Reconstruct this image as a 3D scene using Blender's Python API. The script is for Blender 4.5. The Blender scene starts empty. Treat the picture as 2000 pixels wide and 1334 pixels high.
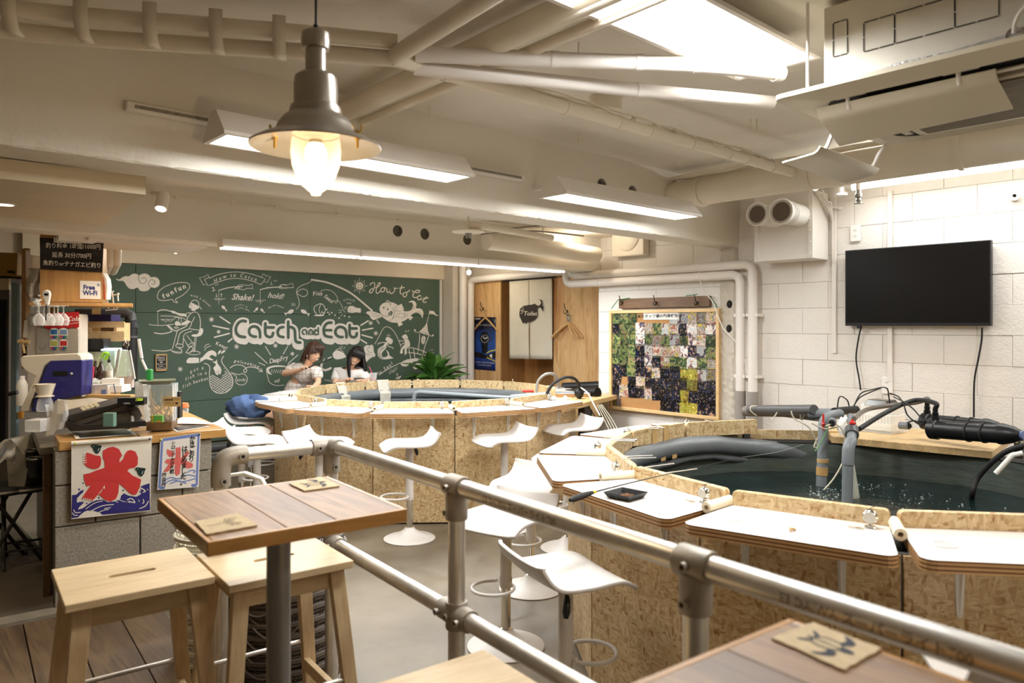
import bpy, math, random
from mathutils import Matrix, Vector
from mathutils.geometry import tessellate_polygon
random.seed(11)
sc = bpy.context.scene
COL = sc.collection
PI = math.pi
# ---------------------------------------------------------------- camera, world, exposure, lights
YAW = math.radians(42.3); F = 1440.0; EH = 1.465
SN, CS = math.sin(YAW), math.cos(YAW)
cam_d = bpy.data.cameras.new('camera'); cam = bpy.data.objects.new('camera', cam_d); COL.objects.link(cam)
cam.location = (0, 0, EH); cam.rotation_euler = (PI/2, 0, -YAW)
cam_d.sensor_width = 36; cam_d.lens = 36*F/2000; cam_d.shift_y = -31/2000; cam_d.clip_start = .05
cam_d.dof.use_dof = True; cam_d.dof.focus_distance = 4.6; cam_d.dof.aperture_fstop = 3.2
sc.camera = cam
sc.view_settings.view_transform = 'Standard'; sc.view_settings.look = 'None'
sc.view_settings.gamma = 1; sc.view_settings.use_curve_mapping = False
sc.view_settings.exposure = 0.12
sc.cycles.use_denoising = True
sc.cycles.max_bounces = 8; sc.cycles.diffuse_bounces = 6; sc.cycles.glossy_bounces = 3
sc.cycles.transmission_bounces = 6; sc.cycles.transparent_max_bounces = 8
sc.cycles.caustics_reflective = False; sc.cycles.caustics_refractive = False
sc.cycles.sample_clamp_indirect = 4
w = bpy.data.worlds.new('world'); sc.world = w; w.use_nodes = True
w.node_tree.nodes['Background'].inputs[0].default_value = (1, .9, .78, 1)
w.node_tree.nodes['Background'].inputs[1].default_value = .12

def area(name, loc, sx, sy, power, col, rx=0, ry=0, rz=0, spread=180):
    l = bpy.data.lights.new(name, 'AREA'); l.shape = 'RECTANGLE'; l.size = sx; l.size_y = sy
    l.energy = power; l.color = col; l.spread = math.radians(spread)
    o = bpy.data.objects.new(name, l); COL.objects.link(o); o.location = loc; o.rotation_euler = (rx, ry, rz)
    return o
COOL = (.94, .98, 1); WARM = (1, .86, .68)
ORD = ['topmost', 'second', 'third', 'fourth', 'fifth', 'sixth', 'seventh', 'eighth', 'ninth', 'tenth', 'eleventh', 'twelfth', 'thirteenth']
area('ceiling_batten_light', (2.15, 1.48, 2.488), 1.2, .3, 46, COOL)
area('beam_batten_light', (1.73, 2.98, 2.208), 1.22, .18, 17, COOL)
area('beam_batten_light', (3.70, 2.98, 2.208), 1.26, .18, 22, COOL)
area("line_light", (3.36, 4.72, 1.948), 3.1, .05, 90, COOL)
area('wall_tube_light', (5.24, 1.2, 2.412), .05, 2.2, 15, COOL)
area('unseen_fill_light', (2.2, -1.0, 2.5), 1.2, .3, 30, WARM)      # added fill for the foreground, behind the camera, no fitting built
area('wall_tube_light', (5.27, 1.2, 2.445), .04, 2.2, 9, COOL, ry=PI/2)   # the bare tube also shines sideways onto the fat duct
area('rear_fill_light', (3.4, 6.2, 2.32), 2.2, .2, 30, COOL)            # added fill to brighten the chalkboard wall, hidden by the rear beam
area('unseen_fill_light', (4.2, .2, 2.5), 1.2, .3, 30, COOL)  # second added fill, outside the view to the right

# ---------------------------------------------------------------- pixel -> place helpers (2000 x 1334 frame)
def Pd(px, py, d):
    r = (px-1000)/F*d
    return Vector((d*SN+r*CS, d*CS-r*SN, EH-(py-636)*d/F))
def Pz(px, py, z): return Pd(px, py, F*(EH-z)/(py-636))
def PX(px, py, X): return Pd(px, py, X/(SN+(px-1000)/F*CS))
def PY(px, py, Y): return Pd(px, py, Y/(CS-(px-1000)/F*SN))
# ---------------------------------------------------------------- colour and material helpers
def S(r, g, b):
    f = lambda c: (c/255/12.92 if c <= 10 else ((c/255+.055)/1.055)**2.4)
    return (f(r), f(g), f(b), 1)
def newmat(name):
    m = bpy.data.materials.new(name); m.use_nodes = True
    nt = m.node_tree; return m, nt, nt.nodes, nt.links, nt.nodes['Principled BSDF']
def coords(n, l, scale=(1, 1, 1), rot=(0, 0, 0), kind='Object'):
    tc = n.new('ShaderNodeTexCoord'); mp = n.new('ShaderNodeMapping')
    mp.inputs['Scale'].default_value = scale; mp.inputs['Rotation'].default_value = rot
    l.new(tc.outputs[kind], mp.inputs['Vector']); return mp.outputs[0]
def noise(n, l, vec, sc_, det=3, rough=.5, dist=0):
    t = n.new('ShaderNodeTexNoise'); t.inputs['Scale'].default_value = sc_; t.inputs['Detail'].default_value = det
    t.inputs['Roughness'].default_value = rough; t.inputs['Distortion'].default_value = dist
    if vec is not None: l.new(vec, t.inputs['Vector'])
    return t
def ramp(n, l, fac, stops, interp='LINEAR'):
    r = n.new('ShaderNodeValToRGB'); cr = r.color_ramp; cr.interpolation = interp
    while len(cr.elements) < len(stops): cr.elements.new(.5)
    for e, (p, c) in zip(cr.elements, stops): e.position = p; e.color = c
    l.new(fac, r.inputs[0]); return r.outputs[0]
def mixc(n, l, fac, a, b, mode='MIX'):
    m = n.new('ShaderNodeMix'); m.data_type = 'RGBA'; m.blend_type = mode
    for k, v in ((0, fac), (6, a), (7, b)):
        if hasattr(v, 'links') or hasattr(v, 'is_linked'): l.new(v, m.inputs[k])
        else: m.inputs[k].default_value = v
    return m.outputs[2]
def bump(n, l, b, h, st, dist=.01):
    bp = n.new('ShaderNodeBump'); bp.inputs['Strength'].default_value = st; bp.inputs['Distance'].default_value = dist
    l.new(h, bp.inputs['Height']); l.new(bp.outputs[0], b.inputs['Normal']); return bp
def shade(c, k): return (c[0]*k, c[1]*k, c[2]*k, 1)
def plain(name, col, rough=.5, metal=0, var=.06, vs=8, bmp=0, bs=60, spec=.5, coat=0, alpha=1, trans=0, ior=1.45):
    m, nt, n, l, b = newmat(name)
    v = coords(n, l); t = noise(n, l, v, vs, 4)
    l.new(ramp(n, l, t.outputs[0], [(.3, shade(col, 1-var)), (.7, shade(col, 1+var*.6))]), b.inputs['Base Color'])
    b.inputs['Roughness'].default_value = rough; b.inputs['Metallic'].default_value = metal
    b.inputs['Specular IOR Level'].default_value = spec; b.inputs['Coat Weight'].default_value = coat
    b.inputs['Alpha'].default_value = alpha; b.inputs['Transmission Weight'].default_value = trans; b.inputs['IOR'].default_value = ior
    if bmp: t2 = noise(n, l, v, bs, 4); bump(n, l, b, t2.outputs[0], bmp, .004)
    return m
def wood(name, c1, c2, axis=0, scale=1.0, rough=.45, knots=0, coat=0, dark=None, band=9):
    m, nt, n, l, b = newmat(name)
    s = [band*scale]*3; s[axis] = .9*scale
    oi = n.new('ShaderNodeObjectInfo'); v = coords(n, l, tuple(s))
    ad = n.new('ShaderNodeVectorMath'); ad.operation = 'ADD'; mu = n.new('ShaderNodeVectorMath'); mu.operation = 'SCALE'
    cx = n.new('ShaderNodeCombineXYZ'); [l.new(oi.outputs['Random'], cx.inputs[i]) for i in range(3)]
    l.new(cx.outputs[0], mu.inputs[0]); mu.inputs['Scale'].default_value = 37
    l.new(v, ad.inputs[0]); l.new(mu.outputs[0], ad.inputs[1]); v = ad.outputs[0]
    t = noise(n, l, v, 1.6, 5, .6, 1.2); t2 = noise(n, l, v, 9, 3, .6)
    base = ramp(n, l, t.outputs[0], [(.28, c1), (.5, c2), (.72, shade(c1, .92))])
    fine = ramp(n, l, t2.outputs[0], [(.3, (.8, .8, .8, 1)), (.65, (1.05, 1.05, 1.05, 1))])
    c = mixc(n, l, .6, base, fine, 'MULTIPLY')
    if dark:
        t3 = noise(n, l, v, .5, 2); c = mixc(n, l, ramp(n, l, t3.outputs[0], [(.5, (0, 0, 0, 1)), (.68, (.7, .7, .7, 1))]), c, dark)
    l.new(c, b.inputs['Base Color']); b.inputs['Roughness'].default_value = rough; b.inputs['Coat Weight'].default_value = coat
    b.inputs['Coat Roughness'].default_value = .25
    bump(n, l, b, t2.outputs[0], .15, .003)
    return m
def emit(name, col, st):
    m, nt, n, l, b = newmat(name)
    b.inputs['Base Color'].default_value = col; b.inputs['Emission Color'].default_value = col
    b.inputs['Emission Strength'].default_value = st; return m
def glassy(name, col=(1, 1, 1, 1), rough=.02, alpha=.22):
    # thin clear sheet or thin-walled ware: mostly see-through with a glossy skin
    m, nt, n, l, b = newmat(name)
    b.inputs['Base Color'].default_value = col; b.inputs['Roughness'].default_value = rough
    b.inputs['Specular IOR Level'].default_value = .9
    tr = n.new('ShaderNodeBsdfTransparent'); mx = n.new('ShaderNodeMixShader'); lw = n.new('ShaderNodeLayerWeight')
    lw.inputs['Blend'].default_value = .35
    ma = n.new('ShaderNodeMath'); ma.operation = 'MULTIPLY_ADD'; ma.inputs[1].default_value = .65; ma.inputs[2].default_value = alpha
    ma.use_clamp = True
    l.new(lw.outputs['Facing'], ma.inputs[0]); l.new(ma.outputs[0], mx.inputs[0])
    l.new(tr.outputs[0], mx.inputs[1]); l.new(b.outputs[0], mx.inputs[2])
    l.new(mx.outputs[0], n['Material Output'].inputs['Surface']); tr.inputs[0].default_value = (.97, .98, .97, 1)
    return m
# ---------------------------------------------------------------- mesh helpers
INV = {}
def _sub(v, k): return Vector(v)
class MB:
    def __init__(s, M=None): s.v = []; s.f = []; s.mi = []; s.M = M; s.cur = 0
    def add(s, vs, fs):
        o = len(s.v)
        s.v += [(s.M @ Vector(p)) if s.M else Vector(p) for p in vs]
        for f in fs: s.f.append([i+o for i in f]); s.mi.append(s.cur)
        return s
    def box(s, c, d, rz=0, M=None):
        x, y, z = d[0]/2, d[1]/2, d[2]/2
        R = (M or Matrix.Rotation(rz, 3, 'Z')); c = Vector(c)
        vs = [c+R@Vector((i*x, j*y, k*z)) for i in (-1, 1) for j in (-1, 1) for k in (-1, 1)]
        return s.add(vs, [(0, 1, 3, 2), (4, 6, 7, 5), (0, 4, 5, 1), (2, 3, 7, 6), (0, 2, 6, 4), (1, 5, 7, 3)])
    def bx(s, x0, x1, y0, y1, z0, z1): return s.box(((x0+x1)/2, (y0+y1)/2, (z0+z1)/2), (x1-x0, y1-y0, z1-z0))
    def tube(s, path, r, n=10, closed=False, caps=True):
        path = [Vector(p) for p in path]; N = len(path)
        rr = r if isinstance(r, (list, tuple)) else [r]*N
        vs = []; up = None
        for i in range(N):
            a = path[i-1] if (i or closed) else path[i]; b = path[(i+1) % N] if (i < N-1 or closed) else path[i]
            t = (b-a).normalized()
            if up is None: up = t.orthogonal().normalized()
            else:
                up = (up - t*up.dot(t))
                up = up.normalized() if up.length > 1e-5 else t.orthogonal().normalized()
            q = t.cross(up)
            for k in range(n):
                an = 2*PI*k/n; vs.append(path[i]+(up*math.cos(an)+q*math.sin(an))*rr[i])
        fs = []
        for i in range(N if closed else N-1):
            j = (i+1) % N
            for k in range(n):
                k2 = (k+1) % n; fs.append((i*n+k, i*n+k2, j*n+k2, j*n+k))
        if caps and not closed: fs += [tuple(range(n))[::-1], tuple((N-1)*n+k for k in range(n))]
        return s.add(vs, fs)
    def cyl(s, a, b, r, r2=None, n=16, caps=True): return s.tube([a, b], [r, r if r2 is None else r2], n, False, caps)
    def lathe(s, prof, c=(0, 0, 0), n=24, M=None):
        vs = []; fs = []; c = Vector(c); M = M or Matrix.Identity(3)
        for (r, z) in prof:
            for k in range(n):
                a = 2*PI*k/n; vs.append(c+M@Vector((max(r, 1e-4)*math.cos(a), max(r, 1e-4)*math.sin(a), z)))
        for i in range(len(prof)-1):
            for k in range(n): k2 = (k+1) % n; fs.append((i*n+k, i*n+k2, (i+1)*n+k2, (i+1)*n+k))
        return s.add(vs, fs)
    def ball(s, c, r, n=12, sz=1, M=None):
        r3 = r if isinstance(r, (tuple, list)) else (r, r, r*sz)
        c = Vector(c); vs = []; fs = []; m = n//2; M = M or Matrix.Identity(3)
        for i in range(m+1):
            ph = PI*i/m
            for k in range(n):
                a = 2*PI*k/n
                vs.append(c+M@Vector((r3[0]*math.sin(ph)*math.cos(a), r3[1]*math.sin(ph)*math.sin(a), r3[2]*math.cos(ph))))
        for i in range(m):
            for k in range(n): k2 = (k+1) % n; fs.append((i*n+k, (i+1)*n+k, (i+1)*n+k2, i*n+k2))
        return s.add(vs, fs)
    def prism(s, poly, z0, z1, M=None, side=None, top=None):
        n = len(poly); f = (lambda p: M@Vector(p)) if M else Vector
        vs = [f((x, y, z0)) for x, y in poly]+[f((x, y, z1)) for x, y in poly]
        c = s.cur
        s.add(vs, []) ; o = len(s.v)-2*n
        for t in tessellate_polygon([[Vector((x, y, 0)) for x, y in poly]]):
            s.f.append([o+n+i for i in t]); s.mi.append(c if top is None else top)
            s.f.append([o+i for i in t][::-1]); s.mi.append(c)
        for i in range(n): j = (i+1) % n; s.f.append([o+i, o+j, o+n+j, o+n+i]); s.mi.append(c if side is None else side)
        return s
    def grid(s, fn, nu, nv, two=0):
        vs = [fn(i/nu, j/nv) for i in range(nu+1) for j in range(nv+1)]
        fs = [(i*(nv+1)+j, (i+1)*(nv+1)+j, (i+1)*(nv+1)+j+1, i*(nv+1)+j+1) for i in range(nu) for j in range(nv)]
        return s.add(vs, fs)
    def build(s, name, mat, parent=None, smooth=True, bevel=0, solid=0, sub=0, kind=None, seg=2):
        inv = INV.get(parent.name) if parent else None
        me = bpy.data.meshes.new(name)
        me.from_pydata([tuple(inv@p) if inv else tuple(p) for p in s.v], [], s.f)
        for m in (mat if isinstance(mat, (list, tuple)) else [mat]): me.materials.append(m)
        me.polygons.foreach_set('material_index', s.mi)
        import bmesh
        bm = bmesh.new(); bm.from_mesh(me); bmesh.ops.recalc_face_normals(bm, faces=bm.faces); bm.to_mesh(me); bm.free()
        if smooth:
            me.polygons.foreach_set('use_smooth', [True]*len(me.polygons))
            try: me.set_sharp_from_angle(angle=math.radians(38))
            except Exception: pass
        o = bpy.data.objects.new(name, me); COL.objects.link(o)
        if parent: o.parent = parent; INV[o.name] = INV.get(parent.name, Matrix.Identity(4))
        else: INV[o.name] = Matrix.Identity(4)
        if solid: md = o.modifiers.new('solid', 'SOLIDIFY'); md.thickness = solid; md.offset = 0
        if bevel: md = o.modifiers.new('bevel', 'BEVEL'); md.width = bevel; md.segments = seg; md.limit_method = 'ANGLE'; md.angle_limit = math.radians(40)
        if sub: md = o.modifiers.new('sub', 'SUBSURF'); md.levels = sub; md.render_levels = sub
        if kind: o['kind'] = kind
        return o
def thing(name, label, cat, loc=(0, 0, 0), rz=0, group=None):
    o = bpy.data.objects.new(name, None); COL.objects.link(o); o.empty_display_size = .05
    o.location = loc; o.rotation_euler = (0, 0, rz); o['label'] = label; o['category'] = cat
    if group: o['group'] = group
    INV[o.name] = (Matrix.Translation(Vector(loc))@Matrix.Rotation(rz, 4, 'Z')).inverted()
    return o
def tag(o, label, cat, group=None, kind=None):
    o['label'] = label; o['category'] = cat
    if group: o['group'] = group
    if kind: o['kind'] = kind
    return o
def kids(o): return [c for c in bpy.data.objects if c.parent == o]
def dup(root, loc, rz=0, label=None, group=None, scale=None, _k=None):
    r = root.copy(); COL.objects.link(r); r.location = loc; r.rotation_euler = (0, 0, rz)
    INV[r.name] = (Matrix.Translation(Vector(loc))@Matrix.Rotation(rz, 4, 'Z')).inverted()
    if scale: r.scale = scale
    if label: r['label'] = label
    if group: r['group'] = group
    for ch in root.children:
        c = ch.copy(); COL.objects.link(c); c.parent = r
        for g in ch.children: d = g.copy(); COL.objects.link(d); d.parent = c
    return r
def arc(c, r, a0, a1, n, f=None):
    return [(c[0]+r*math.cos(a0+(a1-a0)*i/n), c[1]+r*math.sin(a0+(a1-a0)*i/n)) for i in range(n+1)]
def rrect(w, h, r, n=4, cx=0, cy=0):
    p = []
    for (sx, sy, a) in ((1, 1, 0), (-1, 1, PI/2), (-1, -1, PI), (1, -1, 1.5*PI)):
        p += arc((cx+sx*(w/2-r), cy+sy*(h/2-r)), r, a, a+PI/2, n)
    return p
def smooth(pts, k=5, closed=False):
    pts = [Vector(p) for p in pts]; N = len(pts); out = []
    if N < 3: return pts
    for i in range(N if closed else N-1):
        p0 = pts[i-1] if (i or closed) else pts[0]; p1 = pts[i]; p2 = pts[(i+1) % N]; p3 = pts[(i+2) % N] if (i+2 < N or closed) else pts[-1]
        for j in range(k):
            t = j/k
            out.append(.5*((2*p1)+(p2-p0)*t+(2*p0-5*p1+4*p2-p3)*t*t+(3*p1-p0-3*p2+p3)*t**3))
    if not closed: out.append(pts[-1])
    return out
# ---------------------------------------------------------------- flat print: strokes, shapes and lettering laid on a surface
_txt = {}
def textmesh(s_, off=0, shear=0):
    k = (s_, off, shear)
    if k not in _txt:
        c = bpy.data.curves.new('t', 'FONT'); c.body = s_; c.size = 1; c.offset = off; c.shear = shear; c.resolution_u = 2
        c.align_x = 'CENTER'; c.align_y = 'CENTER'
        o = bpy.data.objects.new('t', c); COL.objects.link(o)
        me = bpy.data.meshes.new_from_object(o.evaluated_get(bpy.context.evaluated_depsgraph_get()))
        _txt[k] = ([(v.co.x, v.co.y) for v in me.vertices], [tuple(p.vertices) for p in me.polygons])
        bpy.data.objects.remove(o); bpy.data.curves.remove(c); bpy.data.meshes.remove(me)
    return _txt[k]
class Ink:
    """collects 2D shapes; mp(x, y, layer) gives their place on the surface"""
    def __init__(s, mp): s.mp = mp; s.b = MB(); s.n = 0
    def _a(s, pts, fs, L): s.n += 1; L = L+s.n*.03; s.b.add([s.mp(p[0], p[1], L) for p in pts], fs); return s
    def poly(s, pts, L=0, sm=0):
        if sm: pts = [(p.x, p.y) for p in smooth([(x, y, 0) for x, y in pts], sm, True)]
        return s._a(pts, tessellate_polygon([[Vector((x, y, 0)) for x, y in pts]]), L)
    def dot(s, x, y, r, L=0, ry=None, n=10): return s._a(arc((0, 0), 1, 0, 2*PI*(n-1)/n, n-1) and [(x+r*math.cos(2*PI*i/n), y+(ry or r)*math.sin(2*PI*i/n)) for i in range(n)], [tuple(range(n))], L)
    def line(s, pts, w=1.5, L=0, k=4, closed=False, cap=None):
        p = [Vector((q[0], q[1], 0)) for q in pts]
        if k > 1 and len(p) > 2: p = smooth(p, k, closed)
        n = len(p); vs = []
        for i in range(n):
            a = p[i-1] if (i or closed) else p[i]; b = p[(i+1) % n] if (i < n-1 or closed) else p[i]
            t = (b-a); t = t.normalized() if t.length > 1e-6 else Vector((1, 0, 0)); q = Vector((-t.y, t.x, 0))*w/2
            vs += [(p[i]+q)[:2], (p[i]-q)[:2]]
        fs = [(2*i, 2*i+1, (2*i+3) % (2*n), (2*i+2) % (2*n)) for i in range(n if closed else n-1)]
        s._a(vs, fs, L)
        if (cap if cap is not None else w > 3) and not closed:
            for q in (p[0], p[-1]): s.dot(q.x, q.y, w/2, L, n=12)
        return s
    def text(s, t, x, y, size, rot=0, off=.0, shear=0, L=0, sx=1, flip=-1):
        vs, fs = textmesh(t, off, shear); c, q = math.cos(rot), math.sin(rot)
        return s._a([(x+size*(a*sx*c-flip*b*q), y+size*(a*sx*q+flip*b*c)) for a, b in vs], fs, L)
    def along(s, t, pts, size, off=0, shear=0, L=0, flip=-1, sx=1):
        p = smooth([(a, b, 0) for a, b in pts], 12); d = [0]
        for i in range(1, len(p)): d.append(d[-1]+(p[i]-p[i-1]).length)
        adv = []
        for ch in t:
            if ch == ' ': adv.append(.35)
            else:
                v, _ = textmesh(ch, off, shear); xs = [q[0] for q in v] or [0]; adv.append(max(xs)-min(xs)+.09)
        k = d[-1]/sum(adv); u = 0
        for ch, a in zip(t, adv):
            m = (u+a/2)*k; u += a; i = max(1, next((j for j in range(len(d)) if d[j] >= m), len(d)-1))
            f_ = (m-d[i-1])/max(d[i]-d[i-1], 1e-6); q = p[i-1].lerp(p[i], f_); t_ = p[i]-p[i-1]
            if ch != ' ':
                s.text(ch, q.x, q.y, size, math.atan2(t_.y, t_.x), off, shear, L, sx, flip)
        return s
    def build(s, name, mat, parent=None, label=None):
        o = s.b.build(name, mat, parent, smooth=False)
        if label: o['label'] = label
        return o
# ---------------------------------------------------------------- materials
WHITE = S(226, 221, 211)
m_ceil = None
def painted(name, col, bs=6, st=.5, spots=True, rough=.6, warm=.05):
    m, nt, n, l, b = newmat(name)
    v = coords(n, l); a = noise(n, l, v, 1.3, 5, .6); d = noise(n, l, v, bs*6, 6, .65); e = noise(n, l, v, bs, 5, .7)
    c = ramp(n, l, a.outputs[0], [(.3, shade(col, .93)), (.7, col)])
    if spots:
        q = noise(n, l, v, 14, 6, .8); c = mixc(n, l, ramp(n, l, q.outputs[0], [(.28, (.6, .6, .6, 1)), (.31, (0, 0, 0, 1))]), c, S(90, 78, 62))
    l.new(c, b.inputs['Base Color']); b.inputs['Roughness'].default_value = rough
    h = n.new('ShaderNodeMath'); h.operation = 'ADD'; l.new(d.outputs[0], h.inputs[0]); l.new(e.outputs[0], h.inputs[1])
    bump(n, l, b, h.outputs[0], st, .008); return m
m_ceil = painted('painted_concrete', S(226, 219, 206), 5, .45)
m_block = painted('painted_block', S(234, 228, 220), 12, .55, rough=.55)
m_mortar = painted('painted_mortar', S(222, 213, 200), 20, .6, spots=False)
m_white = plain('white_paint', S(228, 222, 214), .4, var=.04, vs=5)
m_pipe = plain('white_pipe', S(226, 219, 212), .38, var=.03, vs=3, bmp=.12, bs=25)
m_pipec = plain('cream_pipe', S(224, 214, 196), .45, var=.05, vs=4, bmp=.2, bs=30)
m_gap = plain('dark_gap', S(22, 18, 14), .8)
m_black = plain('black_plastic', S(22, 22, 23), .35)
m_blackm = plain('black_matte', S(30, 29, 28), .6)
m_chrome = plain('chrome', S(225, 222, 216), .12, 1, var=.02)
m_steel = plain('galvanised_pipe', S(218, 214, 207), .36, .8, var=.13, vs=14, bmp=.05, bs=120)
m_cast = plain('cast_fitting', S(168, 160, 149), .5, .45, var=.06, bmp=.15, bs=150)
m_stain = plain('stainless', S(150, 146, 138), .35, .9, var=.1, vs=5)
m_grey = plain('grey_pvc', S(122, 127, 130), .38, var=.05, vs=6)
m_greyd = plain('dark_grey_pvc', S(84, 84, 84), .42, var=.07, vs=6)
m_red = plain('red_plastic', S(200, 48, 40), .35)
m_seat = plain('white_seat', S(215, 209, 203), .42, var=.02)
m_wht = plain('white_plastic', S(235, 232, 226), .35, var=.02)
m_ply = wood('plywood_sheet', S(196, 144, 84), S(232, 192, 138), axis=2, scale=.9, rough=.5, dark=S(176, 116, 60), band=7)
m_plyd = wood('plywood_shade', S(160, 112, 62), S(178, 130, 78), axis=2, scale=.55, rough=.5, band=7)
m_birch = wood('birch', S(206, 176, 132), S(222, 196, 154), axis=0, scale=1.2, rough=.4, band=8)
m_birchv = wood('birch_upright', S(200, 168, 124), S(216, 188, 146), axis=2, scale=1.2, rough=.4, band=8)
m_table = wood('old_board', S(132, 96, 62), S(164, 124, 86), axis=0, scale=1.1, rough=.24, dark=S(104, 74, 48), coat=.55, band=12)
m_tabedge = wood('table_edge', S(170, 120, 58), S(188, 138, 72), axis=0, scale=1.0, rough=.35, coat=.2, band=10)
m_count = wood('counter_wood', S(176, 128, 66), S(196, 148, 86), axis=0, scale=1.0, rough=.32, coat=.2, band=8)
m_plank = wood('floor_plank_wood', S(74, 58, 42), S(108, 86, 62), axis=1, scale=.9, rough=.5, dark=S(62, 48, 36), coat=.05, band=14)
m_pine = wood('pine', S(206, 168, 112), S(226, 192, 140), axis=0, scale=1, rough=.45, band=8)
m_hang = wood('hanger_wood', S(206, 160, 98), S(220, 178, 118), axis=2, scale=1, band=10)
m_brown = wood('brown_rail', S(92, 64, 38), S(116, 84, 52), axis=1, scale=1, rough=.5, band=9)
def osb():
    m, nt, n, l, b = newmat('osb')
    outs = []
    v0 = coords(n, l, (1, 1, 1)); wob = noise(n, l, v0, 9, 2)
    for (s1, rot, seed) in (((40, 40, 130), (.35, .2, .4), 0), ((100, 100, 36), (.2, .5, .3), 3)):
        tc = coords(n, l, s1, rot)
        ad = n.new('ShaderNodeVectorMath'); ad.operation = 'ADD'; sc2 = n.new('ShaderNodeVectorMath'); sc2.operation = 'SCALE'; sc2.inputs['Scale'].default_value = 3.5
        l.new(wob.outputs['Color'], sc2.inputs[0]); l.new(tc, ad.inputs[0]); l.new(sc2.outputs[0], ad.inputs[1])
        vo = n.new('ShaderNodeTexVoronoi'); vo.inputs['Scale'].default_value = 1; l.new(ad.outputs[0], vo.inputs['Vector'])
        sp = n.new('ShaderNodeSeparateColor'); l.new(vo.outputs['Color'], sp.inputs[0])
        outs.append((sp.outputs[0], sp.outputs[1]))
    pick = ramp(n, l, noise(n, l, v0, 26, 2).outputs[0], [(.46, (0, 0, 0, 1)), (.54, (1, 1, 1, 1))])
    stops = [(0, S(160, 116, 68)), (.06, S(184, 150, 104)), (.3, S(200, 170, 124)), (.6, S(212, 186, 140)), (1, S(226, 204, 162))]
    c = mixc(n, l, pick, ramp(n, l, outs[0][0], stops), ramp(n, l, outs[1][0], stops))
    q = noise(n, l, coords(n, l, (70, 70, 150), (.3, .4, 0)), 1, 3, .7)
    c = mixc(n, l, ramp(n, l, q.outputs[0], [(.32, (.85, .85, .85, 1)), (.37, (0, 0, 0, 1))]), c, S(104, 70, 38))
    l.new(c, b.inputs['Base Color']); b.inputs['Roughness'].default_value = .5
    bump(n, l, b, outs[0][1], .2, .003); return m
m_osb = osb()
def laminate_edge():
    m, nt, n, l, b = newmat('plywood_edge')
    v = coords(n, l); sp = n.new('ShaderNodeSeparateXYZ'); l.new(v, sp.inputs[0])
    mu = n.new('ShaderNodeMath'); mu.operation = 'MULTIPLY'; mu.inputs[1].default_value = 85; l.new(sp.outputs[2], mu.inputs[0])
    fr = n.new('ShaderNodeMath'); fr.operation = 'FRACT'; l.new(mu.outputs[0], fr.inputs[0])
    c = ramp(n, l, fr.outputs[0], [(0, S(196, 156, 104)), (.5, S(200, 160, 110)), (.56, S(112, 72, 44)), (.92, S(120, 78, 48)), (1, S(196, 156, 104))])
    t = noise(n, l, v, 30, 3); c = mixc(n, l, .35, c, ramp(n, l, t.outputs[0], [(.3, (.7, .7, .7, 1)), (.7, (1, 1, 1, 1))]), 'MULTIPLY')
    l.new(c, b.inputs['Base Color']); b.inputs['Roughness'].default_value = .45; return m
m_edge = laminate_edge()
m_desk = plain('white_laminate', S(224, 217, 210), .35, var=.025, vs=12)
# ---------------------------------------------------------------- the setting
def concrete():
    m, nt, n, l, b = newmat('floor_concrete')
    v = coords(n, l); a = noise(n, l, v, .9, 6, .65, .6); d = noise(n, l, v, 30, 5, .7); e = noise(n, l, v, 5, 6, .7)
    c = ramp(n, l, a.outputs[0], [(.25, S(92, 82, 67)), (.5, S(120, 108, 90)), (.75, S(140, 127, 108))])
    c = mixc(n, l, .5, c, ramp(n, l, e.outputs[0], [(.3, (.72, .72, .72, 1)), (.6, (1, 1, 1, 1))]), 'MULTIPLY')
    l.new(c, b.inputs['Base Color']); r = ramp(n, l, e.outputs[0], [(.3, (.34, .34, .34, 1)), (.7, (.6, .6, .6, 1))]); l.new(r, b.inputs['Roughness'])
    bump(n, l, b, d.outputs[0], .12, .003); return m
fl = MB().bx(-3, 6.8, -2.6, 8.1, -.12, 0).build('floor', concrete(), smooth=False, kind='structure')
FWY = 7.85
b = MB(); b.bx(-3, 6.8, FWY+.05, FWY+.25, 0, 2.4)
b.build('wall_back', painted('back_wall_paint', S(216, 202, 180), 8, .4), smooth=False, kind='structure')
MB().bx(-3.15, -3, -2.6, 8.1, 0, 2.7).build('wall_left', m_ceil, smooth=False, kind='structure')
MB().bx(-3, 5.7, -2.75, -2.6, 0, 2.7).build('wall_front', m_ceil, smooth=False, kind='structure')
def slabmat():
    m = painted('ceiling_paint', S(228, 221, 208), 4, .35)
    nt = m.node_tree; n, l = nt.nodes, nt.links; b = n['Principled BSDF']
    br = n.new('ShaderNodeTexBrick'); br.offset = 0; br.inputs['Scale'].default_value = 1; br.inputs['Mortar Size'].default_value = .004
    br.inputs['Brick Width'].default_value = 1.8; br.inputs['Row Height'].default_value = .9; br.inputs['Mortar Smooth'].default_value = .3
    l.new(coords(n, l), br.inputs['Vector']); bp = n.new('ShaderNodeBump'); bp.inputs['Distance'].default_value = .006; bp.inputs['Strength'].default_value = .5
    l.new(br.outputs['Fac'], bp.inputs['Height']); bp.invert = True
    old = b.inputs['Normal'].links[0].from_socket; l.new(old, bp.inputs['Normal']); l.new(bp.outputs[0], b.inputs['Normal']); return m
c = MB(); c.bx(-3, 5.7, -2.6, 3.3, 2.62, 2.75); c.bx(-3, 6.8, 3.4, 4.85, 2.33, 2.5); c.bx(-3, 6.8, 5.0, 8.1, 2.33, 2.5)
c.build('ceiling', slabmat(), smooth=False, kind='structure')
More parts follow.
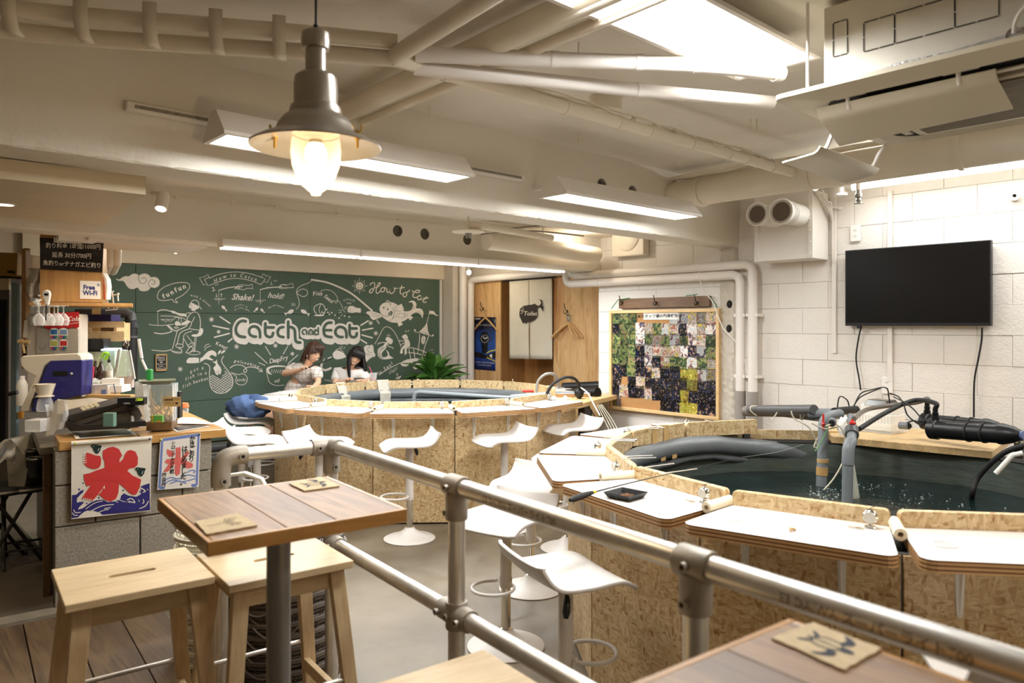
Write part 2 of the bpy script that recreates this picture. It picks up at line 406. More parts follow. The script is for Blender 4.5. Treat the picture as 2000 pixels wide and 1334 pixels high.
def rough_beam(name, x0, x1, y0, y1, z0, z1, holes=(), mat=None):
    # concrete beam, front face on y0 with round sleeves through it; the lower arris is broken and uneven
    B = MB(); rnd = random.Random(int(y0*100)); nx = int((x1-x0)/.035)
    xs = [x0+(x1-x0)*i/nx for i in range(nx+1)]; jz = [z0+rnd.uniform(-.004, .004)+.003*math.sin(i*.7) for i in range(nx+1)]
    jy = [y0+rnd.uniform(0, .006) for _ in xs]
    rows = []
    for x, z, y in zip(xs, jz, jy): rows.append([(x, y1, z1), (x, y0, z1), (x, y0, z0+.03), (x, y, z+.004), (x, y+.008, z0-.002), (x, y1, z0)])
    vs = [p for r in rows for p in r]; fs = []
    for i in range(nx):
        for k in range(5): a = i*6+k; fs.append((a, a+1, a+7, a+6))
    B.add(vs, fs); o = B.build(name, mat or m_ceil, smooth=False, kind='structure')
    if holes:
        h = MB()
        for (hx, hz, hr) in holes: h.cyl((hx, y0-.05, hz), (hx, y0+.15, hz), hr, n=22)
        cut = h.build('cutter', m_sleeve); md = o.modifiers.new('b', 'BOOLEAN'); md.object = cut; md.solver = 'EXACT'
        me = bpy.data.meshes.new_from_object(o.evaluated_get(bpy.context.evaluated_depsgraph_get()))
        o.modifiers.clear(); o.data = me; bpy.data.objects.remove(cut)
    for (hx, hz, hr) in holes:
        h = MB(); h.lathe([(hr*.99, .004), (hr*.93, .006), (hr*.9, .045), (hr*.4, .06), (0, .06)], (hx, y0, hz), 22, Matrix.Rotation(-PI/2, 3, 'X'))
        h.build('pipe_sleeve', m_sleeve, o)
    return o
m_sleeve = plain('sleeve_grey', S(138, 130, 118), .8, var=.3, vs=60, bmp=.5, bs=90)
p = [PY(1176, 362, 3.279), PY(1236, 376, 3.279), PY(1320, 372, 3.279)]
rough_beam('ceiling_beam', -3, 5.56, 3.28, 3.53, 2.135, 2.62, [(p[0].x, p[0].z, .048), (p[1].x, p[1].z, .05), (p[2].x, p[2].z, .075)])
p = [PY(777, 451, 4.809), PY(830, 457, 4.809), PY(913, 468, 4.809)]
rough_beam('ceiling_beam', -3, 6.2, 4.81, 5.06, 2.0, 2.34, [(q.x, q.z, .045) for q in p])
rough_beam('lintel_beam', 1.2, 6.2, FWY-.03, FWY+.06, 2.075, 2.34, (), painted('lintel_paint', S(226, 212, 190), 7, .35))
# right wall of painted concrete blocks: each block its own piece on a backing
wr = MB().bx(5.575, 5.72, -2.6, 4.84, 0, 2.7).build('wall_right', m_mortar, smooth=False, kind='structure')
base = None; rnd = random.Random(5)
for row in range(13):
    for k in range(15):
        y0 = -1.06+k*.4+(.2 if row % 2 else 0); y1 = min(y0+.398, 4.838)
        if y0 > 4.8: continue
        if base is None or y1-y0 < .39:
            t = MB().bx(-.008, 0, 0, y1-y0, 0, .198); o = t.build('block', m_block, wr, smooth=False, bevel=.002)
            if base is None and y1-y0 > .39: base = o
        else:
            o = base.copy(); COL.objects.link(o)
        o.location = (5.575+rnd.uniform(-.003, .002), y0, row*.2+.0015)
B = MB(); B.bx(5.575, 6.3, 4.72, 4.84, 0, 2.4); B.build('wall_return', m_block, smooth=False, kind='structure')
# plywood partition with the doorway beyond it
PXX = 6.2
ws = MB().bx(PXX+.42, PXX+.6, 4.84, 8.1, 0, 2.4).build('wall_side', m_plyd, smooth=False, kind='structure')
for (ya, yb, nm) in ((5.35, 6.09, 0), (7.03, 7.68, 1)):
    MB().bx(PXX, PXX+.018, ya, yb, .0, 2.05).build('plywood_panel', m_ply, ws, smooth=False, bevel=.002)
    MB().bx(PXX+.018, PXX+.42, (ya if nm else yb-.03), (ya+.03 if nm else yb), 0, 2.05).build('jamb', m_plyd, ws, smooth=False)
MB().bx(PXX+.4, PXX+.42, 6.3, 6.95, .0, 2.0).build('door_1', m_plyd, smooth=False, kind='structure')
MB().bx(PXX+.02, PXX+.6, 4.84, 8.0, 2.06, 2.34).build('trim_1', m_ceil, smooth=False, kind='structure')
# white column in the back corner
B = MB(); B.bx(5.9, 6.2, FWY-.22, FWY+.05, 0, 2.34); B.build('trim_2', painted('column_paint', S(224, 214, 200), 16, .9), smooth=False, kind='structure')
# broken plaster strip below the front beam on the right wall
def strip():
    B = MB(); rnd = random.Random(3); nz, ny = 60, 6; y0, y1 = 3.30, 3.47
    def f(u, v):
        e = .012 if 0 < v < 1 and 0 < u < 1 else 0
        return (5.556-e-rnd.uniform(0, .012)*(1 if e else 0), y0+(y1-y0)*v+rnd.uniform(-.012, .012), .3+1.82*u)
    B.grid(f, nz, ny); o = B.build('trim_3', painted('rough_plaster', S(222, 212, 196), 30, 1.0), smooth=False, kind='structure')
    for px_, py_ in ((1425, 594), (1424, 642)):
        q = PX(px_, py_, 5.54); MB().ball(q, (.012, .028, .035), 10).build('plaster_hole', m_gap, o)
strip()
# timber deck in the foreground and the raised floor behind the bar
DA = math.radians(5.5)
def R(u, v, z=0): return Vector((1.36+u*math.cos(DA)+v*math.sin(DA), 2.5-u*math.sin(DA)+v*math.cos(DA), z))
dk = MB(); 
def boxR(B, u0, u1, v0, v1, z0, z1):
    vs = [R(u, v, z) for u in (u0, u1) for v in (v0, v1) for z in (z0, z1)]
    return B.add(vs, [(0, 1, 3, 2), (4, 6, 7, 5), (0, 4, 5, 1), (2, 3, 7, 6), (0, 2, 6, 4), (1, 5, 7, 3)])
boxR(dk, -2.9, .04, -3.6, .06, 0, .068); boxR(dk, -2.9, -.40, .06, 1.46, 0, .068)
deck = dk.build('floor_deck', m_gap, smooth=False, kind='structure')
rnd = random.Random(8)
for i in range(16):
    u1 = .045-i*.186; u0 = u1-.182; vt = .06 if u0 > -.45 else 1.46; v = vt
    while v > -3.6:
        L = rnd.uniform(1.1, 2.2); v2 = max(v-L, -3.6)
        o = boxR(MB(), u0, u1, v2+.003, v, .07, .09+rnd.uniform(-.0015, .0015)).build('plank', m_plank, deck, smooth=False, bevel=.003); v = v2
MB().bx(-2, .93, 4.2, 7.4, 0, .06).build('floor_kitchen', plain('kitchen_floor', S(92, 82, 68), .55, var=.2, vs=4), smooth=False, kind='structure')
boxR(MB(), -2.9, -.62, 1.46, 1.56, 0, .105).build('trim_4', plain('threshold', S(128, 118, 102), .6, var=.15, vs=20, bmp=.3), smooth=False, kind='structure')
# dropped soffit over the bar
B = MB(); a = [(1.01, 3.55), (1.17, 5.2), (-3, 5.2), (-3, 3.55)]
B.prism(a, 2.052, 2.134); B.build('ceiling_soffit', plain('soffit', S(206, 190, 160), .55, var=.05, vs=3), smooth=False, kind='structure')
# ---------------------------------------------------------------- the two polygonal fishing ponds
m_liner = plain('pond_liner', S(112, 116, 118), .32, var=.12, vs=7, bmp=.5, bs=14)
def linerin():
    m, nt, n, l, b = newmat('liner_inside')
    v = coords(n, l, (3, 3, 14)); t = noise(n, l, v, 1.5, 5, .65)
    l.new(ramp(n, l, t.outputs[0], [(.3, S(58, 68, 62)), (.6, S(78, 86, 78)), (.8, S(90, 88, 66))]), b.inputs['Base Color'])
    b.inputs['Roughness'].default_value = .45; bump(n, l, b, t.outputs[0], .4, .01); return m
m_lin = linerin()
def watermat():
    m, nt, n, l, b = newmat('pond_water')
    v = coords(n, l); a = noise(n, l, v, 11, 4, .6, .5); d = noise(n, l, v, 38, 3, .6)
    b.inputs['Base Color'].default_value = S(18, 32, 31); b.inputs['Roughness'].default_value = .07; b.inputs['IOR'].default_value = 1.33
    h = n.new('ShaderNodeMath'); h.operation = 'MULTIPLY_ADD'; l.new(d.outputs[0], h.inputs[0]); h.inputs[1].default_value = .35; l.new(a.outputs[0], h.inputs[2])
    bump(n, l, b, h.outputs[0], .55, .012); return m
m_water = watermat()
STEP = 2*PI/14
def pond(name, label, cx, cy, ph, desks, rim=(0, 360)):
    rt = thing(name, label, 'fishing pond', (cx, cy, 0))
    rnd = random.Random(int(cx*10))
    RP = 1.36; TW = .74
    dip = lambda a: .0 if rt.name == 'fishing_pond' else -.10*max(0, math.cos(a-.15)-.5)/.5; dR = lambda a: .0 if rt.name == 'fishing_pond' else .12*max(0, math.cos(a-.15)-.5)/.5
    MB().lathe([(1.305, .0), (1.305, TW), (1.17, TW), (1.17, .0)], (cx, cy, 0), 56).build('tank_wall', m_gap, rt)
    for k in range(14):
        a0 = ph+k*STEP; a1 = a0+STEP; am = (a0+a1)/2; ap = RP*math.cos(STEP/2); hw = RP*math.sin(STEP/2)-.005
        M = Matrix.Translation((cx, cy, 0))@Matrix.Rotation(am, 4, 'Z')
        B = MB(M); B.bx(ap-.012, ap, -hw, hw, .012, .797 if (k in desks or (k+1) % 14 in desks or (k-1) % 14 in desks) else .735); B.build('osb_panel', m_osb, rt, smooth=False, bevel=.001)
    for k in range(14):
        a0 = ph+k*STEP; M = Matrix.Translation((cx, cy, 0))@Matrix.Rotation(a0, 4, 'Z')
        if k in desks or (k-1) % 14 in desks:
            MB(M).bx(RP-.032, RP-.012, -.02, .02, 0, .8).build('steel_strut', m_greyd, rt, smooth=False)
    # liner: wall down into the water, rolled hem on top and a slack second fold under it
    def ringf(R0, z0, r, wob, seed):
        pts = []
        for i in range(84):
            a = 2*PI*i/84; w_ = wob*math.sin(a*5+seed)+wob*.6*math.sin(a*13+seed*2)
            pts.append((cx+(R0+w_*.4+dR(a))*math.cos(a), cy+(R0+w_*.4+dR(a))*math.sin(a), z0+w_+dip(a)))
        return pts
    MB().lathe([(1.165, .735), (1.155, .70), (1.15, .45), (1.14, .2), (0, .2)], (cx, cy, 0), 72).build('liner', m_lin, rt)
    MB().tube(ringf(1.12, .748, .05, .003, 1), .055, 12, True).build('liner_roll', m_liner, rt)
    MB().tube(ringf(1.13, .672, .03, .008, 2), [.026+.005*math.sin(i*.9)+.003*math.sin(i*2.3) for i in range(84)], 10, True).build('liner_fold', m_liner, rt)
    # water: fine radial grid
    B = MB(); vs = [(cx, cy, .565)]; fs = []; nr, na = 22, 72
    for i in range(1, nr+1):
        for j in range(na):
            a = 2*PI*j/na; r = 1.15*i/nr; x, y = cx+r*math.cos(a), cy+r*math.sin(a)
            vs.append((x, y, .565+.0022*math.sin(9*x+3*y)+.0018*math.sin(14*y-5*x)))
    for j in range(na): fs.append((0, 1+j, 1+(j+1) % na))
    for i in range(nr-1):
        for j in range(na): a = 1+i*na+j; b_ = 1+i*na+(j+1) % na; fs.append((a, a+na, b_+na, b_))
    B.add(vs, fs); B.build('water', m_water, rt)
    frames = {}
    for k in desks:
        am = ph+(k+.5)*STEP; M = Matrix.Translation((cx, cy, 0))@Matrix.Rotation(am, 4, 'Z'); frames[k] = M
        ao, ai = 1.482, 1.15; ho, hi = .305, .248; r = .035
        # outline with rounded outer corners (local x = outward, y = along)
        def corner(px_, py_, s): return [(px_-r+r*math.cos(t), py_-s*r+s*r*math.sin(t)) for t in ([0, .4, .8, 1.2, 1.5] if s > 0 else [1.5, 1.2, .8, .4, 0])]
        pts = [(ai, hi)]+corner(ao, ho, 1)[::-1]+corner(ao, -ho, -1)[::-1]+[(ai, -hi)]
        B = MB(M); B.prism(pts, .80, .835, side=1, top=0); B.mi = [m_ if i_ else m_ for i_, m_ in enumerate(B.mi)]
        D = B.build('desk_board', [m_desk, m_edge], rt, smooth=False, bevel=.0012)
        hu = .247; z0, z1 = .80, .886
        up = [(-hu, z0), (hu, z0), (hu, z1-.014), (hu-.004, z1-.004), (hu-.014, z1), (-hu+.014, z1), (-hu+.004, z1-.004), (-hu, z1-.014)]
        Mu = M@Matrix.Translation((1.15, 0, 0))@Matrix(((0, 0, -1, 0), (1, 0, 0, 0), (0, 1, 0, 0), (0, 0, 0, 1)))
        MB(Mu).prism(up, 0, .028).build('upstand', m_osb, D, smooth=False, bevel=.002)
        for t in (-.15, .14):
            B = MB(M); ap = RP*math.cos(STEP/2)
            pr = [(-.014, .8), (.014, .8), (.010, .66), (.008, .632), (0, .626), (-.008, .632), (-.010, .66)]
            Mb = M@Matrix.Translation((ap, t, 0))@Matrix(((0, 0, 1, 0), (1, 0, 0, 0), (0, 1, 0, 0), (0, 0, 0, 1)))
            B = MB(Mb); B.prism(pr, 0, .006)
            B.M = M; B.bx(ap, ap+.13, t-.012, t+.012, .792, .80)
            g = [(0, .64), (.006, .64), (.035, .78), (.12, .79), (.12, .80), (0, .80)]
            B.M = M@Matrix.Translation((ap, t-.002, 0))@Matrix(((1, 0, 0, 0), (0, 0, 1, 0), (0, 1, 0, 0), (0, 0, 0, 1)))
            B.prism(g, 0, .004); B.build('bracket', m_wht, D, smooth=False, bevel=.001)
        c = M@Vector((1.325, -.19, .8355))
        MB().lathe([(.026, .0005), (.027, .003), (.033, .0045), (.037, .002), (.037, 0)], c, 28).build('cup_ring', m_wht, D)
        MB().lathe([(0, .0006), (.027, .0006)], c, 24).build('cup_well', plain_well, D)
    # foam sleeves over the joints between desks
    for k in range(14):
        if k in desks and (k-1) % 14 in desks:
            M = Matrix.Translation((cx, cy, 0))@Matrix.Rotation(ph+k*STEP, 4, 'Z')
            B = MB(M); B.lathe([(.0085, 0), (.0185, 0), (.0185, .155), (.0085, .155), (.0085, 0)], (1.165, 0, .848), 20, Matrix.Rotation(PI/2, 3, 'Y'))
            B.build('foam_sleeve', m_foam, rt)
    return rt, frames
plain_well = plain('cup_well', S(186, 184, 180), .5)
m_foam = plain('foam', S(240, 228, 200), .6, var=.04)
PA = (3.98, 5.52); PB = (3.49, 1.43)
pa, fa = pond('fishing_pond', 'round fishing pond in front of the green chalkboard, ringed by white desks on chipboard panels', *PA, math.radians(242.6), [0, 1]+list(range(3, 14)))
pb, fb = pond('fishing_pond', 'large fishing pond in the right foreground with open dark water and white desks', *PB, math.radians(181), [0, 1, 2, 3, 9, 10, 11, 12, 13])
# ---------------------------------------------------------------- chrome reel bells, one on every desk
def bell():
    t = thing('reel_bell', 'bell', 'bell')
    MB().lathe([(0, 0), (.016, 0), (.018, .003), (.014, .006), (.006, .009), (.005, .016)], n=20).build('foot', m_chrome, t)
    B = MB(); B.ball((0, 0, .034), (.024, .016, .022), 16); B.lathe([(.020, -.006), (.0225, 0), (.020, .006)], (0, 0, .034), 20, Matrix.Rotation(PI/2, 3, 'X'))
    B.build('case', m_chrome, t)
    B = MB(); B.lathe([(0, .0165), (.017, .0165), (.018, .014)], (0, 0, .034), 20, Matrix.Rotation(PI/2, 3, 'X')); B.build('dial', plain('dial', S(205, 200, 188), .3, .4), t)
    B = MB(); B.tube([(0, 0, .055), (.002, 0, .062), (.008, 0, .067), (.013, 0, .066)], .0018, 6); B.lathe([(.005, 0), (.004, .004)], (0, 0, .053), 10); B.build('leaf_lever', m_chrome, t)
    B = MB()   # small fish shaped charm lying in front
    fish = [(-.03, .0), (-.022, .004), (-.012, .002), (0, .008), (.012, .006), (.02, 0), (.012, -.006), (0, -.007), (-.012, -.002), (-.022, -.005)]
    B.M = Matrix.Translation((-.03, -.035, .001)); B.prism(fish, 0, .003); B.build('charm', m_chrome, t)
    return t
proto = bell()
bells = []
def put_bell(M, lab, t=.2, first=[True]):
    p = M@Vector((1.2, t, .835)); a = math.atan2(M[1][0], M[0][0])+PI/2+random.uniform(-.3, .3)
    if first[0]: proto.location = p; proto.rotation_euler = (0, 0, a); proto['label'] = lab; proto['group'] = 'reel bells on the pond desks'; first[0] = False; return proto
    return dup(proto, p, a, lab, 'reel bells on the pond desks')
for k, lab in {0: 'chrome bell near the right end of the largest desk, beside the shrimp scrap', 13: 'chrome bell behind the foam roll on the desk that holds the black bait tray',
               12: 'chrome bell on the near-left pond desk pointing at the white stools', 11: 'apple-shaped chrome bell on the second desk back at the left tip of the right pond',
               10: 'small chrome bell at the third desk back on the right pond', 9: 'small chrome bell standing by the taped upstand below the photo board'}.items(): put_bell(fb[k], lab)
for k, lab in {0: 'chrome bell on the far pond desk above the single stool with its base in view', 13: 'chrome bell on the far pond desk left of the front centre one',
               1: 'chrome bell on the far pond front desk next to the curved black hoses', 12: 'chrome bell at the left end of the far pond over the front-left panel',
               11: 'chrome bell at the far left tip of the far pond, near the blue bag', 10: 'chrome bell beside the left tip of the far pond next to the woman in plaid',
               7: 'small chrome bell on the far rim left of the potted plant', 6: 'small chrome bell on the far rim below the potted plant',
               5: 'small chrome bell on the far rim below the watch poster', 4: 'small chrome bell on the far rim below the fish curtain'}.items(): put_bell(fa[k], lab)
# steel rod rests poking over the right pond
for k, t, s in ((12, -.14, 0), (12, -.09, 1), (11, -.15, 0), (11, -.1, 1), (10, -.13, 0), (10, -.07, 1), (13, .18, 0), (13, .05, 1), (9, -.1, 0)):
    M = fb[k]; t = -t; MB(M).cyl((1.16, t, .892), (1.02, t+.03, .900), .0028, n=8).build('rod_rest', m_steel, pb)
# two strips of tan tape over the back rim
for t in (.06, -.05):
    M = fb[10]; p = [(1.155, t, .84), (1.152, t, .888), (1.12, t, .889), (1.118, t, .80), (1.085, t-.01, .775), (1.07, t-.015, .74), (1.075, t-.02, .70)]
    B = MB(M); B.grid(lambda u, v: Vector(p[min(int(u*6+.001), 6)])+Vector((-.002, (v-.5)*.045, .0015)), 6, 1)
    B.build('packing_tape', plain('tape', S(206, 168, 112), .35), pb)
# cloth strips hung into the far pond
m_cloth = plain('coarse_cloth', S(196, 190, 176), .85, var=.12, vs=40, bmp=.5, bs=150)
for (x, y, dz) in ((664, 752, 0), (747, 749, 0)):
    q = Pd(x, y, 7.40 if x < 700 else 7.74); dirc = (Vector((PA[0], PA[1], 0))-Vector((q.x, q.y, 0))).normalized(); sd = Vector((-dirc.y, dirc.x, 0))
    prof = [(-.04, .87), (-.03, .893), (.0, .896), (.02, .88), (.05, .80), (.09, .76), (.085, .70), (.08, .62), (.08, .55)]
    B = MB(); B.grid(lambda u, v: Vector((q.x, q.y, 0))+dirc*(prof[round(u*8)][0]+.004*math.sin(v*9+u*5))+sd*(v-.5)*(.125+.01*math.sin(u*6))+Vector((0, 0, prof[round(u*8)][1])), 8, 6)
    o = B.build('cloth_strip', m_cloth, solid=.003); tag(o, 'pale cloth strip hanging over the far rim in front of the woman in plaid' if x < 700 else 'pale cloth strip hanging over the far rim in front of the dark-haired woman', 'cloth', 'cloth strips hung over the far pond rim')
# surface foam and bubbles on the right pond
B = MB(); rnd = random.Random(4)
for (x, y, n_, sx, sy) in ((1612, 965, 90, 32, 14), (1765, 975, 30, 70, 12), (1790, 985, 26, 95, 16), (1690, 950, 40, 60, 8), (1840, 1000, 20, 90, 14)):
    for _ in range(n_):
        q = Pz(x+rnd.gauss(0, sx*.6), y+rnd.gauss(0, sy*.6), .567)
        if (Vector((q.x-PB[0], q.y-PB[1]))).length < 1.1: B.ball(q, rnd.choice((.0015, .002, .003, .0045)), 6, .6)
B.build('bubbles', plain('foam_bubbles', S(200, 214, 210), .1, spec=1), pb, kind='stuff')
# ---------------------------------------------------------------- gas-lift bar stools with white wave seats
def stool(sh, low=0):
    t = thing('bar_stool', 'stool', 'stool')
    MB().lathe([(.175, 0), (.177, .006), (.165, .012), (.12, .026), (.07, .045), (.04, .066), (.03, .082), (0, .082)], n=40).build('base', m_seat, t)
    MB().lathe([(.028, .078), (.031, .084), (.0225, .09), (.0225, .36)], n=24).build('piston', m_chrome, t)
    MB().lathe([(.0265, .27), (.0265, sh-.03), (.06, sh-.014), (.08, sh-.012)], n=24).build('column', m_seat, t)
    B = MB(); c = [(x+.10, y) for x, y in arc((0, 0), .095, PI*.83, -PI*.83, 18)]
    B.tube([(.02, .035, .30)]+[(x, y, .295) for x, y in c]+[(.02, -.035, .30)], .0075, 8); B.lathe([(.029, .285), (.029, .315)], n=20); B.build('footrest', m_seat, t)
    def prof(s):   # s: 0 at the raised back, 1 at the drooping front
        pts = [(-.185, .085), (-.150, .030), (-.10, .002), (0, 0), (.09, .004), (.14, -.004), (.19, -.032)]
        x = s*6; i = min(int(x), 5); f = x-i
        p = [Vector((q[0], q[1], 0)) for q in pts]; p0 = p[max(i-1, 0)]; p1 = p[i]; p2 = p[i+1]; p3 = p[min(i+2, 6)]
        return .5*((2*p1)+(p2-p0)*f+(2*p0-5*p1+4*p2-p3)*f*f+(3*p1-p0-3*p2+p3)*f**3)
    def seat(u, v):
        q = prof(u); w_ = .195-.018*abs(u-.5)*2; e = (v-.5)*2
        rr = 1-.06*(max(0, abs(e)-.8)/.2)**2 if u in (0, 1) else 1
        return Vector((q.x*rr, e*w_, sh+q.y-.006+.012*e*e*(1-u*.5)))
    B = MB(); B.grid(seat, 24, 12); o = B.build('seat', m_seat, t, solid=.014, bevel=.004); 
    B = MB(); B.cyl((-.02, -.03, sh-.025), (-.05, -.10, sh-.04), .004, n=8); B.build('lever_rod', m_chrome, t)
    B = MB(); B.tube([(-.05, -.095, sh-.036), (-.056, -.11, sh-.05), (-.068, -.125, sh-.085), (-.072, -.13, sh-.105)], [.006, .011, .014, .008], 10); B.build('lever_grip', m_black, t)
    return t
def at_px(x, d): r = (x-1000)/F*d; return (d*SN+r*CS, d*CS-r*SN, 0)
def cam_dir(deg): return math.radians(deg)-YAW   # 0 = points to the right in the picture, 90 = away
stA = stool(.655); stB = stool(.595)
G = 'white bar stools around the ponds'
def put(proto, x, d, deg, lab, used=set()):
    loc = at_px(x, d)
    if proto.name not in used: used.add(proto.name); proto.location = loc; proto.rotation_euler = (0, 0, cam_dir(deg)); proto['label'] = lab; proto['group'] = G; return proto
    return dup(proto, loc, cam_dir(deg), lab, G)
# deg is the direction of the drooping front edge
put(stA, 800, 5.07, 196, 'white bar stool seen side-on in the middle of the floor, its whole base in view')
put(stA, 985, 5.3, 205, 'white bar stool tucked under the far pond right of the centre rail post')
put(stA, 1118, 5.85, 205, 'white bar stool furthest right at the far pond, beside the dark pump pipes')
put(stA, 623, 5.15, 345, 'white bar stool just behind the left corner fitting of the pipe rail')
put(stA, 502, 5.2, 12, 'nearest of three white bar stools at the left tip of the far pond')
put(stA, 472, 5.65, 8, 'middle one of three white bar stools at the left tip of the far pond')
put(stA, 490, 6.25, 10, 'white bar stool with the blue bag on its seat')
put(stB, 988, 3.37, 235, 'white bar stool behind the centre rail post, black lever hanging straight down')
put(stB, 1037, 4.1, 245, 'white bar stool with high back edge, partly behind the rail and a nearer seat')
put(stB, 1105, 2.6, 25, 'large white bar stool in front of the right pond, its seat fully in view')
put(stB, 1108, 4.85, 200, 'white bar stool behind the left corner of the right pond, only its base showing')
put(stB, 1985, 1.83, 80, 'white bar stool at the bottom right edge, mostly outside the picture')
# ---------------------------------------------------------------- things on the right pond's desks
M = fb[13]
q = Pz(1222, 972, .836); t = thing('bait_tray', 'small black square tray of fish bait on a white desk', 'tray', q, fb[13].to_euler().z+PI/2+.12)
B = MB(Matrix.Translation(q)@Matrix.Rotation(fb[13].to_euler().z+.25, 4, 'Z'))
B.M = B.M@Matrix.Rotation(PI/4, 4, 'Z')
B.lathe([(0, .002), (.062, .002), (.078, .022), (.084, .022), (.066, 0), (0, 0)], n=4); B.build('tray', m_black, t, smooth=False, bevel=.002)
B = MB(); rnd = random.Random(2)
for _ in range(90): B.ball(q+Vector((rnd.gauss(0, .015), rnd.gauss(0, .013), .006+rnd.uniform(0, .004))), rnd.uniform(.0018, .003), 6)
B.build('bait', plain('bait', S(150, 108, 66), .7, var=.3, vs=80), t, kind='stuff')
q0 = Pz(1113, 977, .86); q1 = Pz(1157, 962, .862); q2 = Pz(1265, 935, .893); q3 = Pd(1450, 893, 3.3); q4 = Pd(1570, 868, 4.1)
t = thing('fishing_rod', 'slim fishing rod with black foam grip lying across a white desk', 'fishing rod', q0)
MB().tube([q0, q0.lerp(q1, .15), q0.lerp(q1, .6), q1], [.006, .0115, .012, .007], 10).build('grip', m_blackm, t)
MB().tube([q1, q1.lerp(q2, .06)], .006, 8).build('winding', plain('yellow_band', S(222, 200, 60), .4), t)
MB().tube(smooth([q1, q2, q3], 8), [.0035-.0026*i/16 for i in range(17)], 6).build('blank', m_blackm, t)
MB().tube(smooth([q3, (q3+q4)/2-Vector((0, 0, .01)), q4], 5), .0008, 4).build('line', plain('nylon', S(190, 196, 190), .3), t)
q = Pz(1547, 1038, .836); B = MB()
B.tube(smooth([q+Vector((-.012, 0, .004)), q+Vector((0, .004, .008)), q+Vector((.010, 0, .005)), q+Vector((.014, -.006, .003))], 3), [.002]+[.004]*4+[.0045]*4+[.001], 7)
for i in range(5): B.tube([q+Vector((-.006+.004*i, 0, .006)), q+Vector((-.010+.005*i, .008, .014-.002*i))], .0007, 4)
o = B.build('shrimp_scrap', plain('shrimp', S(196, 160, 112), .5)); tag(o, 'tiny shrimp scrap in the middle of the largest white desk', 'bait')
# ---------------------------------------------------------------- plumbing over the right pond
def tubes(B, pts, r, n=12, k=5): B.tube(smooth(pts, k) if k > 1 else pts, r, n); return B
SH = 4.5
t = thing('pump_shelf', 'thick pine board behind the right pond carrying the water filters', 'shelf', (4.9, 1.8, .78))
B = MB(); B.prism([(4.50, 2.03), (4.60, 1.20), (5.30, 1.28), (5.20, 2.42)], .745, .785); B.build('board', m_pine, t, smooth=False, bevel=.002)
for y in (1.35, 2.2): MB().bx(4.95, 5.03, y-.04, y+.04, 0, .745).build('leg', m_pine, t, smooth=False)
# ultraviolet steriliser tubes
def steril(a, b, lab, r):
    a, b = Vector(a), Vector(b); t = thing('water_steriliser', lab, 'water filter', (a+b)/2-Vector((0, 0, r)), group='black tube sterilisers on the pine board')
    d = (b-a).normalized(); B = MB()
    L = (b-a).length
    B.tube([a, a+d*.012, a+d*.05, a+d*.055, a+d*L*.78, a+d*L*.785, a+d*L*.82, a+d*L*.93, b], [r*.8, r*1.08, r*1.08, r*.96, r*.96, r*1.06, r*1.06, r*.8, r*.45], 22); B.build('housing', m_black, t)
    MB().tube([b, b+d*.012], r*.42, 14).build('end_window', plain('blue_glass', S(120, 140, 190), .1, trans=.3), t)
    for s in (.45, .62): MB().tube([a+d*L*s, a+d*L*(s+.02)], r*1.06, 20).build('clamp', m_blackm, t)
    c = a+d*.035
    B = MB(); B.tube([c+Vector((0, 0, r*.9)), c+Vector((0, 0, r+.02)), c+Vector((0, 0, r+.022)), c+Vector((0, 0, r+.04)), c+Vector((0, 0, r+.041)), c+Vector((0, 0, r+.065))], [.019, .019, .014, .018, .013, .014], 12)
    B.build('inlet', m_black, t); return c+Vector((0, 0, r+.065))
n1 = steril(Pd(1815, 838, 4.15), Pd(1995, 850, 3.72), 'black tube steriliser nearest the pond on the pine board, its blue end showing', .052)
n2 = steril(Pd(1800, 822, 4.42), Pd(1960, 838, 4.0), 'second black tube steriliser lying behind the front one against the wall', .046)
# pump box
q = Pd(1722, 822, 4.75); t = thing('air_pump', 'white ribbed air pump with a dark top in a clear tray on the pine board', 'pump', Vector((q.x, q.y, .785)))
Rm = Matrix.Rotation(-.1, 4, 'Z'); M = Matrix.Translation((q.x, q.y, .80))@Rm
B = MB(M); B.prism(rrect(.17, .24, .03), 0, .10); B.prism(rrect(.15, .22, .03), .10, .155); B.build('body', m_wht, t, bevel=.006)
B = MB(M)
for i in range(11): B.bx(-.089, -.083, -.1+i*.02, -.094+i*.02, .02, .09)
B.build('ribs', m_wht, t)
B = MB(M@Matrix.Translation((0, 0, .155))@Matrix.Rotation(PI/4, 4, 'Z')); B.lathe([(.11, 0), (.085, .035), (0, .036)], n=4); B.build('lid', plain('smoked_lid', S(70, 66, 58), .2), t, smooth=False, bevel=.004)
B = MB(M); B.lathe([(.17, .05), (.165, -.013), (.0, -.013)], n=4, M=Matrix.Rotation(PI/4, 3, 'Z')); B.build('clear_tray', glassy('clear_plastic', (.95, .97, .97, 1), .12, .3), t, smooth=False)
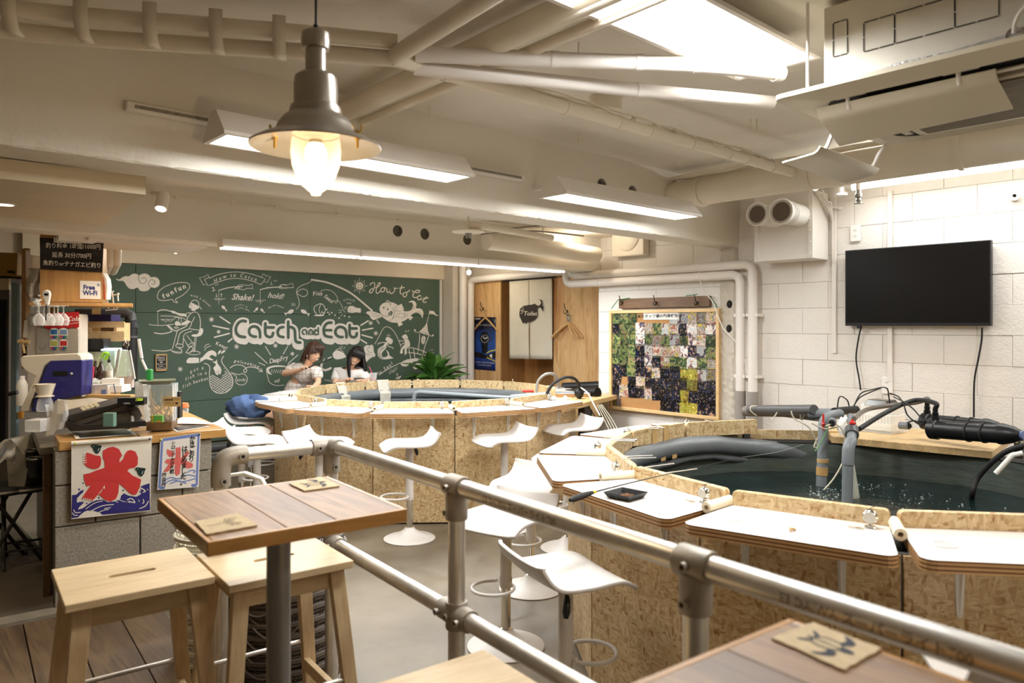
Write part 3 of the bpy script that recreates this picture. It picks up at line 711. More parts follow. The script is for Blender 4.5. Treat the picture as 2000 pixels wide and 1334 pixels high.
# grey pipework
t = thing('pond_pipework', 'grey plastic pipes with red valve levers rising out of the right pond', 'pipes', Pd(1660, 950, 3.7)*1)
def pipe(pts, r, m=m_grey, nm='pipe', n=16, par=None): return MB().tube(pts, r, n).build(nm, m, par or t)
A0 = Pd(1610, 935, 4.2)
pipe([Pd(1603, 965, 4.15), Pd(1606, 905, 4.15), Pd(1608, 830, 4.2)]+[Pd(1610, 822, 4.2), Pd(1618, 812, 4.22), Pd(1640, 808, 4.3)], .028)
pipe([Pd(1605, 928, 4.15), Pd(1606, 912, 4.15)], .031, plain('buff_band', S(190, 152, 96), .5), 'band')
pipe([Pd(1607, 903, 4.15), Pd(1607, 896, 4.15)], .031, plain('buff_band2', S(196, 160, 104), .5), 'band')
pipe([Pd(1654, 1010, 3.75), Pd(1656, 905, 3.75)], .026)
pipe([Pd(1656, 907, 3.75), Pd(1657, 878, 3.75), Pd(1659, 868, 3.76), Pd(1663, 862, 3.78)], .030, nm='elbow')
pipe([Pd(1663, 864, 3.78), Pd(1664, 840, 3.9), Pd(1662, 815, 4.3)], .024)
pipe([Pd(1664, 850, 3.85), Pd(1664, 838, 3.9)], .034, m_greyd, 'union')
pipe([Pd(1590, 800, 4.4), Pd(1500, 800, 4.9), Pd(1465, 800, 5.1)], .030, m_greyd)
pipe([Pd(1455, 803, 5.15), Pd(1530, 804, 4.9), Pd(1600, 812, 4.5)], .036, plain('lagged_pipe', S(120, 112, 104), .5, var=.15, vs=20, bmp=.5, bs=30), 'lagged_pipe')
pipe([Pd(1640, 808, 4.35), Pd(1580, 808, 4.45)], .032)
pipe([Pd(1625, 826, 3.95), Pd(1626, 823, 4.1)], .022, m_grey, 'open_pipe'); pipe([Pd(1624.5, 826.5, 3.945), Pd(1624.5, 826.4, 3.95)], .016, m_gap, 'pipe_mouth')
pipe([Pd(1758, 831, 4.45), Pd(1775, 832, 4.4)], .022, m_grey, 'offcut'); pipe([Pd(1775.6, 832, 4.398), Pd(1776, 832, 4.396)], .016, m_gap, 'offcut_mouth')
pipe([Pd(1630, 804, 4.3), Pd(1672, 800, 4.5)], .024, m_blackm)
B = MB(); c = Pd(1608, 828, 4.12); B.tube([c+Vector((0, 0, .055)), c+Vector((0, 0, -.035))], .006, 8); B.ball(c+Vector((.0, 0, 0)), .012, 8); B.build('valve_lever', m_red, t)
B = MB(); c = Pd(1665, 826, 3.86); B.ball(c, (.018, .018, .012), 10); B.tube([c, c+Vector((0, 0, .02))], .006, 8); B.build('valve_cap', m_red, t)
B = MB(); a, b_ = Pd(1521, 793, 4.85), Pd(1547, 795, 4.75); B.tube([a, b_], [.009, .011], 8); B.tube([(a+b_)/2, (a+b_)/2-Vector((0, 0, .03))], .010, 8); B.build('valve_lever', m_red, t)
# hoses and tubing
t2 = thing('hose_bundle', 'dark and clear hoses looping from the steriliser inlets to the grey pipes', 'hoses', n1-Vector((0, 0, .1)))
MB().tube(smooth([n1, n1+Vector((-.0, 0, .03)), Pd(1785, 782, 4.3), Pd(1730, 806, 4.15), Pd(1678, 838, 3.9)], 6), .013, 10).build('hose', m_blackm, t2)
MB().tube(smooth([n2, n2+Vector((0, 0, .025)), Pd(1790, 786, 4.4), Pd(1700, 798, 4.3), Pd(1668, 818, 4.0)], 6), .0135, 10).build('hose', plain('smoke_hose', S(112, 106, 98), .2), t2)
m_cord = plain('black_cord', S(26, 24, 23), .5)
t3 = thing('power_cord', 'thin black cords tangled around the air pump', 'cords', Pd(1700, 800, 4.6))
for pts in ([(1635, 800), (1640, 775), (1655, 782), (1662, 800), (1680, 776), (1720, 758)], [(1665, 800), (1680, 770), (1700, 762), (1730, 757), (1736, 775), (1738, 795)],
            [(1738, 768), (1755, 775), (1765, 790), (1772, 810), (1790, 826), (1800, 830)], [(1745, 775), (1765, 785), (1785, 800), (1803, 822)], [(1772, 826), (1785, 822), (1803, 829)]):
    MB().tube(smooth([Pd(x, y, 4.62-(.003*(x-1640) if x > 1760 else 0)) for x, y in pts], 5), .004, 6).build('cord', m_cord, t3)
t4 = thing('airline_tubes', 'thin clear and green airline tubes tied along the grey pipes and trailing into the water', 'tubes', Pd(1600, 850, 4.2))
m_air = plain('airline', S(214, 206, 182), .25)
for pts, d in (([(1478, 812), (1466, 802), (1470, 793), (1500, 797)], 5.0), ([(1520, 802), (1510, 818), (1506, 822)], 4.75), ([(1545, 803), (1552, 818), (1580, 835), (1597, 870), (1590, 872), (1600, 850), (1610, 832)], 4.2),
               ([(1562, 803), (1565, 820), (1575, 803)], 4.6), ([(1613, 832), (1630, 828), (1645, 840), (1652, 875), (1645, 905), (1628, 935), (1609, 957)], 3.95), ([(1585, 826), (1612, 838), (1640, 835), (1650, 860), (1651, 900), (1645, 942)], 4.0)):
    MB().tube(smooth([Pd(x, y, d) for x, y in pts], 6), .0042, 6).build('airline', m_air, t4)
MB().tube(smooth([Pd(x, y, 4.1) for x, y in ((1592, 881), (1600, 870), (1613, 845), (1616, 828))], 6), .003, 6).build('airline', plain('green_line', S(110, 170, 100), .3), t4)
# mesh filter sock
c1, c2 = Pd(1657, 860, 3.95), Pd(1667, 976, 3.85)
def sock(u, v): a = 2*PI*v; r = .016+.03*u; return c1.lerp(c2, u)+Vector((r*math.cos(a), r*math.sin(a)*.6, 0))
B = MB(); B.grid(sock, 14, 16); o = B.build('filter_sock', plain('net', S(196, 196, 180), .8, alpha=.72, var=.2, vs=90), solid=.0015); tag(o, 'pale net filter sock hanging beside the grey pipe into the water', 'filter')
B = MB(); c = Pd(1648, 832, 4.0); B.grid(lambda u, v: c+Vector((.05*u*math.cos(v*5.5), .03*u*math.sin(v*5.5), .045*u*math.sin(v*5.5+1)))+Vector((0, 0, .006*math.sin(v*40))), 4, 36)
o = B.build('net_bag', glassy('net_bag', (.9, .9, .9, 1), .3, .45), solid=.001); tag(o, 'crumpled clear plastic wrap tied round the pipe joint', 'wrap')
# black upright pipe and hose at the right edge
t = thing('standpipe', 'black upright pipe with a small white outlet at the right edge of the pond', 'pipe', Pz(1990, 985, .565))
q = Pz(1990, 985, .45); MB().cyl(q, Vector((q.x, q.y, .86)), .024, n=16).build('upright', m_black, t)
a = Vector((q.x, q.y, .84)); b_ = Pd(1945, 925, 3.35); MB().tube([Pd(1998, 885, 3.3), Pd(1978, 889, 3.32), b_], .012, 12).build('outlet', m_wht, t)
for z in (.60, .80): MB().cyl((q.x, q.y, z), (q.x, q.y, z+.015), .03, n=16).build('ring_clamp', m_chrome, t)
o = MB().tube(smooth([Pd(2010, 868, 3.6), Pd(1960, 885, 3.7), Pd(1912, 930, 3.8), Pd(1899, 965, 3.8), Pz(1899, 985, .5)], 7), .014, 10).build('hose', m_blackm); tag(o, 'black hose arching from the right edge down into the dark water', 'hose')
# ---------------------------------------------------------------- equipment at the right of the far pond
t = thing('pump_table', 'rough wooden table board beside the far pond carrying a black pump', 'table', (4.9, 4.9, 0))
a = [Pz(1097, 797, .80), Pz(1168, 788, .80)]; B = MB()
B.prism([(a[0].x, a[0].y), (5.50, 4.55), (5.56, 5.3), (5.05, 5.35)], .76, .80); B.build('board', m_pine, t, smooth=False, bevel=.003)
for (x, y) in ((5.2, 4.7), (5.45, 5.2)): MB().bx(x-.04, x+.04, y-.04, y+.04, 0, .76).build('leg', m_greyd, t, smooth=False)
for x in (1112, 1150): MB().cyl(Pd(x, 800, 7.2)*1, Vector((Pd(x, 800, 7.2).x, Pd(x, 800, 7.2).y, 0)), .035, n=16).build('pipe_leg', m_greyd, t)
t = thing('pond_pump', 'black cylindrical pump on the board between far pond and the white wall', 'pump', Pd(1140, 782, 6.9))
MB().cyl(Pd(1108, 770, 7.2), Pd(1168, 767, 6.9), .05, n=20).build('body', m_black, t)
MB().cyl(Pd(1100, 756, 7.6), Pd(1172, 753, 7.4), .045, n=20).build('upper_tube', m_black, t)
MB().cyl(Pd(1072, 772, 6.9), Pd(1140, 772, 6.9), .034, n=16).build('grey_pipe', m_grey, t)
MB().ball(Pd(1131, 768, 6.7), (.045, .045, .05), 14).build('valve', m_black, t)
t = thing('hose_arches', 'ribbed grey hose and black hose arching over the right end of the far pond', 'hoses', Pd(1080, 765, 6.8))
MB().tube(smooth([Pd(1048, 766, 6.9), Pd(1051, 745, 6.9), Pd(1066, 731, 6.9), Pd(1084, 733, 6.95), Pd(1092, 757, 7.1)], 6), .014, 10).build('hose', plain('clear_grey_hose', S(140, 136, 130), .2), t)
MB().tube(smooth([Pd(1067, 771, 6.6), Pd(1080, 750, 6.6), Pd(1105, 737, 6.6), Pd(1125, 742, 6.65), Pd(1134, 762, 6.7)], 6), .014, 10).build('hose', m_blackm, t)
MB().tube(smooth([Pd(1133, 756, 6.7), Pd(1148, 768, 6.5), Pd(1160, 790, 6.3), Pd(1172, 812, 6.2)], 5), .006, 8).build('cable', m_wht, t)
MB().tube(smooth([Pd(1132, 778, 6.7), Pd(1150, 795, 6.5), Pd(1163, 815, 6.4)], 5), .005, 8).build('cable', m_cord, t)
for i in range(4): MB().tube(smooth([Pd(1166+i*3, 790, 6.6), Pd(1178+i*5, 815, 6.4), Pd(1192+i*6, 845, 6.2)], 4), .003, 6).build('airline', m_air, t)
for x in (1092, 1099, 1107, 1118): MB().tube(smooth([Pd(x, 800, 6.75), Pd(x+3, 830, 6.75), Pd(x-2, 850, 6.75), Pd(x+8, 868, 6.75)], 4), .010 if x > 1100 else .006, 8).build('hanging_hose', m_greyd if x > 1100 else m_wht, t)
t = thing('far_pond_pipe', 'grey pipe lying level across the far pond with a red lever', 'pipe', Pd(960, 780, 6.7))
MB().tube([Pd(809, 793, 6.9), Pd(809, 775, 6.9), Pd(812, 768, 6.9), Pd(820, 766, 6.9), Pd(990, 777, 6.7), Pd(1070, 772, 6.7)], .020, 14).build('pipe', m_grey, t)
MB().tube([Pd(998, 777, 6.65), Pd(1075, 771, 6.65)], .030, 14).build('coupling', m_grey, t)
MB().tube([Pd(1020, 764, 6.7), Pd(1043, 764, 6.7)], .012, 8).build('lever', m_red, t)
for x, lab in ((1082, 'folded white tissue left on the far pond desk by the bell'), (1104, 'crumpled white tissue with red print on the far pond desk')):
    q = Pz(x, 781, .836); B = MB(); rnd = random.Random(x)
    B.grid(lambda u, v: q+Vector(((u-.5)*.09, (v-.5)*.07, .004+.035*math.sin(u*PI)*math.sin(v*PI)*rnd.uniform(.6, 1))), 6, 6); o = B.build('tissue', m_wht, solid=.001); tag(o, lab, 'tissue', 'tissues on the far pond desk')
# ---------------------------------------------------------------- pipe railing with cast fittings
RZ, LZ = 1.015, .655
rail = thing('pipe_railing', 'galvanised pipe railing with cast elbow and tee fittings along the deck edge', 'railing', R(0, 0, .09))
RR = .0243
PV = [-.0, -.87, -1.71, -2.9]    # posts along the long side (v), corner first
MB().tube([R(0, -.03, RZ), R(0, -3.5, RZ)], RR, 24).build('top_rail', m_steel, rail)
MB().tube([R(-.36, 0, RZ), R(-.045, 0, RZ)], RR, 24).build('top_rail', m_steel, rail)
MB().tube([R(0, -.03, LZ), R(0, -3.5, LZ)], RR, 24).build('mid_rail', m_steel, rail)
MB().tube([R(-.40, 0, .09), R(-.40, 0, RZ-.03)], RR, 24).build('post', m_steel, rail)
for v in PV: MB().tube([R(0, v, .09), R(0, v, RZ-.03)], RR, 24).build('post', m_steel, rail)
uX = (R(1, 0)-R(0, 0)); vY = (R(0, 1)-R(0, 0))
def screw(B, p, d, r=.009):
    B.lathe([(r*.6, .004), (r*.62, .010), (r, .010), (r, 0)], p, 14, Vector((0, 0, 1)).rotation_difference(d).to_matrix())
def sleeve(B, p, d, L=.062, r=.0315):
    a = p-d*L/2; b_ = p+d*L/2; B.tube([a, a+d*.004, b_-d*.004, b_], [r*.96, r, r, r*.96], 22)
Z3 = Vector((0, 0, 1))
dark_screw = plain('screw_socket', S(46, 40, 36), .5, .6)
def fitting(nm, parts, screws):
    B = MB()
    for p, d, L in parts: sleeve(B, p, d, L)
    for p, d in screws: screw(B, p, d)
    o = B.build(nm, m_cast, rail)
    B = MB()
    for p, d in screws: B.tube([p+d*.0075, p+d*.0085], .0042, 6)
    B.build('set_screw', dark_screw, o)
for v in PV[1:]:
    c = R(0, v, RZ); fitting('tee_fitting', [(c, vY, .075), (c-Z3*.055, Z3, .075)], [(c-uX*.0315+vY*.0, -uX), (c-uX*.0315-Z3*.07, -uX)])
    c = R(0, v, LZ); fitting('cross_fitting', [(c, Z3, .075), (c+vY*.04, vY, .06), (c-vY*.04, vY, .06)], [(c-uX*.0315+Z3*.0, -uX), (c-uX*.0315+vY*.052, -uX), (c-uX*.0315-vY*.052, -uX)])
c = R(0, 0, RZ); fitting('corner_fitting', [(c-uX*.042, uX, .075), (c-vY*.032, vY, .07), (c-Z3*.05, Z3, .10)], [(c-uX*.06-vY*.0315, -vY), (c-Z3*.075-vY*.0315, -vY)])
c = R(0, 0, LZ); fitting('corner_fitting', [(c, Z3, .07), (c-vY*.04, vY, .07)], [(c-uX*.0315-vY*.05, -uX)])
c = R(-.40, 0, RZ)
B = MB(); B.tube(smooth([c-Z3*.10, c-Z3*.045, c-Z3*.012+uX*.012, c+uX*.045, c+uX*.085], 5), .0325, 22)
sA = [(c+uX*.062-vY*.0325, -vY), (c-Z3*.078-vY*.0325, -vY)]
for p_, d_ in sA: screw(B, p_, d_, .011)
el = B.build('elbow_fitting', m_cast, rail); B = MB()
for p_, d_ in sA: B.tube([p_+d_*.0085, p_+d_*.0095], .005, 6)
B.build('set_screw', dark_screw, el)
for v in PV+[None]:
    c = R(0, v, .09) if v is not None else R(-.40, 0, .09); B = MB(); B.lathe([(.05, 0), (.05, .006), (.033, .01), (.033, .04), (.025, .042)], c, 22); B.build('base_flange', m_cast, rail)
# faint printing on the pipe
m_print = plain('faded_print', S(120, 112, 102), .5, .4)
for v0, t_ in ((-.98, 'E3 DAIWA スーパーライト700'), (-1.85, 'E3 DAIWA スーパーライト700')):
    nchar = len(t_)
    mp = lambda x, y, L, v0=v0: R(0, v0-x, RZ)+(-uX*math.cos(.35-y/RR)+Z3*math.sin(.35-y/RR))*(RR+.0004)
    ink = Ink(mp); ink.text(t_, .2, .010, .022, flip=-1, off=.01); ink.build('pipe_print', m_print, rail)
# ---------------------------------------------------------------- bar tables on a steel post
def mat_xy(B, c, ang, w, h, rnd):
    pts = []
    for i in range(40):
        t = i/40*4; k = int(t); f = t-k; cs = [(-1, -1), (1, -1), (1, 1), (-1, 1), (-1, -1)]
        x = cs[k][0]*(1-f)+cs[k+1][0]*f; y = cs[k][1]*(1-f)+cs[k+1][1]*f; pts.append((x*w/2+rnd.uniform(-.002, .002), y*h/2+rnd.uniform(-.002, .002)))
    M = Matrix.Translation(c)@Matrix.Rotation(ang, 4, 'Z'); B.M = M; B.prism(pts, 0, .0035); return M
m_mat = plain('hemp_mat', S(206, 186, 152), .85, var=.1, vs=40, bmp=.6, bs=220)
m_ink = plain('navy_ink', S(52, 56, 70), .8, var=.15, vs=50)
m_inkb = plain('grey_ink', S(96, 84, 68), .8, var=.15, vs=50)
def table(name_lab, c, u0, v0, w=.485, h=.485, seed=1, gaps=(.36, .62)):
    # c: far right corner in deck frame (u, v); the top runs to -w, -h from it
    t = thing('bar_table', name_lab, 'table', R(c[0]-w/2, c[1]-h/2, .09)); Zt = 1.005
    xs = [0]+list(gaps)+[1]
    for i in range(len(xs)-1):
        B = MB(); boxR(B, c[0]-w+.012+(w-.024)*xs[i]+.0008, c[0]-w+.012+(w-.024)*xs[i+1]-.0008, c[1]-h+.012, c[1]-.012, Zt-.028, Zt-random.uniform(0, .0008)); B.build('top_board', m_tablev, t, smooth=False, bevel=.0015)
    for (a, b_, e, f) in ((c[0]-w, c[0], c[1]-h, c[1]-h+.012), (c[0]-w, c[0], c[1]-.012, c[1]), (c[0]-w, c[0]-w+.012, c[1]-h+.012, c[1]-.012), (c[0]-.012, c[0], c[1]-h+.012, c[1]-.012)):
        B = MB(); boxR(B, a, b_, e, f, Zt-.033, Zt-.0005); B.build('edge_strip', m_tabedge, t, smooth=False, bevel=.002)
    p = R(c[0]-w/2, c[1]-h/2)
    MB().cyl((p.x, p.y, .1), (p.x, p.y, Zt-.03), .0303, n=28).build('post', m_greypost, t)
    MB().lathe([(.055, Zt-.030), (.055, Zt-.036), (.034, Zt-.04), (.034, Zt-.09), (.0305, Zt-.09)], (p.x, p.y, 0), 26).build('flange', m_greypost, t)
    MB().lathe([(.19, .09), (.19, .098), (.035, .104), (.0, .104)], (p.x, p.y, 0), 36).build('foot_plate', m_greypost, t)
    return Zt
m_tablev = wood('table_board', S(100, 72, 44), S(160, 122, 82), axis=1, scale=1.1, rough=.48, dark=S(84, 58, 36), coat=.08, band=12)
m_greypost = plain('grey_painted_steel', S(140, 138, 134), .35, .45, var=.04)
# find the corners from where they stand
def inv_R(p): d = Vector(p)-R(0, 0); return (d.dot(uX), d.dot(vY))
c1 = inv_R(Pz(650, 933, 1.005)); e1 = inv_R(Pz(403, 1058, 1.005)); c2 = inv_R(Pz(1541, 1206, 1.005))
Zt = table('square bar table of old boards on a grey post, two printed mats on it', (-.214, -.477), 0, 0, .48, .50)
table('square bar table at the bottom right corner with a turtle mat', (c2[0], c2[1]), 0, 0, .5, .5, gaps=(.3, .66))
def turtle(ink, k=1, lines=1.4):
    ink.line([(-9, 0), (-6, -6), (1, -7.5), (8, -5), (9.5, 0), (8, 5), (1, 7.5), (-6, 6)], 1.3, closed=True); ink.line([(-8, 0), (8, 0)], 1.1)
    ink.poly([(9, -2.5), (13, -3.5), (17, -1.5), (17.5, 1.5), (13, 3.5), (9, 2.5)], sm=3)
    for s in (-1, 1):
        ink.poly([(5, s*7), (8, s*6), (12, s*10), (11, s*15), (6, s*19), (1, s*20), (5, s*15), (6, s*11)], sm=3); ink.poly([(-7, s*5), (-11, s*9), (-15, s*10), (-12, s*6), (-9, s*3)], sm=2)
    ink.poly([(-9, -1.5), (-14, 0), (-9, 1.5)])
def monstera(ink):
    for s in (-1, 1):
        for i in range(7):
            a = -1.15+i*.37; r0, r1 = 3, 17-abs(i-3)*1.2; ca, sa = math.cos(a), math.sin(a)
            ink.poly([(r0*ca*.6-2, s*(r0*(sa+1.2)*.5+1)), ((r1)*ca*.95, s*(r1*(sa+1.15)*.42+1)), ((r1+1)*math.cos(a+.16), s*((r1+1)*(math.sin(a+.16)+1.15)*.42+1)), (r1*.6*math.cos(a+.2), s*(r1*.45*(math.sin(a+.2)+1.15)*.5+1))])
    ink.line([(-18, 0), (10, 0)], .9)
rnd = random.Random(9)
for (lab, cs, dr, mi, k_) in (('beige mat with a leaf print on the near corner of the bar table', [(381, 1020.4), (464, 1004), (503, 1027), (404, 1045)], monstera, m_inkb, .80), ('beige mat with a turtle print at the back of the bar table', [(565, 945.6), (625, 932.5), (663, 950), (594.5, 960)], turtle, m_ink, .85),
        ('beige mat with navy turtle print on the bottom right table', [(1587, 1218), (1722, 1269), (1648, 1311), (1506.5, 1248)], turtle, m_ink, .85)):
    W4 = [Pz(x, y, 1.0065) for x, y in cs]; c = sum(W4, Vector())/4; t = thing('table_mat', lab, 'mat', c)
    e1 = ((W4[1]-W4[0])+(W4[2]-W4[3]))/4; e2 = ((W4[3]-W4[0])+(W4[2]-W4[1]))/4
    pts = []
    for i in range(48):
        s_ = i/12; kk = int(s_); f = s_-kk; a = W4[kk].lerp(W4[(kk+1) % 4], f); pts.append(a+Vector((rnd.uniform(-.0012, .0012), rnd.uniform(-.0012, .0012), 0)))
    B = MB(); B.prism([(p_.x, p_.y) for p_ in pts], 1.0058, 1.009); B.build('cloth', m_mat, t, smooth=False)
    ink = Ink(lambda x, y, L: c+e1*(x/20*k_)+e2*(y/20*k_)+Vector((0, 0, .0032+.0002*L))); dr(ink); ink.build('print', mi, t)
# ---------------------------------------------------------------- wooden stools
def wstool():
    t = thing('wooden_stool', 's', 'stool'); hs = .63
    w_, d_ = .385, .365
    # seat with a slot: outer ring quads around the slot
    B = MB(); slot = rrect(.13, .026, .0125, 5); n = len(slot); outer = []
    for x, y in slot:
        a = math.atan2(y/d_, x/w_); 
        c_, s_ = math.cos(a), math.sin(a); k = min(w_/2/max(abs(c_), 1e-6), 1e9); 
        sx, sy = c_, s_*(d_/w_); m = min(w_/2/max(abs(sx), 1e-6), d_/2/max(abs(sy), 1e-6)); outer.append((sx*m, sy*m))
    corners = [(w_/2, d_/2), (-w_/2, d_/2), (-w_/2, -d_/2), (w_/2, -d_/2)]
    for cx_, cy_ in corners:
        i = min(range(n), key=lambda i: (outer[i][0]-cx_)**2+(outer[i][1]-cy_)**2); outer[i] = (cx_, cy_)
    for z, flip in ((hs, 0), (hs-.024, 1)):
        o0 = len(B.v); B.add([(x, y, z) for x, y in slot]+[(x, y, z) for x, y in outer], [(i, (i+1) % n, n+(i+1) % n, n+i) for i in range(n)])
    B.f += [[i, (i+1) % n, 2*n+(i+1) % n, 2*n+i] for i in range(n)]+[[n+i, n+(i+1) % n, 3*n+(i+1) % n, 3*n+i] for i in range(n)]; B.mi += [0]*(2*n)
    B.build('seat', m_birch, t, smooth=False, bevel=.003)
    def leg(sx, sy):
        B = MB(); a = Vector((sx*(w_/2-.045), sy*(d_/2-.04), hs-.024)); b_ = Vector((sx*(w_/2+.01), sy*(d_/2+.015), 0)); hw, hd = .024, .015
        vs = [p+Vector((i*hw*(1.0 if p is a else .85), j*hd, 0)) for p in (a, b_) for i, j in ((-1, -1), (1, -1), (1, 1), (-1, 1))]
        B.add(vs, [(0, 1, 2, 3), (4, 7, 6, 5), (0, 4, 5, 1), (1, 5, 6, 2), (2, 6, 7, 3), (3, 7, 4, 0)]); return B
    for sx in (-1, 1):
        for sy in (-1, 1): leg(sx, sy).build('leg', m_birchv, t, smooth=False, bevel=.002)
    for sy in (-1, 1): MB().bx(-w_/2+.06, w_/2-.06, sy*(d_/2-.043)-.008, sy*(d_/2-.043)+.008, hs-.085, hs-.024).build('apron', m_birch, t, smooth=False, bevel=.001)
    for sx in (-1, 1): MB().bx(sx*(w_/2-.05)-.008, sx*(w_/2-.05)+.008, -d_/2+.05, d_/2-.05, hs-.085, hs-.024).build('apron', m_birch, t, smooth=False, bevel=.001)
    for sy in (-1, 1): MB().cyl((-w_/2-.0, sy*(d_/2-.005), .26), (w_/2, sy*(d_/2-.005), .26), .0075, n=12).build('metal_rung', m_steel, t)
    for sx in (-1, 1): MB().bx(sx*(w_/2-.02)-.01, sx*(w_/2-.02)+.01, -d_/2+.01, d_/2-.01, .16, .20).build('side_rung', m_birch, t, smooth=False, bevel=.001)
    return t
ws_ = wstool()
def place_w(px_list, lab, rz, first=False):
    ps = [Pz(x, y, .72) for x, y in px_list]; c = sum(ps, Vector())/len(ps); c.z = .09
    if first: ws_.location = c; ws_.rotation_euler = (0, 0, rz); ws_['label'] = lab; ws_['group'] = 'birch stools on the deck'; return
    return dup(ws_, c, rz, lab, 'birch stools on the deck')
q = R(-.70, -.152, .09); ws_.location = q; ws_.rotation_euler = (0, 0, -DA); ws_['group'] = 'birch stools on the deck'
ws_['label'] = 'birch stool at the left with a slotted seat, fully clear of the table'
dup(ws_, R(-.307, -.262, .09), -DA, 'birch stool standing behind the grey table post in front of the baskets', 'birch stools on the deck')
dup(ws_, R(-.149-.1925, -1.221-.18, .09), -DA, 'birch stool at the bottom edge, only a corner of its seat showing', 'birch stools on the deck')
# ---------------------------------------------------------------- stacks of woven plastic fish baskets
def basket(name, r0, r1, h, m, holes=26, handle=False):
    t = thing(name, 'b', 'basket')
    B = MB(); B.lathe([(r1-.006, h-.012), (r1+.004, h-.014), (r1+.006, h), (r1-.004, h+.002), (r1-.006, h-.012)], n=36); B.build('rim', m, t)
    B = MB()
    for k in range(4): z = h*(.12+.2*k); r = r0+(r1-r0)*z/h; B.lathe([(r-.0022, z), (r, z-.004), (r+.0022, z), (r, z+.004), (r-.0022, z)], n=36)
    for i in range(holes):
        a = 2*PI*i/holes
        for o_ in (0, .055): B.tube([(r0*math.cos(a+o_), r0*math.sin(a+o_), 0), (r1*math.cos(a+o_), r1*math.sin(a+o_), h-.01)], .0022, 4)
    o = B.build('weave', m, t, kind='stuff')
    B = MB(); B.lathe([(0, .002), (r0, .002), (r0, .006), (0, .006)], n=30); B.build('bottom', m, t)
    B = MB()
    for s in (1,):
        B.tube(smooth([Vector((math.cos(a)*r1*1.02, math.sin(a)*r1*1.02, h-.01-.05*math.sin((i)/8*PI))) for i, a in enumerate([-.35+.0875*j-PI/2 for j in range(9)])], 2), .004, 6)
    B.build('handle', m, t); return t
m_bask = plain('taupe_basket', S(112, 102, 94), .5, var=.06); m_baskw = plain('white_basket', S(236, 230, 212), .45)
bk = basket('fish_basket', .215, .245, .10, m_bask); bw = basket('white_fish_basket', .13, .15, .10, m_baskw)
G1 = 'nested taupe fish baskets stacked behind the birch stool'; G2 = 'nested white fish baskets stacked by the elbow post'
c = at_px(553, 3.02)
n1_ = 13
for i in range(n1_):
    z = .002+i*.047; lab = ORD[n1_-1-i]+' taupe woven basket from the top of the stack behind the birch stool'
    if i == 0: bk.location = (c[0], c[1], z); bk['label'] = lab; bk['group'] = G1
    else: dup(bk, (c[0]+random.uniform(-.004, .004), c[1]+random.uniform(-.004, .004), z), random.uniform(-.2, .2)-YAW, lab, G1)
c = at_px(418, 3.1)
for i in range(12):
    z = .002+i*.05; lab = 'topmost white basket, its arched handle raised beside the elbow post' if i == 11 else ORD[11-i]+' white woven basket from the top of the stack by the elbow post'
    if i == 0: bw.location = (c[0], c[1], z); bw['label'] = lab; bw['group'] = G2
    else: o = dup(bw, (c[0], c[1], z), random.uniform(-.2, .2), lab, G2)
pp = [Vector((c[0], c[1], .62))+Vector((CS, -SN, 0))*x+Vector((0, 0, z)) for x, z in ((-.02, .0), (-.02, .10), (.0, .17), (.06, .215), (.13, .225), (.20, .20), (.235, .13), (.24, 0))]
MB().grid(lambda u, v: pp[round(u*7)]+Vector((SN, CS, 0))*(v-.5)*.03, 7, 1).build('raised_handle', m_baskw, o, solid=.012, bevel=.002)
# ---------------------------------------------------------------- chalkboard with its painted drawings
cb = thing('chalkboard', 'wall-wide dark green chalkboard with white painted fishing drawings and lettering', 'chalkboard', (3.85, 7.86, .25))
m_green = plain('board_green', S(82, 100, 86), .6, var=.06, vs=2.5, spec=.3)
for (x0, x1) in ((1.30, 2.139), (2.143, 3.997), (4.001, 5.845)):
    for (z0, z1) in ((.25, .683), (.687, 1.593), (1.597, 2.068)):
        MB().bx(x0, x1, 7.85, 7.87, z0, z1).build('board_panel', m_green, cb, smooth=False, bevel=.0015)
MB().bx(5.845, 5.875, 7.83, 7.88, .2, 2.07).build('side_trim', m_white, cb, smooth=False, bevel=.003)
m_chalk = plain('white_board_paint', S(236, 228, 218), .7, var=.06, vs=12)
m_soft = plain('soft_board_paint', S(168, 170, 158), .7, var=.12, vs=30)
def mpB(x, y, L): return PY(x, y, 7.8485-.0012*L)
def K(): return Ink(mpB)
def T(k, ox, oy, pts): return [(ox+x/k, oy+y/k) for x, y in pts]
# -- title: fat white outline letters with green cores
def Q(pts): return T(6.897, 430, 600, pts)
big = [[(345, 190), (300, 183), (255, 205), (222, 255), (212, 310), (225, 355), (265, 390), (335, 402)],
       [(482, 397), (440, 392), (400, 365), (390, 320), (405, 280), (450, 258), (500, 270), (530, 310), (537, 360), (538, 405)],
       [(610, 218), (608, 340), (625, 385), (665, 402), (700, 390), (714, 345)], [(610, 272), (722, 272)],
       [(852, 268), (805, 278), (775, 330), (792, 385), (852, 403)],
       [(918, 195), (918, 410)], [(920, 272), (965, 270), (1005, 310), (1012, 420), (1030, 465), (1080, 476)],
       [(1500, 208), (1450, 212), (1408, 255), (1396, 320), (1420, 385), (1500, 403)], [(1402, 310), (1495, 310)],
       [(1648, 402), (1600, 397), (1560, 365), (1556, 310), (1600, 266), (1660, 275), (1695, 320), (1702, 405)],
       [(1745, 240), (1744, 350), (1765, 395), (1805, 403), (1834, 385), (1840, 350)], [(1748, 286), (1838, 286)]]
sml = [[(1140, 368), (1112, 352), (1110, 318), (1138, 302), (1164, 318), (1168, 374)], [(1197, 374), (1197, 325), (1220, 303), (1243, 322), (1246, 374)],
       [(1322, 268), (1322, 374)], [(1318, 330), (1290, 303), (1262, 335), (1284, 370), (1318, 362)]]
A = K()
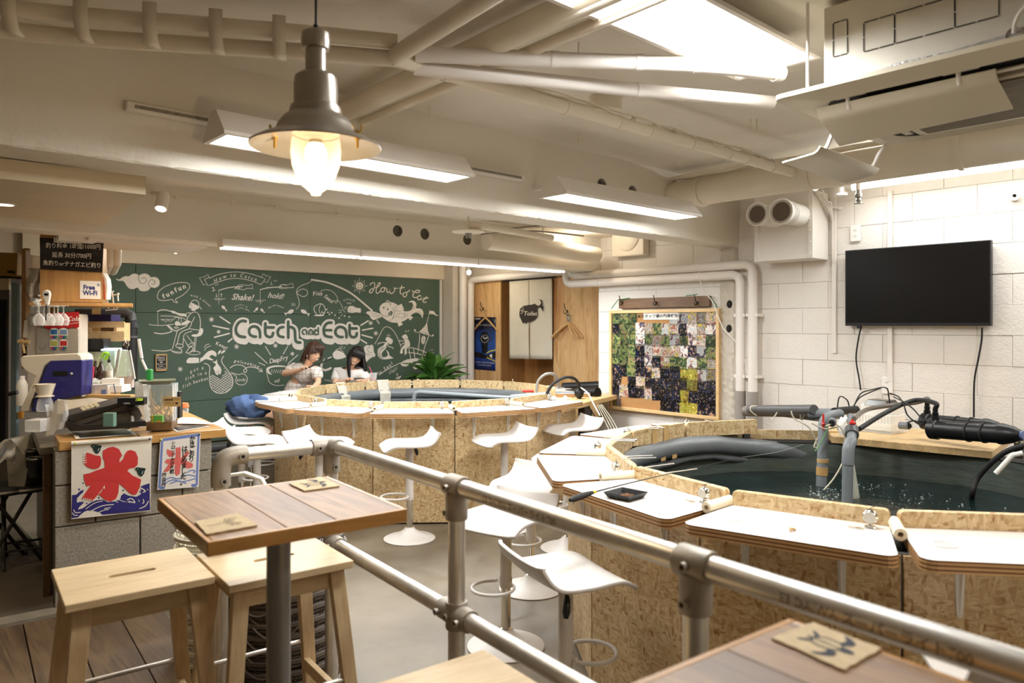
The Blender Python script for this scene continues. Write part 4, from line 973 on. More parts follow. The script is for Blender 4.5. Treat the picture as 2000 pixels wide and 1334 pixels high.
for s in big:
    A.line(Q(s), 13.5, 0); A.line([(x, y+4) for x, y in Q(s)], 13.5, 0); A.line([(x, y+8) for x, y in Q(s)], 13.5, 0)
for s in sml: A.line(Q(s), 9.5, 0); A.line([(x, y+4) for x, y in Q(s)], 9.5, 0)
A.poly(Q([(220, 300), (300, 250), (540, 330), (760, 330), (1010, 330), (1050, 400), (1000, 440), (330, 440)]), 0); A.poly(Q([(1400, 300), (1500, 260), (1700, 330), (1840, 330), (1830, 430), (1440, 440)]), 0)
A.build('title_outline', m_chalk, cb, 'fat white outlined lettering Catch and Eat')
A = K()
for s in big: A.line(Q(s), 5.4, 6)
for s in sml: A.line(Q(s), 3.0, 6)
A.build('title_core', m_green, cb)
# -- rays, stars
A = K()
for x0, y0, x1, y1 in ((429, 618, 450, 632), (415, 636, 448, 643), (418, 659, 449, 651), (445, 668, 454, 661), (704, 636, 720, 626), (707, 645, 729, 641), (706, 654, 728, 660), (704, 663, 717, 671)): A.line([(x0, y0), (x1, y1)], 2.6, k=1)
for x, y, r in ((413, 624, 5), (427, 648, 4), (462, 677, 5), (352, 721, 5), (724, 631, 4.5), (734, 651, 4.5), (538, 675, 4.5), (571, 691, 4)):
    for i in range(4): a = PI*i/4+.2; A.line([(x-r*math.cos(a), y-r*math.sin(a)), (x+r*math.cos(a), y+r*math.sin(a))], 1, k=1)
A.build('rays_and_stars', m_chalk, cb)
# -- cloud
c9 = lambda p: T(9.09, 200, 510, p)
A = K(); A.poly(c9([(235, 312), (300, 325), (350, 290), (410, 265), (470, 270), (520, 235), (590, 222), (650, 250), (700, 228), (765, 220), (825, 245), (860, 285), (920, 280), (985, 305), (1018, 370), (1000, 440), (930, 475), (860, 465), (820, 515), (740, 537), (665, 520), (625, 470), (560, 495), (490, 490), (435, 445), (400, 385), (360, 352), (290, 350)]), sm=3); A.build('cloud_shape', m_chalk, cb)
A = K()
for p in ([(655, 250), (645, 320), (680, 385), (740, 395), (780, 350), (765, 305), (720, 295), (695, 325)], [(860, 465), (820, 420), (830, 360), (880, 330), (930, 360), (925, 405), (880, 412), (872, 395)], [(860, 290), (850, 300)]): A.line(c9(p), .9, 2)
A.build('cloud_swirls', m_green, cb)
# -- speech bubble and lettering at the top left
A = K(); A.line(c9([(980, 600), (1010, 530), (1120, 450), (1290, 390), (1440, 378), (1530, 400), (1550, 460), (1500, 540), (1400, 620), (1310, 665), (1300, 700), (1340, 738), (1270, 725), (1240, 680), (1120, 700), (1010, 690), (975, 640)]), 1.2, closed=True, k=3)
A.along('funfun', [(316, 581), (330, 574), (345, 566), (364, 558)], 13, off=.035); A.along('with a drink!', [(371, 576), (385, 580), (398, 587), (411, 599)], 6.5)
c11 = lambda p: T(11.11, 380, 520, p)
A.line(c11([(325, 260), (480, 190), (700, 140), (920, 125), (1150, 150), (1350, 205), (1450, 240)]), 1.1); A.line(c11([(350, 405), (520, 340), (700, 285), (900, 262), (1100, 285), (1270, 330), (1440, 400)]), 1.1)
for p in ([(325, 260), (290, 175), (210, 235), (105, 248), (190, 405), (240, 395)], [(215, 290), (320, 235)], [(215, 290), (290, 420), (350, 405)], [(1450, 240), (1490, 165), (1560, 210), (1655, 225), (1570, 355), (1510, 330)], [(1440, 240), (1540, 270), (1440, 400)]): A.line(c11(p), 1.0, k=1)
A.along('How to Catch', [(415, 551), (440, 540), (465, 537.5), (485, 541), (502, 548)], 10, off=.012, shear=.3)
A.text('Shake!', 473, 581, 17, .05, .015, .35, sx=.95); A.text('hold!', 538, 578, 15, .1, .012, .35); A.text('2.', 417, 565, 11, -.35, .01, .2); A.text('case', 423, 556, 4.5, -.4); A.text('1.', 530, 554, 9, -.1, .01, .2); A.text('case', 538, 548, 4.5, -.1)
A.along('shake it', [(457, 600), (470, 595), (484, 600)], 5, shear=.2); A.along('as you like', [(457, 606), (470, 601), (487, 607)], 5, shear=.2); A.along('Do not move', [(524, 602), (538, 596), (554, 601)], 4.6, off=.01)
A.along('Keep!', [(421, 670), (431, 674), (444, 681)], 9.5, off=.01)
A.build('catch_lettering', m_chalk, cb)
# -- rods, hands and little fish
A = K()
for p, w_ in (([(520, 525), (640, 490), (800, 455), (1050, 440)], 1.6), ([(1420, 510), (1560, 475), (1700, 458), (1900, 450)], 1.6), ([(525, 525), (525, 830)], .6), ([(1425, 510), (1425, 830)], .6),
              ([(870, 490), (900, 460), (960, 410), (1060, 405), (1160, 415), (1250, 390)], .9), ([(980, 490), (1060, 510), (1150, 480), (1260, 490)], .9), ([(1250, 385), (1260, 490)], .8), ([(880, 495), (910, 470), (960, 500), (980, 470), (940, 450)], 1.3),
              ([(475, 590), (475, 665)], .8), ([(462, 645), (475, 668), (490, 645)], .8), ([(582, 680), (582, 600)], .8), ([(566, 620), (582, 596), (600, 620)], .8), ([(420, 705), (680, 705)], .7), ([(1310, 740), (1550, 740)], .7),
              ([(445, 720), (470, 735), (500, 715), (540, 740), (580, 718), (620, 735)], .6), ([(1340, 755), (1370, 780), (1400, 750), (1440, 790), (1480, 755)], .6),
              ([(1850, 455), (1900, 400), (1960, 395), (2020, 410)], .9)): A.line(c11(p), w_)
def fishy(x, y, s, a, A=A):
    b_ = [(-9, 0), (-5, -3.5), (0, -4.5), (5, -2.5), (9, -.5), (14, -4), (13, 0), (14, 5), (9, 1), (4, 3), (-2, 4.5), (-6, 3)]
    c_, q = math.cos(a), math.sin(a); A.poly([(x+s*(u*c_-v*q), y+s*(u*q+v*c_)) for u, v in b_], sm=2)
fishy(437, 601, .62, .8); fishy(501, 604, .5, 2.3); fishy(512, 606, .5, .8); fishy(567, 609, .85, 2.7); fishy(594, 609, .85, .5)
c51 = lambda p: T(5.13, 520, 520, p)
A.line(c51([(150, 212), (240, 215), (270, 215)]), .8)
for p, w_ in (([(0, 215), (110, 207)], 1.4), ([(120, 215), (150, 185), (200, 190), (262, 170)], .8), ([(120, 215), (160, 225), (230, 215), (275, 212)], .8), ([(262, 168), (275, 214)], .8)): A.line(c51(p), w_)
A.line(c51([(455, 135), (430, 165), (350, 195), (310, 230), (305, 270), (330, 350), (325, 400), (300, 430)]), 1.0); A.line(c51([(305, 265), (350, 230), (405, 240), (412, 280), (370, 305), (320, 280), (305, 262)]), 1.0)
A.line(c51([(455, 135), (600, 160), (720, 205), (840, 265), (950, 350), (1060, 445)]), 3.2, 0); A.build('rods_and_fish', m_chalk, cb)
A = K(); A.dot(*c51([(0, 0)])[0], 0.01)
c = c51([(935, 197)])[0]; A.dot(c[0], c[1], 7.4, n=20)
for i in range(16):
    a = 2*PI*i/16; r1 = 15 if i % 2 == 0 else 11.5; A.line([(c[0]+9*math.cos(a), c[1]+9*math.sin(a)), (c[0]+r1*math.cos(a), c[1]+r1*math.sin(a))], .9, k=1)
A.along('Fish feed', [(610, 575), (622, 573), (634, 578), (650, 590)], 11.5, off=.01, shear=.2); A.line(c51([(540, 250), (590, 235), (650, 245), (700, 290), (715, 345), (695, 370), (690, 350), (720, 345), (755, 390), (765, 430), (790, 462)]), .8)
A.along('attach', [(670, 587), (681, 584), (693, 588)], 6.5); A.text('bait', 682, 592, 6, .05)
for x, y in ((605, 433), (618, 462), (656, 467), (632, 483), (689, 489), (730, 520), (785, 497), (831, 508), (560, 460), (578, 470)): q_ = c51([(x, y)])[0]; A.dot(q_[0], q_[1], 1.6, n=8)
A.line(c51([(510, 490), (480, 440), (490, 400), (550, 375), (585, 410), (588, 460), (560, 490)]), 1.3); A.line(c51([(550, 375), (530, 430), (540, 470), (560, 490)]), 1.0); A.poly(c51([(470, 490), (520, 484), (588, 488), (560, 500), (500, 500)]))
A.poly(c51([(815, 440), (825, 405), (865, 397), (905, 418), (945, 422), (945, 466), (900, 460), (870, 468), (820, 460)]), sm=2)
for p in ([(780, 405), (795, 435)], [(800, 400), (805, 425)], [(728, 440), (755, 448)], [(725, 470), (755, 460)], [(745, 500), (765, 480)], [(255, 370), (262, 400)], [(272, 365), (272, 395)], [(290, 372), (284, 400)]): A.line(c51(p), .8, k=1)
A.build('feed_drawing', m_chalk, cb)
# -- How to Eat in brush script (letters drawn as strokes)
cE = lambda p: T(11.76, 690, 535, p)
A = K()
for p in ([(380, 262), (405, 225), (450, 200), (485, 210), (495, 250), (480, 320), (440, 410), (395, 435), (370, 405), (400, 360), (480, 325), (560, 300), (615, 240), (612, 200), (580, 215), (545, 290), (525, 380), (535, 440), (580, 435), (625, 390)],
          [(690, 315), (645, 330), (630, 380), (660, 412), (705, 395), (722, 345), (695, 310), (760, 330)], [(775, 330), (770, 400), (790, 430), (830, 400), (845, 350), (840, 420), (870, 450), (915, 430), (950, 370), (930, 310), (960, 335), (1020, 325)],
          [(1115, 262), (1100, 330), (1075, 400), (1090, 455), (1120, 462)], [(1050, 335), (1110, 318), (1180, 312)], [(1195, 430), (1150, 445), (1145, 500), (1180, 530), (1220, 500), (1228, 450), (1195, 425), (1240, 420), (1300, 370)],
          [(1345, 385), (1400, 420), (1480, 430), (1525, 400), (1490, 370), (1430, 390), (1380, 450), (1370, 510), (1410, 545), (1470, 530)], [(1560, 505), (1510, 500), (1475, 540), (1490, 590), (1540, 580), (1570, 515), (1560, 570), (1590, 600)],
          [(1685, 515), (1640, 570), (1605, 620), (1625, 655), (1685, 640)], [(1600, 560), (1660, 565), (1730, 545)]): A.line(cE(p), 1.7, k=5)
# big carp
A.poly(cE([(600, 830), (610, 760), (650, 700), (720, 660), (820, 652), (920, 660), (1010, 710), (1090, 790), (1160, 850), (1250, 860), (1330, 830), (1360, 780), (1370, 700), (1340, 650), (1270, 655), (1310, 620), (1380, 615), (1440, 660), (1450, 730), (1435, 790), (1500, 790), (1570, 810), (1610, 880), (1605, 950), (1580, 1020), (1560, 960), (1500, 900), (1420, 890), (1350, 930), (1290, 990), (1200, 1060), (1080, 1110), (930, 1120), (820, 1090), (720, 1030), (640, 950)]), sm=2)
A.poly(cE([(620, 920), (520, 880), (400, 855), (310, 870), (300, 910), (370, 950), (400, 1010), (460, 1060), (540, 1030), (650, 990)]), sm=2)
A.poly(cE([(1030, 725), (1110, 685), (1170, 825), (1120, 820)])); A.poly(cE([(1255, 1000), (1330, 965), (1375, 1000), (1300, 1070)])); A.poly(cE([(1010, 1120), (1100, 1105), (1140, 1160), (1045, 1210)])); A.line(cE([(750, 635), (800, 615), (840, 650)]), 1.4)
A.line(cE([(520, 1050), (590, 1150), (605, 1140), (545, 1040)]), .8, k=1)
A.build('eat_lettering_and_carp', m_chalk, cb, 'white brush lettering How to Eat above a big smiling carp')
A = K()
for p, w_ in (([(600, 850), (660, 935), (760, 975), (830, 960)], .8), ([(900, 1020), (930, 960), (940, 860), (900, 780)], .7), ([(800, 1090), (900, 1040), (930, 980)], .5), ([(840, 655), (858, 720)], 1.2), ([(940, 800), (980, 740), (1000, 800), (960, 860)], .5), ([(960, 880), (1020, 840), (1060, 860), (1100, 850)], .5),
              ([(960, 960), (1080, 900), (1180, 930), (1150, 990), (1100, 1040)], .6), ([(1180, 860), (1200, 920), (1180, 1000)], .5), ([(1360, 700), (1400, 760), (1380, 830)], .5), ([(1450, 870), (1540, 880), (1580, 950)], .5), ([(400, 900), (520, 930), (620, 970)], .5), ([(420, 960), (540, 980), (630, 985)], .5), ([(940, 1000), (1020, 980), (1100, 1000)], .5), ([(1230, 900), (1250, 940), (1210, 990)], .5)): A.line(cE(p), w_, 2)
for x, y, r in ((700, 775, 1.5), (793, 810, 1.5)): q_ = cE([(x, y)])[0]; A.dot(q_[0], q_[1], r, 2, r*1.3)
A.poly(cE([(880, 850), (905, 880), (890, 940), (840, 965), (805, 950), (810, 900), (850, 860)]), 2, sm=2)
c = (720, 551.5)
c = c51([(935, 197)])[0]
for dx in (-2.5, 2.2): A.dot(c[0]+dx, c[1]-2.4, .8, 2, 1.1)
A.line([(c[0]-4, c[1]+1.5), (c[0]-1.5, c[1]+4), (c[0]+2, c[1]+4), (c[0]+4.2, c[1]+1)], .7, 2)
A.line(c51([(850, 425), (838, 440), (850, 455)]), .5, 2); A.build('carp_and_sun_lines', m_green, cb)
A = K(); A.line(cE([(820, 965), (850, 920), (855, 880)]), 1.0, 3); A.build('carp_tongue', m_chalk, cb)
# -- angler on a stool, drawn in outline
cM = lambda p: T(11.11, 280, 580, p)
A = K(); A.poly(cM([(1020, 130), (1000, 160), (985, 210), (1000, 240), (1030, 265), (1060, 300), (1120, 300), (1150, 265), (1200, 250), (1200, 205), (1120, 160), (1045, 120)]), sm=2)
A.poly(cM([(590, 300), (640, 300), (700, 320), (780, 355), (930, 365), (930, 440), (900, 420), (800, 410), (700, 365), (640, 355)]), sm=2); A.poly(cM([(680, 560), (740, 520), (790, 560), (830, 565), (950, 510), (1020, 540), (930, 600), (840, 615), (760, 620), (700, 620)]), sm=2)
A.poly(cM([(1040, 830), (1100, 810), (1180, 800), (1230, 690), (1280, 680), (1300, 740), (1260, 830), (1180, 860), (1080, 860)]), sm=2)
for p, w_ in (([(1030, 110), (1080, 75), (1150, 75), (1200, 120), (1205, 190), (1265, 265)], 1.2), ([(300, 320), (380, 285), (500, 285), (600, 320)], 1.8), ([(310, 320), (318, 610)], .7), ([(120, 595), (250, 615), (450, 615), (660, 590)], 1.1), ([(930, 350), (1030, 340)], 1.1), ([(940, 490), (1000, 390), (1090, 330), (1160, 340), (1210, 400), (1240, 550), (1225, 720)], 1.3),
              ([(940, 490), (1050, 545), (1110, 430)], 1.1), ([(1050, 545), (1035, 620), (1005, 685), (1225, 720)], 1.2), ([(370, 410), (560, 415), (740, 430), (880, 470), (940, 520)], 1.0), ([(370, 490), (500, 488), (660, 490)], .8), ([(400, 510), (430, 495), (460, 520), (490, 545), (520, 500), (560, 520), (600, 530), (640, 500)], .7),
              ([(510, 610), (610, 720), (590, 760), (400, 800), (230, 775)], 1.8), ([(550, 615), (680, 735), (800, 700), (920, 640), (960, 590)], 1.7), ([(670, 665), (710, 650), (760, 665), (715, 685), (670, 665)], 1.1), ([(735, 740), (630, 1130)], 1.2), ([(670, 480), (680, 450), (760, 450), (770, 520)], 1.1), ([(770, 460), (820, 470), (830, 520), (790, 550)], .9),
              ([(1005, 690), (860, 740), (790, 800), (760, 900), (735, 1020)], 1.4), ([(1060, 740), (900, 800), (870, 900), (860, 1020)], 1.2), ([(715, 1020), (855, 1030), (840, 1100), (710, 1080), (720, 1020)], 1.2), ([(870, 890), (965, 1060)], 1.1), ([(940, 830), (1080, 1010)], 1.1), ([(965, 1050), (1060, 990), (1100, 1030), (985, 1085), (960, 1050)], 1.1),
              ([(1120, 860), (1095, 1200)], 1.0), ([(1155, 860), (1110, 1190)], .9), ([(980, 1220), (1100, 1170), (1240, 1215), (1140, 1255), (980, 1240)], 1.1), ([(180, 1150), (350, 1170), (500, 1170), (600, 1140)], 1.3), ([(600, 1140), (620, 1175), (700, 1210), (820, 1215), (830, 1150), (760, 1110)], 1.4), ([(610, 1165), (720, 1190), (820, 1190)], .9),
              ([(930, 1200), (1000, 1100), (1040, 1080), (1080, 1130), (1000, 1210), (935, 1215), (930, 1200)], 1.3), ([(1320, 1100), (1360, 1040), (1430, 1020)], 1.0), ([(1325, 1165), (1380, 1090), (1470, 1060)], 1.0)): A.line(cM(p), w_, k=3)
A.build('angler_outline', m_chalk, cb, 'white outline of a man in a cap fishing from a stool')
A = K(); q_ = cM([(1032, 178)])[0]; A.dot(q_[0], q_[1], .9, 2, 1.3); A.line(cM([(1010, 255), (1040, 250), (1055, 225)]), .8, 2); A.line(cM([(815, 560), (820, 610)]), 1.2, 2); A.build('angler_face', m_green, cb)
# -- hand dropping a fish into the net
c9b = lambda p: T(9.09, 340, 680, p)
A = K(); A.poly(c9b([(260, 172), (430, 170), (480, 178), (540, 120), (600, 60), (680, 38), (740, 75), (755, 120), (740, 150), (680, 120), (640, 135), (630, 165), (690, 200), (690, 215), (630, 210), (560, 195), (480, 240), (430, 260), (320, 268), (220, 258)]), sm=2)
A.poly(c9b([(780, 115), (785, 70), (820, 35), (835, 50), (820, 80)]), sm=2); A.poly(c9b([(832, 102), (850, 60), (890, 33), (915, 42), (890, 72)]), sm=2)
A.poly(c9b([(760, 195), (765, 255), (790, 300), (830, 350), (838, 420), (815, 470), (795, 440), (775, 482), (735, 450), (720, 400), (695, 350), (735, 310), (735, 275), (670, 235), (730, 240)]), sm=2)
A.line(c9b([(530, 268), (600, 290), (635, 350), (628, 450), (632, 600), (670, 720), (740, 785), (830, 803), (930, 780), (1010, 710), (1045, 620), (1030, 520), (980, 430), (900, 330), (850, 250), (850, 190), (880, 140)]), 1.3)
def clipnet(p, q_):
    # keep only the part of a net cord that lies inside the bag outline
    hull = [(636, 460), (700, 420+60), (820, 535), (900, 440), (880, 350), (980, 440), (1030, 530), (1042, 620), (1005, 710), (930, 775), (830, 798), (745, 780), (675, 715), (640, 610)]
    def ins(x, y):
        c_ = False; n = len(hull)
        for i in range(n):
            x1, y1 = hull[i]; x2, y2 = hull[i-1]
            if (y1 > y) != (y2 > y) and x < (x2-x1)*(y-y1)/(y2-y1)+x1: c_ = not c_
        return c_
    out = []; cur_ = []
    for i in range(61):
        f = i/60; x, y = p[0]+(q_[0]-p[0])*f, p[1]+(q_[1]-p[1])*f
        if ins(x, y): cur_.append((x, y))
        else:
            if len(cur_) > 2: out.append((cur_[0], cur_[-1]))
            cur_ = []
    if len(cur_) > 2: out.append((cur_[0], cur_[-1]))
    return out
for i in range(-12, 14):
    for seg_ in clipnet((600, 640+i*46), (1060, 300+i*46)) + clipnet((600, 300+i*42), (1060, 600+i*42)): A.line(c9b(seg_), .8, k=1)
A.along('put a', [(369, 728), (383, 721), (398, 718)], 9.5, shear=.3); A.along('fish in a', [(360, 743), (381, 733), (404, 728)], 9.5, shear=.3); A.along('fish basket', [(355, 757), (380, 746), (406, 739)], 9.5, shear=.3)
A.along('go!cooking', [(456, 704), (475, 708), (492, 712), (507, 717)], 8.5, off=.008, shear=.2)
A.line(c9b([(990, 355), (1070, 305), (1180, 300), (1260, 340), (1290, 400), (1260, 435), (1235, 400), (1280, 350), (1370, 335), (1480, 360), (1570, 420)]), 1.3); A.line(c9b([(1500, 410), (1572, 422), (1540, 355)]), 1.3, k=1)
A.line(c9b([(1005, 430), (1140, 470), (1210, 452), (1280, 490), (1300, 560), (1265, 630), (1190, 655), (1115, 625), (1090, 560), (1110, 510), (1005, 430)]), 1.0, k=3); A.text('kindly', 471, 742, 7.5, -.05, 0, .2)
A.build('basket_drawing', m_chalk, cb, 'white drawing of a hand dropping a fish in a net')
A = K(); A.line(c9b([(445, 165), (455, 205), (450, 245)]), 2.2, 2, k=1); q_ = c9b([(772, 435)])[0]; A.dot(q_[0], q_[1], 1, 2); A.line(c9b([(740, 420), (790, 400), (830, 430)]), .5, 2); A.build('basket_lines', m_green, cb)
# -- deep fry pot
c6 = lambda p: T(5.13, 520, 520, p)
A = K()
for x0, y0, x1, y1 in ((498, 688, 522, 710), (518, 676, 529, 694), (562, 676, 553, 692), (582, 693, 562, 711), (505, 708, 518, 714)): A.line([(x0, y0), (x1, y1)], 1.3, k=1)
A.along('DeepFry', [(526, 706), (543, 703), (562, 698)], 13, off=.008, shear=.3, sx=.9); A.text('oil', 540, 744, 10, -.05, .01, .3)
A.poly(T(5.13, 520, 520, [(0, 1040), (10, 1015), (60, 998), (120, 992), (190, 1000), (200, 1010), (120, 1008), (60, 1015), (25, 1035), (40, 1070), (60, 1088), (20, 1075)]), sm=2); A.line(T(5.13, 520, 520, [(2, 1050), (20, 1130), (40, 1170), (100, 1195), (180, 1190)]), 1.0)
for i in range(6): A.line(T(5.13, 520, 520, [(45+i*22, 1070), (60+i*22, 1035)]), .8, k=1)
A.poly([(575, 762), (588, 752), (598, 757), (590, 766)], sm=2)
# diner with spoon between the women
A.line([(628, 712), (628, 720), (636, 723), (646, 719)], 4.2); A.line([(629, 712), (634, 700)], 1.2); A.poly([(650, 690), (658, 684), (668, 688), (676, 697), (660, 702), (652, 699)], sm=2); A.line([(655, 684), (663, 681), (670, 688), (676, 698)], 1.0); A.line([(640, 700), (648, 697)], 2.0, k=1)
for p in ([(665, 676), (663, 682)], [(669, 675), (667, 681)], [(674, 677), (671, 682)]): A.line(p, .8, k=1)
A.text('cooking', 641, 743, 5, .2)
A.build('deep_fry_drawing', m_chalk, cb)
# -- mermaid, fisherman and tower at the right
cR = lambda p: T(11.12, 700, 630, p)
A = K()
for p, w_ in (([(355, 470), (450, 300), (520, 160), (560, 110), (620, 92), (700, 120), (790, 220), (870, 380), (930, 530)], 1.0), ([(440, 1145), (560, 1060), (700, 980), (920, 870)], 1.3), ([(1050, 550), (1200, 555), (1350, 600), (1480, 655)], 1.4), ([(1075, 650), (1250, 670), (1460, 715)], 1.4), ([(1095, 570), (1140, 800)], 1.3), ([(1200, 570), (1230, 800)], 1.3),
              ([(1330, 235), (1325, 400), (1285, 670)], 1.2), ([(1530, 285), (1440, 530), (1380, 780)], 1.3), ([(1490, 0), (1488, 60)], .9), ([(1225, 165), (1240, 205), (1320, 210)], 1.0), ([(1540, 275), (1600, 300), (1615, 280)], 1.0), ([(415, 475), (470, 440), (600, 430)], 1.4), ([(630, 430), (650, 510), (740, 545), (760, 570)], 1.4),
              ([(870, 395), (980, 400)], 1.3), ([(905, 490), (1000, 440)], 1.4), ([(660, 1090), (720, 1030), (760, 1030), (840, 960)], .6), ([(670, 1120), (740, 1060), (790, 1050), (845, 985)], .6), ([(740, 1085), (790, 1060)], .6)): A.line(cR(p), w_, k=3)
A.poly(cR([(118, 545), (180, 490), (240, 500), (300, 480), (330, 540), (335, 640), (370, 690), (350, 755), (320, 740), (230, 800), (160, 860), (150, 700)]), sm=2)
A.poly(cR([(590, 370), (600, 330), (640, 308), (680, 330), (740, 370), (745, 430), (700, 475), (655, 450), (610, 400)]), sm=2); A.poly(cR([(590, 430), (630, 440), (610, 500), (600, 560), (540, 620), (500, 690), (540, 750), (610, 740), (640, 690), (600, 590), (660, 650), (680, 720), (760, 775), (540, 800), (440, 750), (412, 660), (440, 560), (540, 500)]), sm=2)
A.poly(cR([(940, 305), (1000, 262), (1040, 262), (1085, 345), (1045, 360), (1100, 385), (1125, 510), (1060, 540), (1050, 600), (1050, 670), (1005, 700), (1000, 560), (960, 600), (965, 660), (905, 670), (930, 560), (1010, 460), (980, 350)]), sm=2)
A.poly(cR([(1490, 0), (1440, 80), (1320, 205), (1420, 250), (1550, 285), (1510, 180)])); A.poly(cR([(1370, 440), (1370, 330), (1410, 285), (1450, 310), (1455, 360), (1425, 470)]), sm=2)
A.poly(cR([(920, 880), (1060, 800), (1300, 775), (1440, 780), (1530, 790), (1590, 700), (1640, 790), (1580, 860), (1400, 830), (1200, 850), (1050, 950), (950, 940)]), sm=2); A.poly(cR([(1180, 960), (1280, 880), (1380, 920), (1460, 990), (1330, 970), (1240, 1020)]), sm=2)
A.poly(T(11.76, 690, 535, [(1750, 860), (1850, 855), (1900, 940), (1950, 935), (1910, 970), (1850, 930), (1750, 910)]), sm=2); A.line(T(11.76, 690, 535, [(1760, 830), (1735, 960), (1690, 1130)]), .9)
A.along('Sea?', [(749, 722), (758, 716), (767, 709)], 9.5, off=.01, shear=.1); A.text('Fuji', 741, 728, 7, -.4, .01); A.line(cR([(820, 1130), (850, 1110), (860, 1180), (930, 1160)]), 1.2); A.poly(cR([(810, 1190), (860, 1200), (930, 1160), (890, 1222), (820, 1222)]), sm=2)
for p in ([(630, 265), (635, 290)], [(660, 250), (658, 285)], [(695, 275), (680, 300)], [(1040, 170), (1022, 210)], [(1100, 165), (1065, 205)]): A.line(cR(p), 1.0, k=1)
A.text('TODAY', 843, 683.5, 2.4, .02, .01); A.text('at fishing', 843, 689, 2.6, .02)
for q0_ in (((1225, 165)), (1618, 278)): q_ = cR([q0_])[0]; A.dot(q_[0], q_[1], 1.9)
A.build('mermaid_and_tower', m_chalk, cb, 'white drawing of a mermaid, a fisherman and a tower')
A = K(); rnd = random.Random(2)
for i in range(34):
    f = i/34; c_ = [(560, 540), (500, 570), (450, 640), (450, 700), (480, 750), (540, 775)]; j = min(int(f*5), 4); g = f*5-j; x = c_[j][0]+(c_[j+1][0]-c_[j][0])*g+(-18 if i % 2 else 18); y = c_[j][1]+(c_[j+1][1]-c_[j][1])*g+rnd.uniform(-8, 8); q_ = cR([(x, y)])[0]; A.dot(q_[0], q_[1], .75, 2, n=6)
for p in ([(1370, 370), (1450, 385)], [(1412, 290), (1405, 465)], [(1380, 200), (1420, 215)], [(1430, 150), (1470, 160)], [(1420, 200), (1500, 230)], [(1450, 100), (1480, 120)], [(1440, 240), (1520, 260)], [(1000, 340), (1050, 360)], [(190, 560), (220, 640), (290, 650)], [(150, 660), (200, 700), (250, 690)]): A.line(cR(p), .6, 2, k=1)
q_ = cR([(232, 540)])[0]; A.dot(q_[0], q_[1], 1.1, 2)
A.build('mermaid_lines', m_green, cb)
# small framed slate sign hung on the chalkboard
sg = lambda u, v, o=0: PY(303.5+u*22.5, 692+v*32, 7.83-o)
t = thing('slate_sign', "small framed blackboard sign reading Don't touch hung on the chalkboard", 'sign', sg(.5, 1))
a, b_ = sg(0, 0), sg(1, 1); MB().bx(a.x, b_.x, 7.832, 7.846, b_.z, a.z).build('slate', m_black, t, smooth=False)
for (u0, u1, v0, v1) in ((0, 1, 0, .07), (0, 1, .93, 1), (0, .09, 0, 1), (.91, 1, 0, 1)):
    p, q_ = sg(u0, v0), sg(u1, v1); MB().bx(p.x, q_.x, 7.822, 7.847, q_.z, p.z).build('frame_bar', m_hang, t, smooth=False, bevel=.002)
A = Ink(lambda x, y, L: PY(x, y, 7.829)); A.text("Don't", 314, 698.5, 6.5, 0, .01, .15); A.text('touch!', 315.5, 703, 5, 0, .01, .15); A.dot(315, 707.5, 3, ry=1)
for i, s_ in enumerate(('さわらないで', 'ください', 'おねがいします')): A.text(s_, 314.5, 711.5+i*3.9, 3.1, 0, .015)
A.build('sign_lettering', m_chalk, t)
# ---------------------------------------------------------------- lamps
m_lit = emit('lit_tube', (1, .94, .85, 1), 7); m_litw = emit('lit_warm', (1, .86, .66, 1), 9)
m_litl = emit('lit_line', (1, .97, .93, 1), 6)
def batten(lab, x0, x1, y0, y1, z, hb=.07, grp='fluorescent battens on the front beam'):
    t = thing('batten_light', lab, 'ceiling light', ((x0+x1)/2, (y0+y1)/2, z), group=grp)
    ym = (y0+y1)/2
    MB().bx(x0+.02, x1-.02, y0+.02, y1-.02, z+.004, z+.008).build('diffuser', m_lit, t, smooth=False)
    B = MB(); vs = [(x, y, zz) for x in (x0, x1) for y, zz in ((y0, z), (y0, z+.012), (ym-.03, z+hb), (ym+.03, z+hb), (y1, z+.012), (y1, z))]
    B.add(vs, [(0, 1, 7, 6), (1, 2, 8, 7), (2, 3, 9, 8), (3, 4, 10, 9), (4, 5, 11, 10), (0, 1, 2, 3, 4, 5), (6, 7, 8, 9, 10, 11)])
    B.bx(x0+.001, x1-.001, y0+.001, y0+.02, z-.002, z+.011); B.bx(x0+.001, x1-.001, y1-.02, y1-.001, z-.002, z+.011); B.bx(x0+.001, x0+.02, y0+.02, y1-.02, z-.002, z+.011); B.bx(x1-.02, x1-.001, y0+.02, y1-.02, z-.002, z+.011)
    B.build('housing', m_white, t, smooth=False); return t
batten('wide bright batten on the ceiling beside the air conditioner', 1.50, 2.80, 1.30, 1.66, 2.50, .10, None)
for x0, x1, lab in ((1.10, 2.36, 'batten on the front beam, partly behind the pendant lamp'), (3.03, 4.38, 'batten on the front beam right of the pendant, left of the round sleeves')):
    t = batten(lab, x0, x1, 2.87, 3.10, 2.215, .11)
    for x in (x0+.15, x1-.15): MB().bx(x-.02, x+.02, 3.08, 3.285, 2.30, 2.33).build('arm', m_white, t, smooth=False)
for x0, x1, lab in ((.85, 1.25, 'short track rail left of the left batten on the front beam'), (2.42, 3.05, 'track rail between the two battens on the front beam')):
    B = MB(); B.bx(x0, x1, 3.235, 3.278, 2.335, 2.37); t = B.build('light_track', m_white, smooth=False, bevel=.003); tag(t, lab, 'track', 'track rails on the front beam')
    MB().bx(x0+.03, x1-.03, 3.231, 3.236, 2.346, 2.359).build('slot', m_sleeve, t, smooth=False)
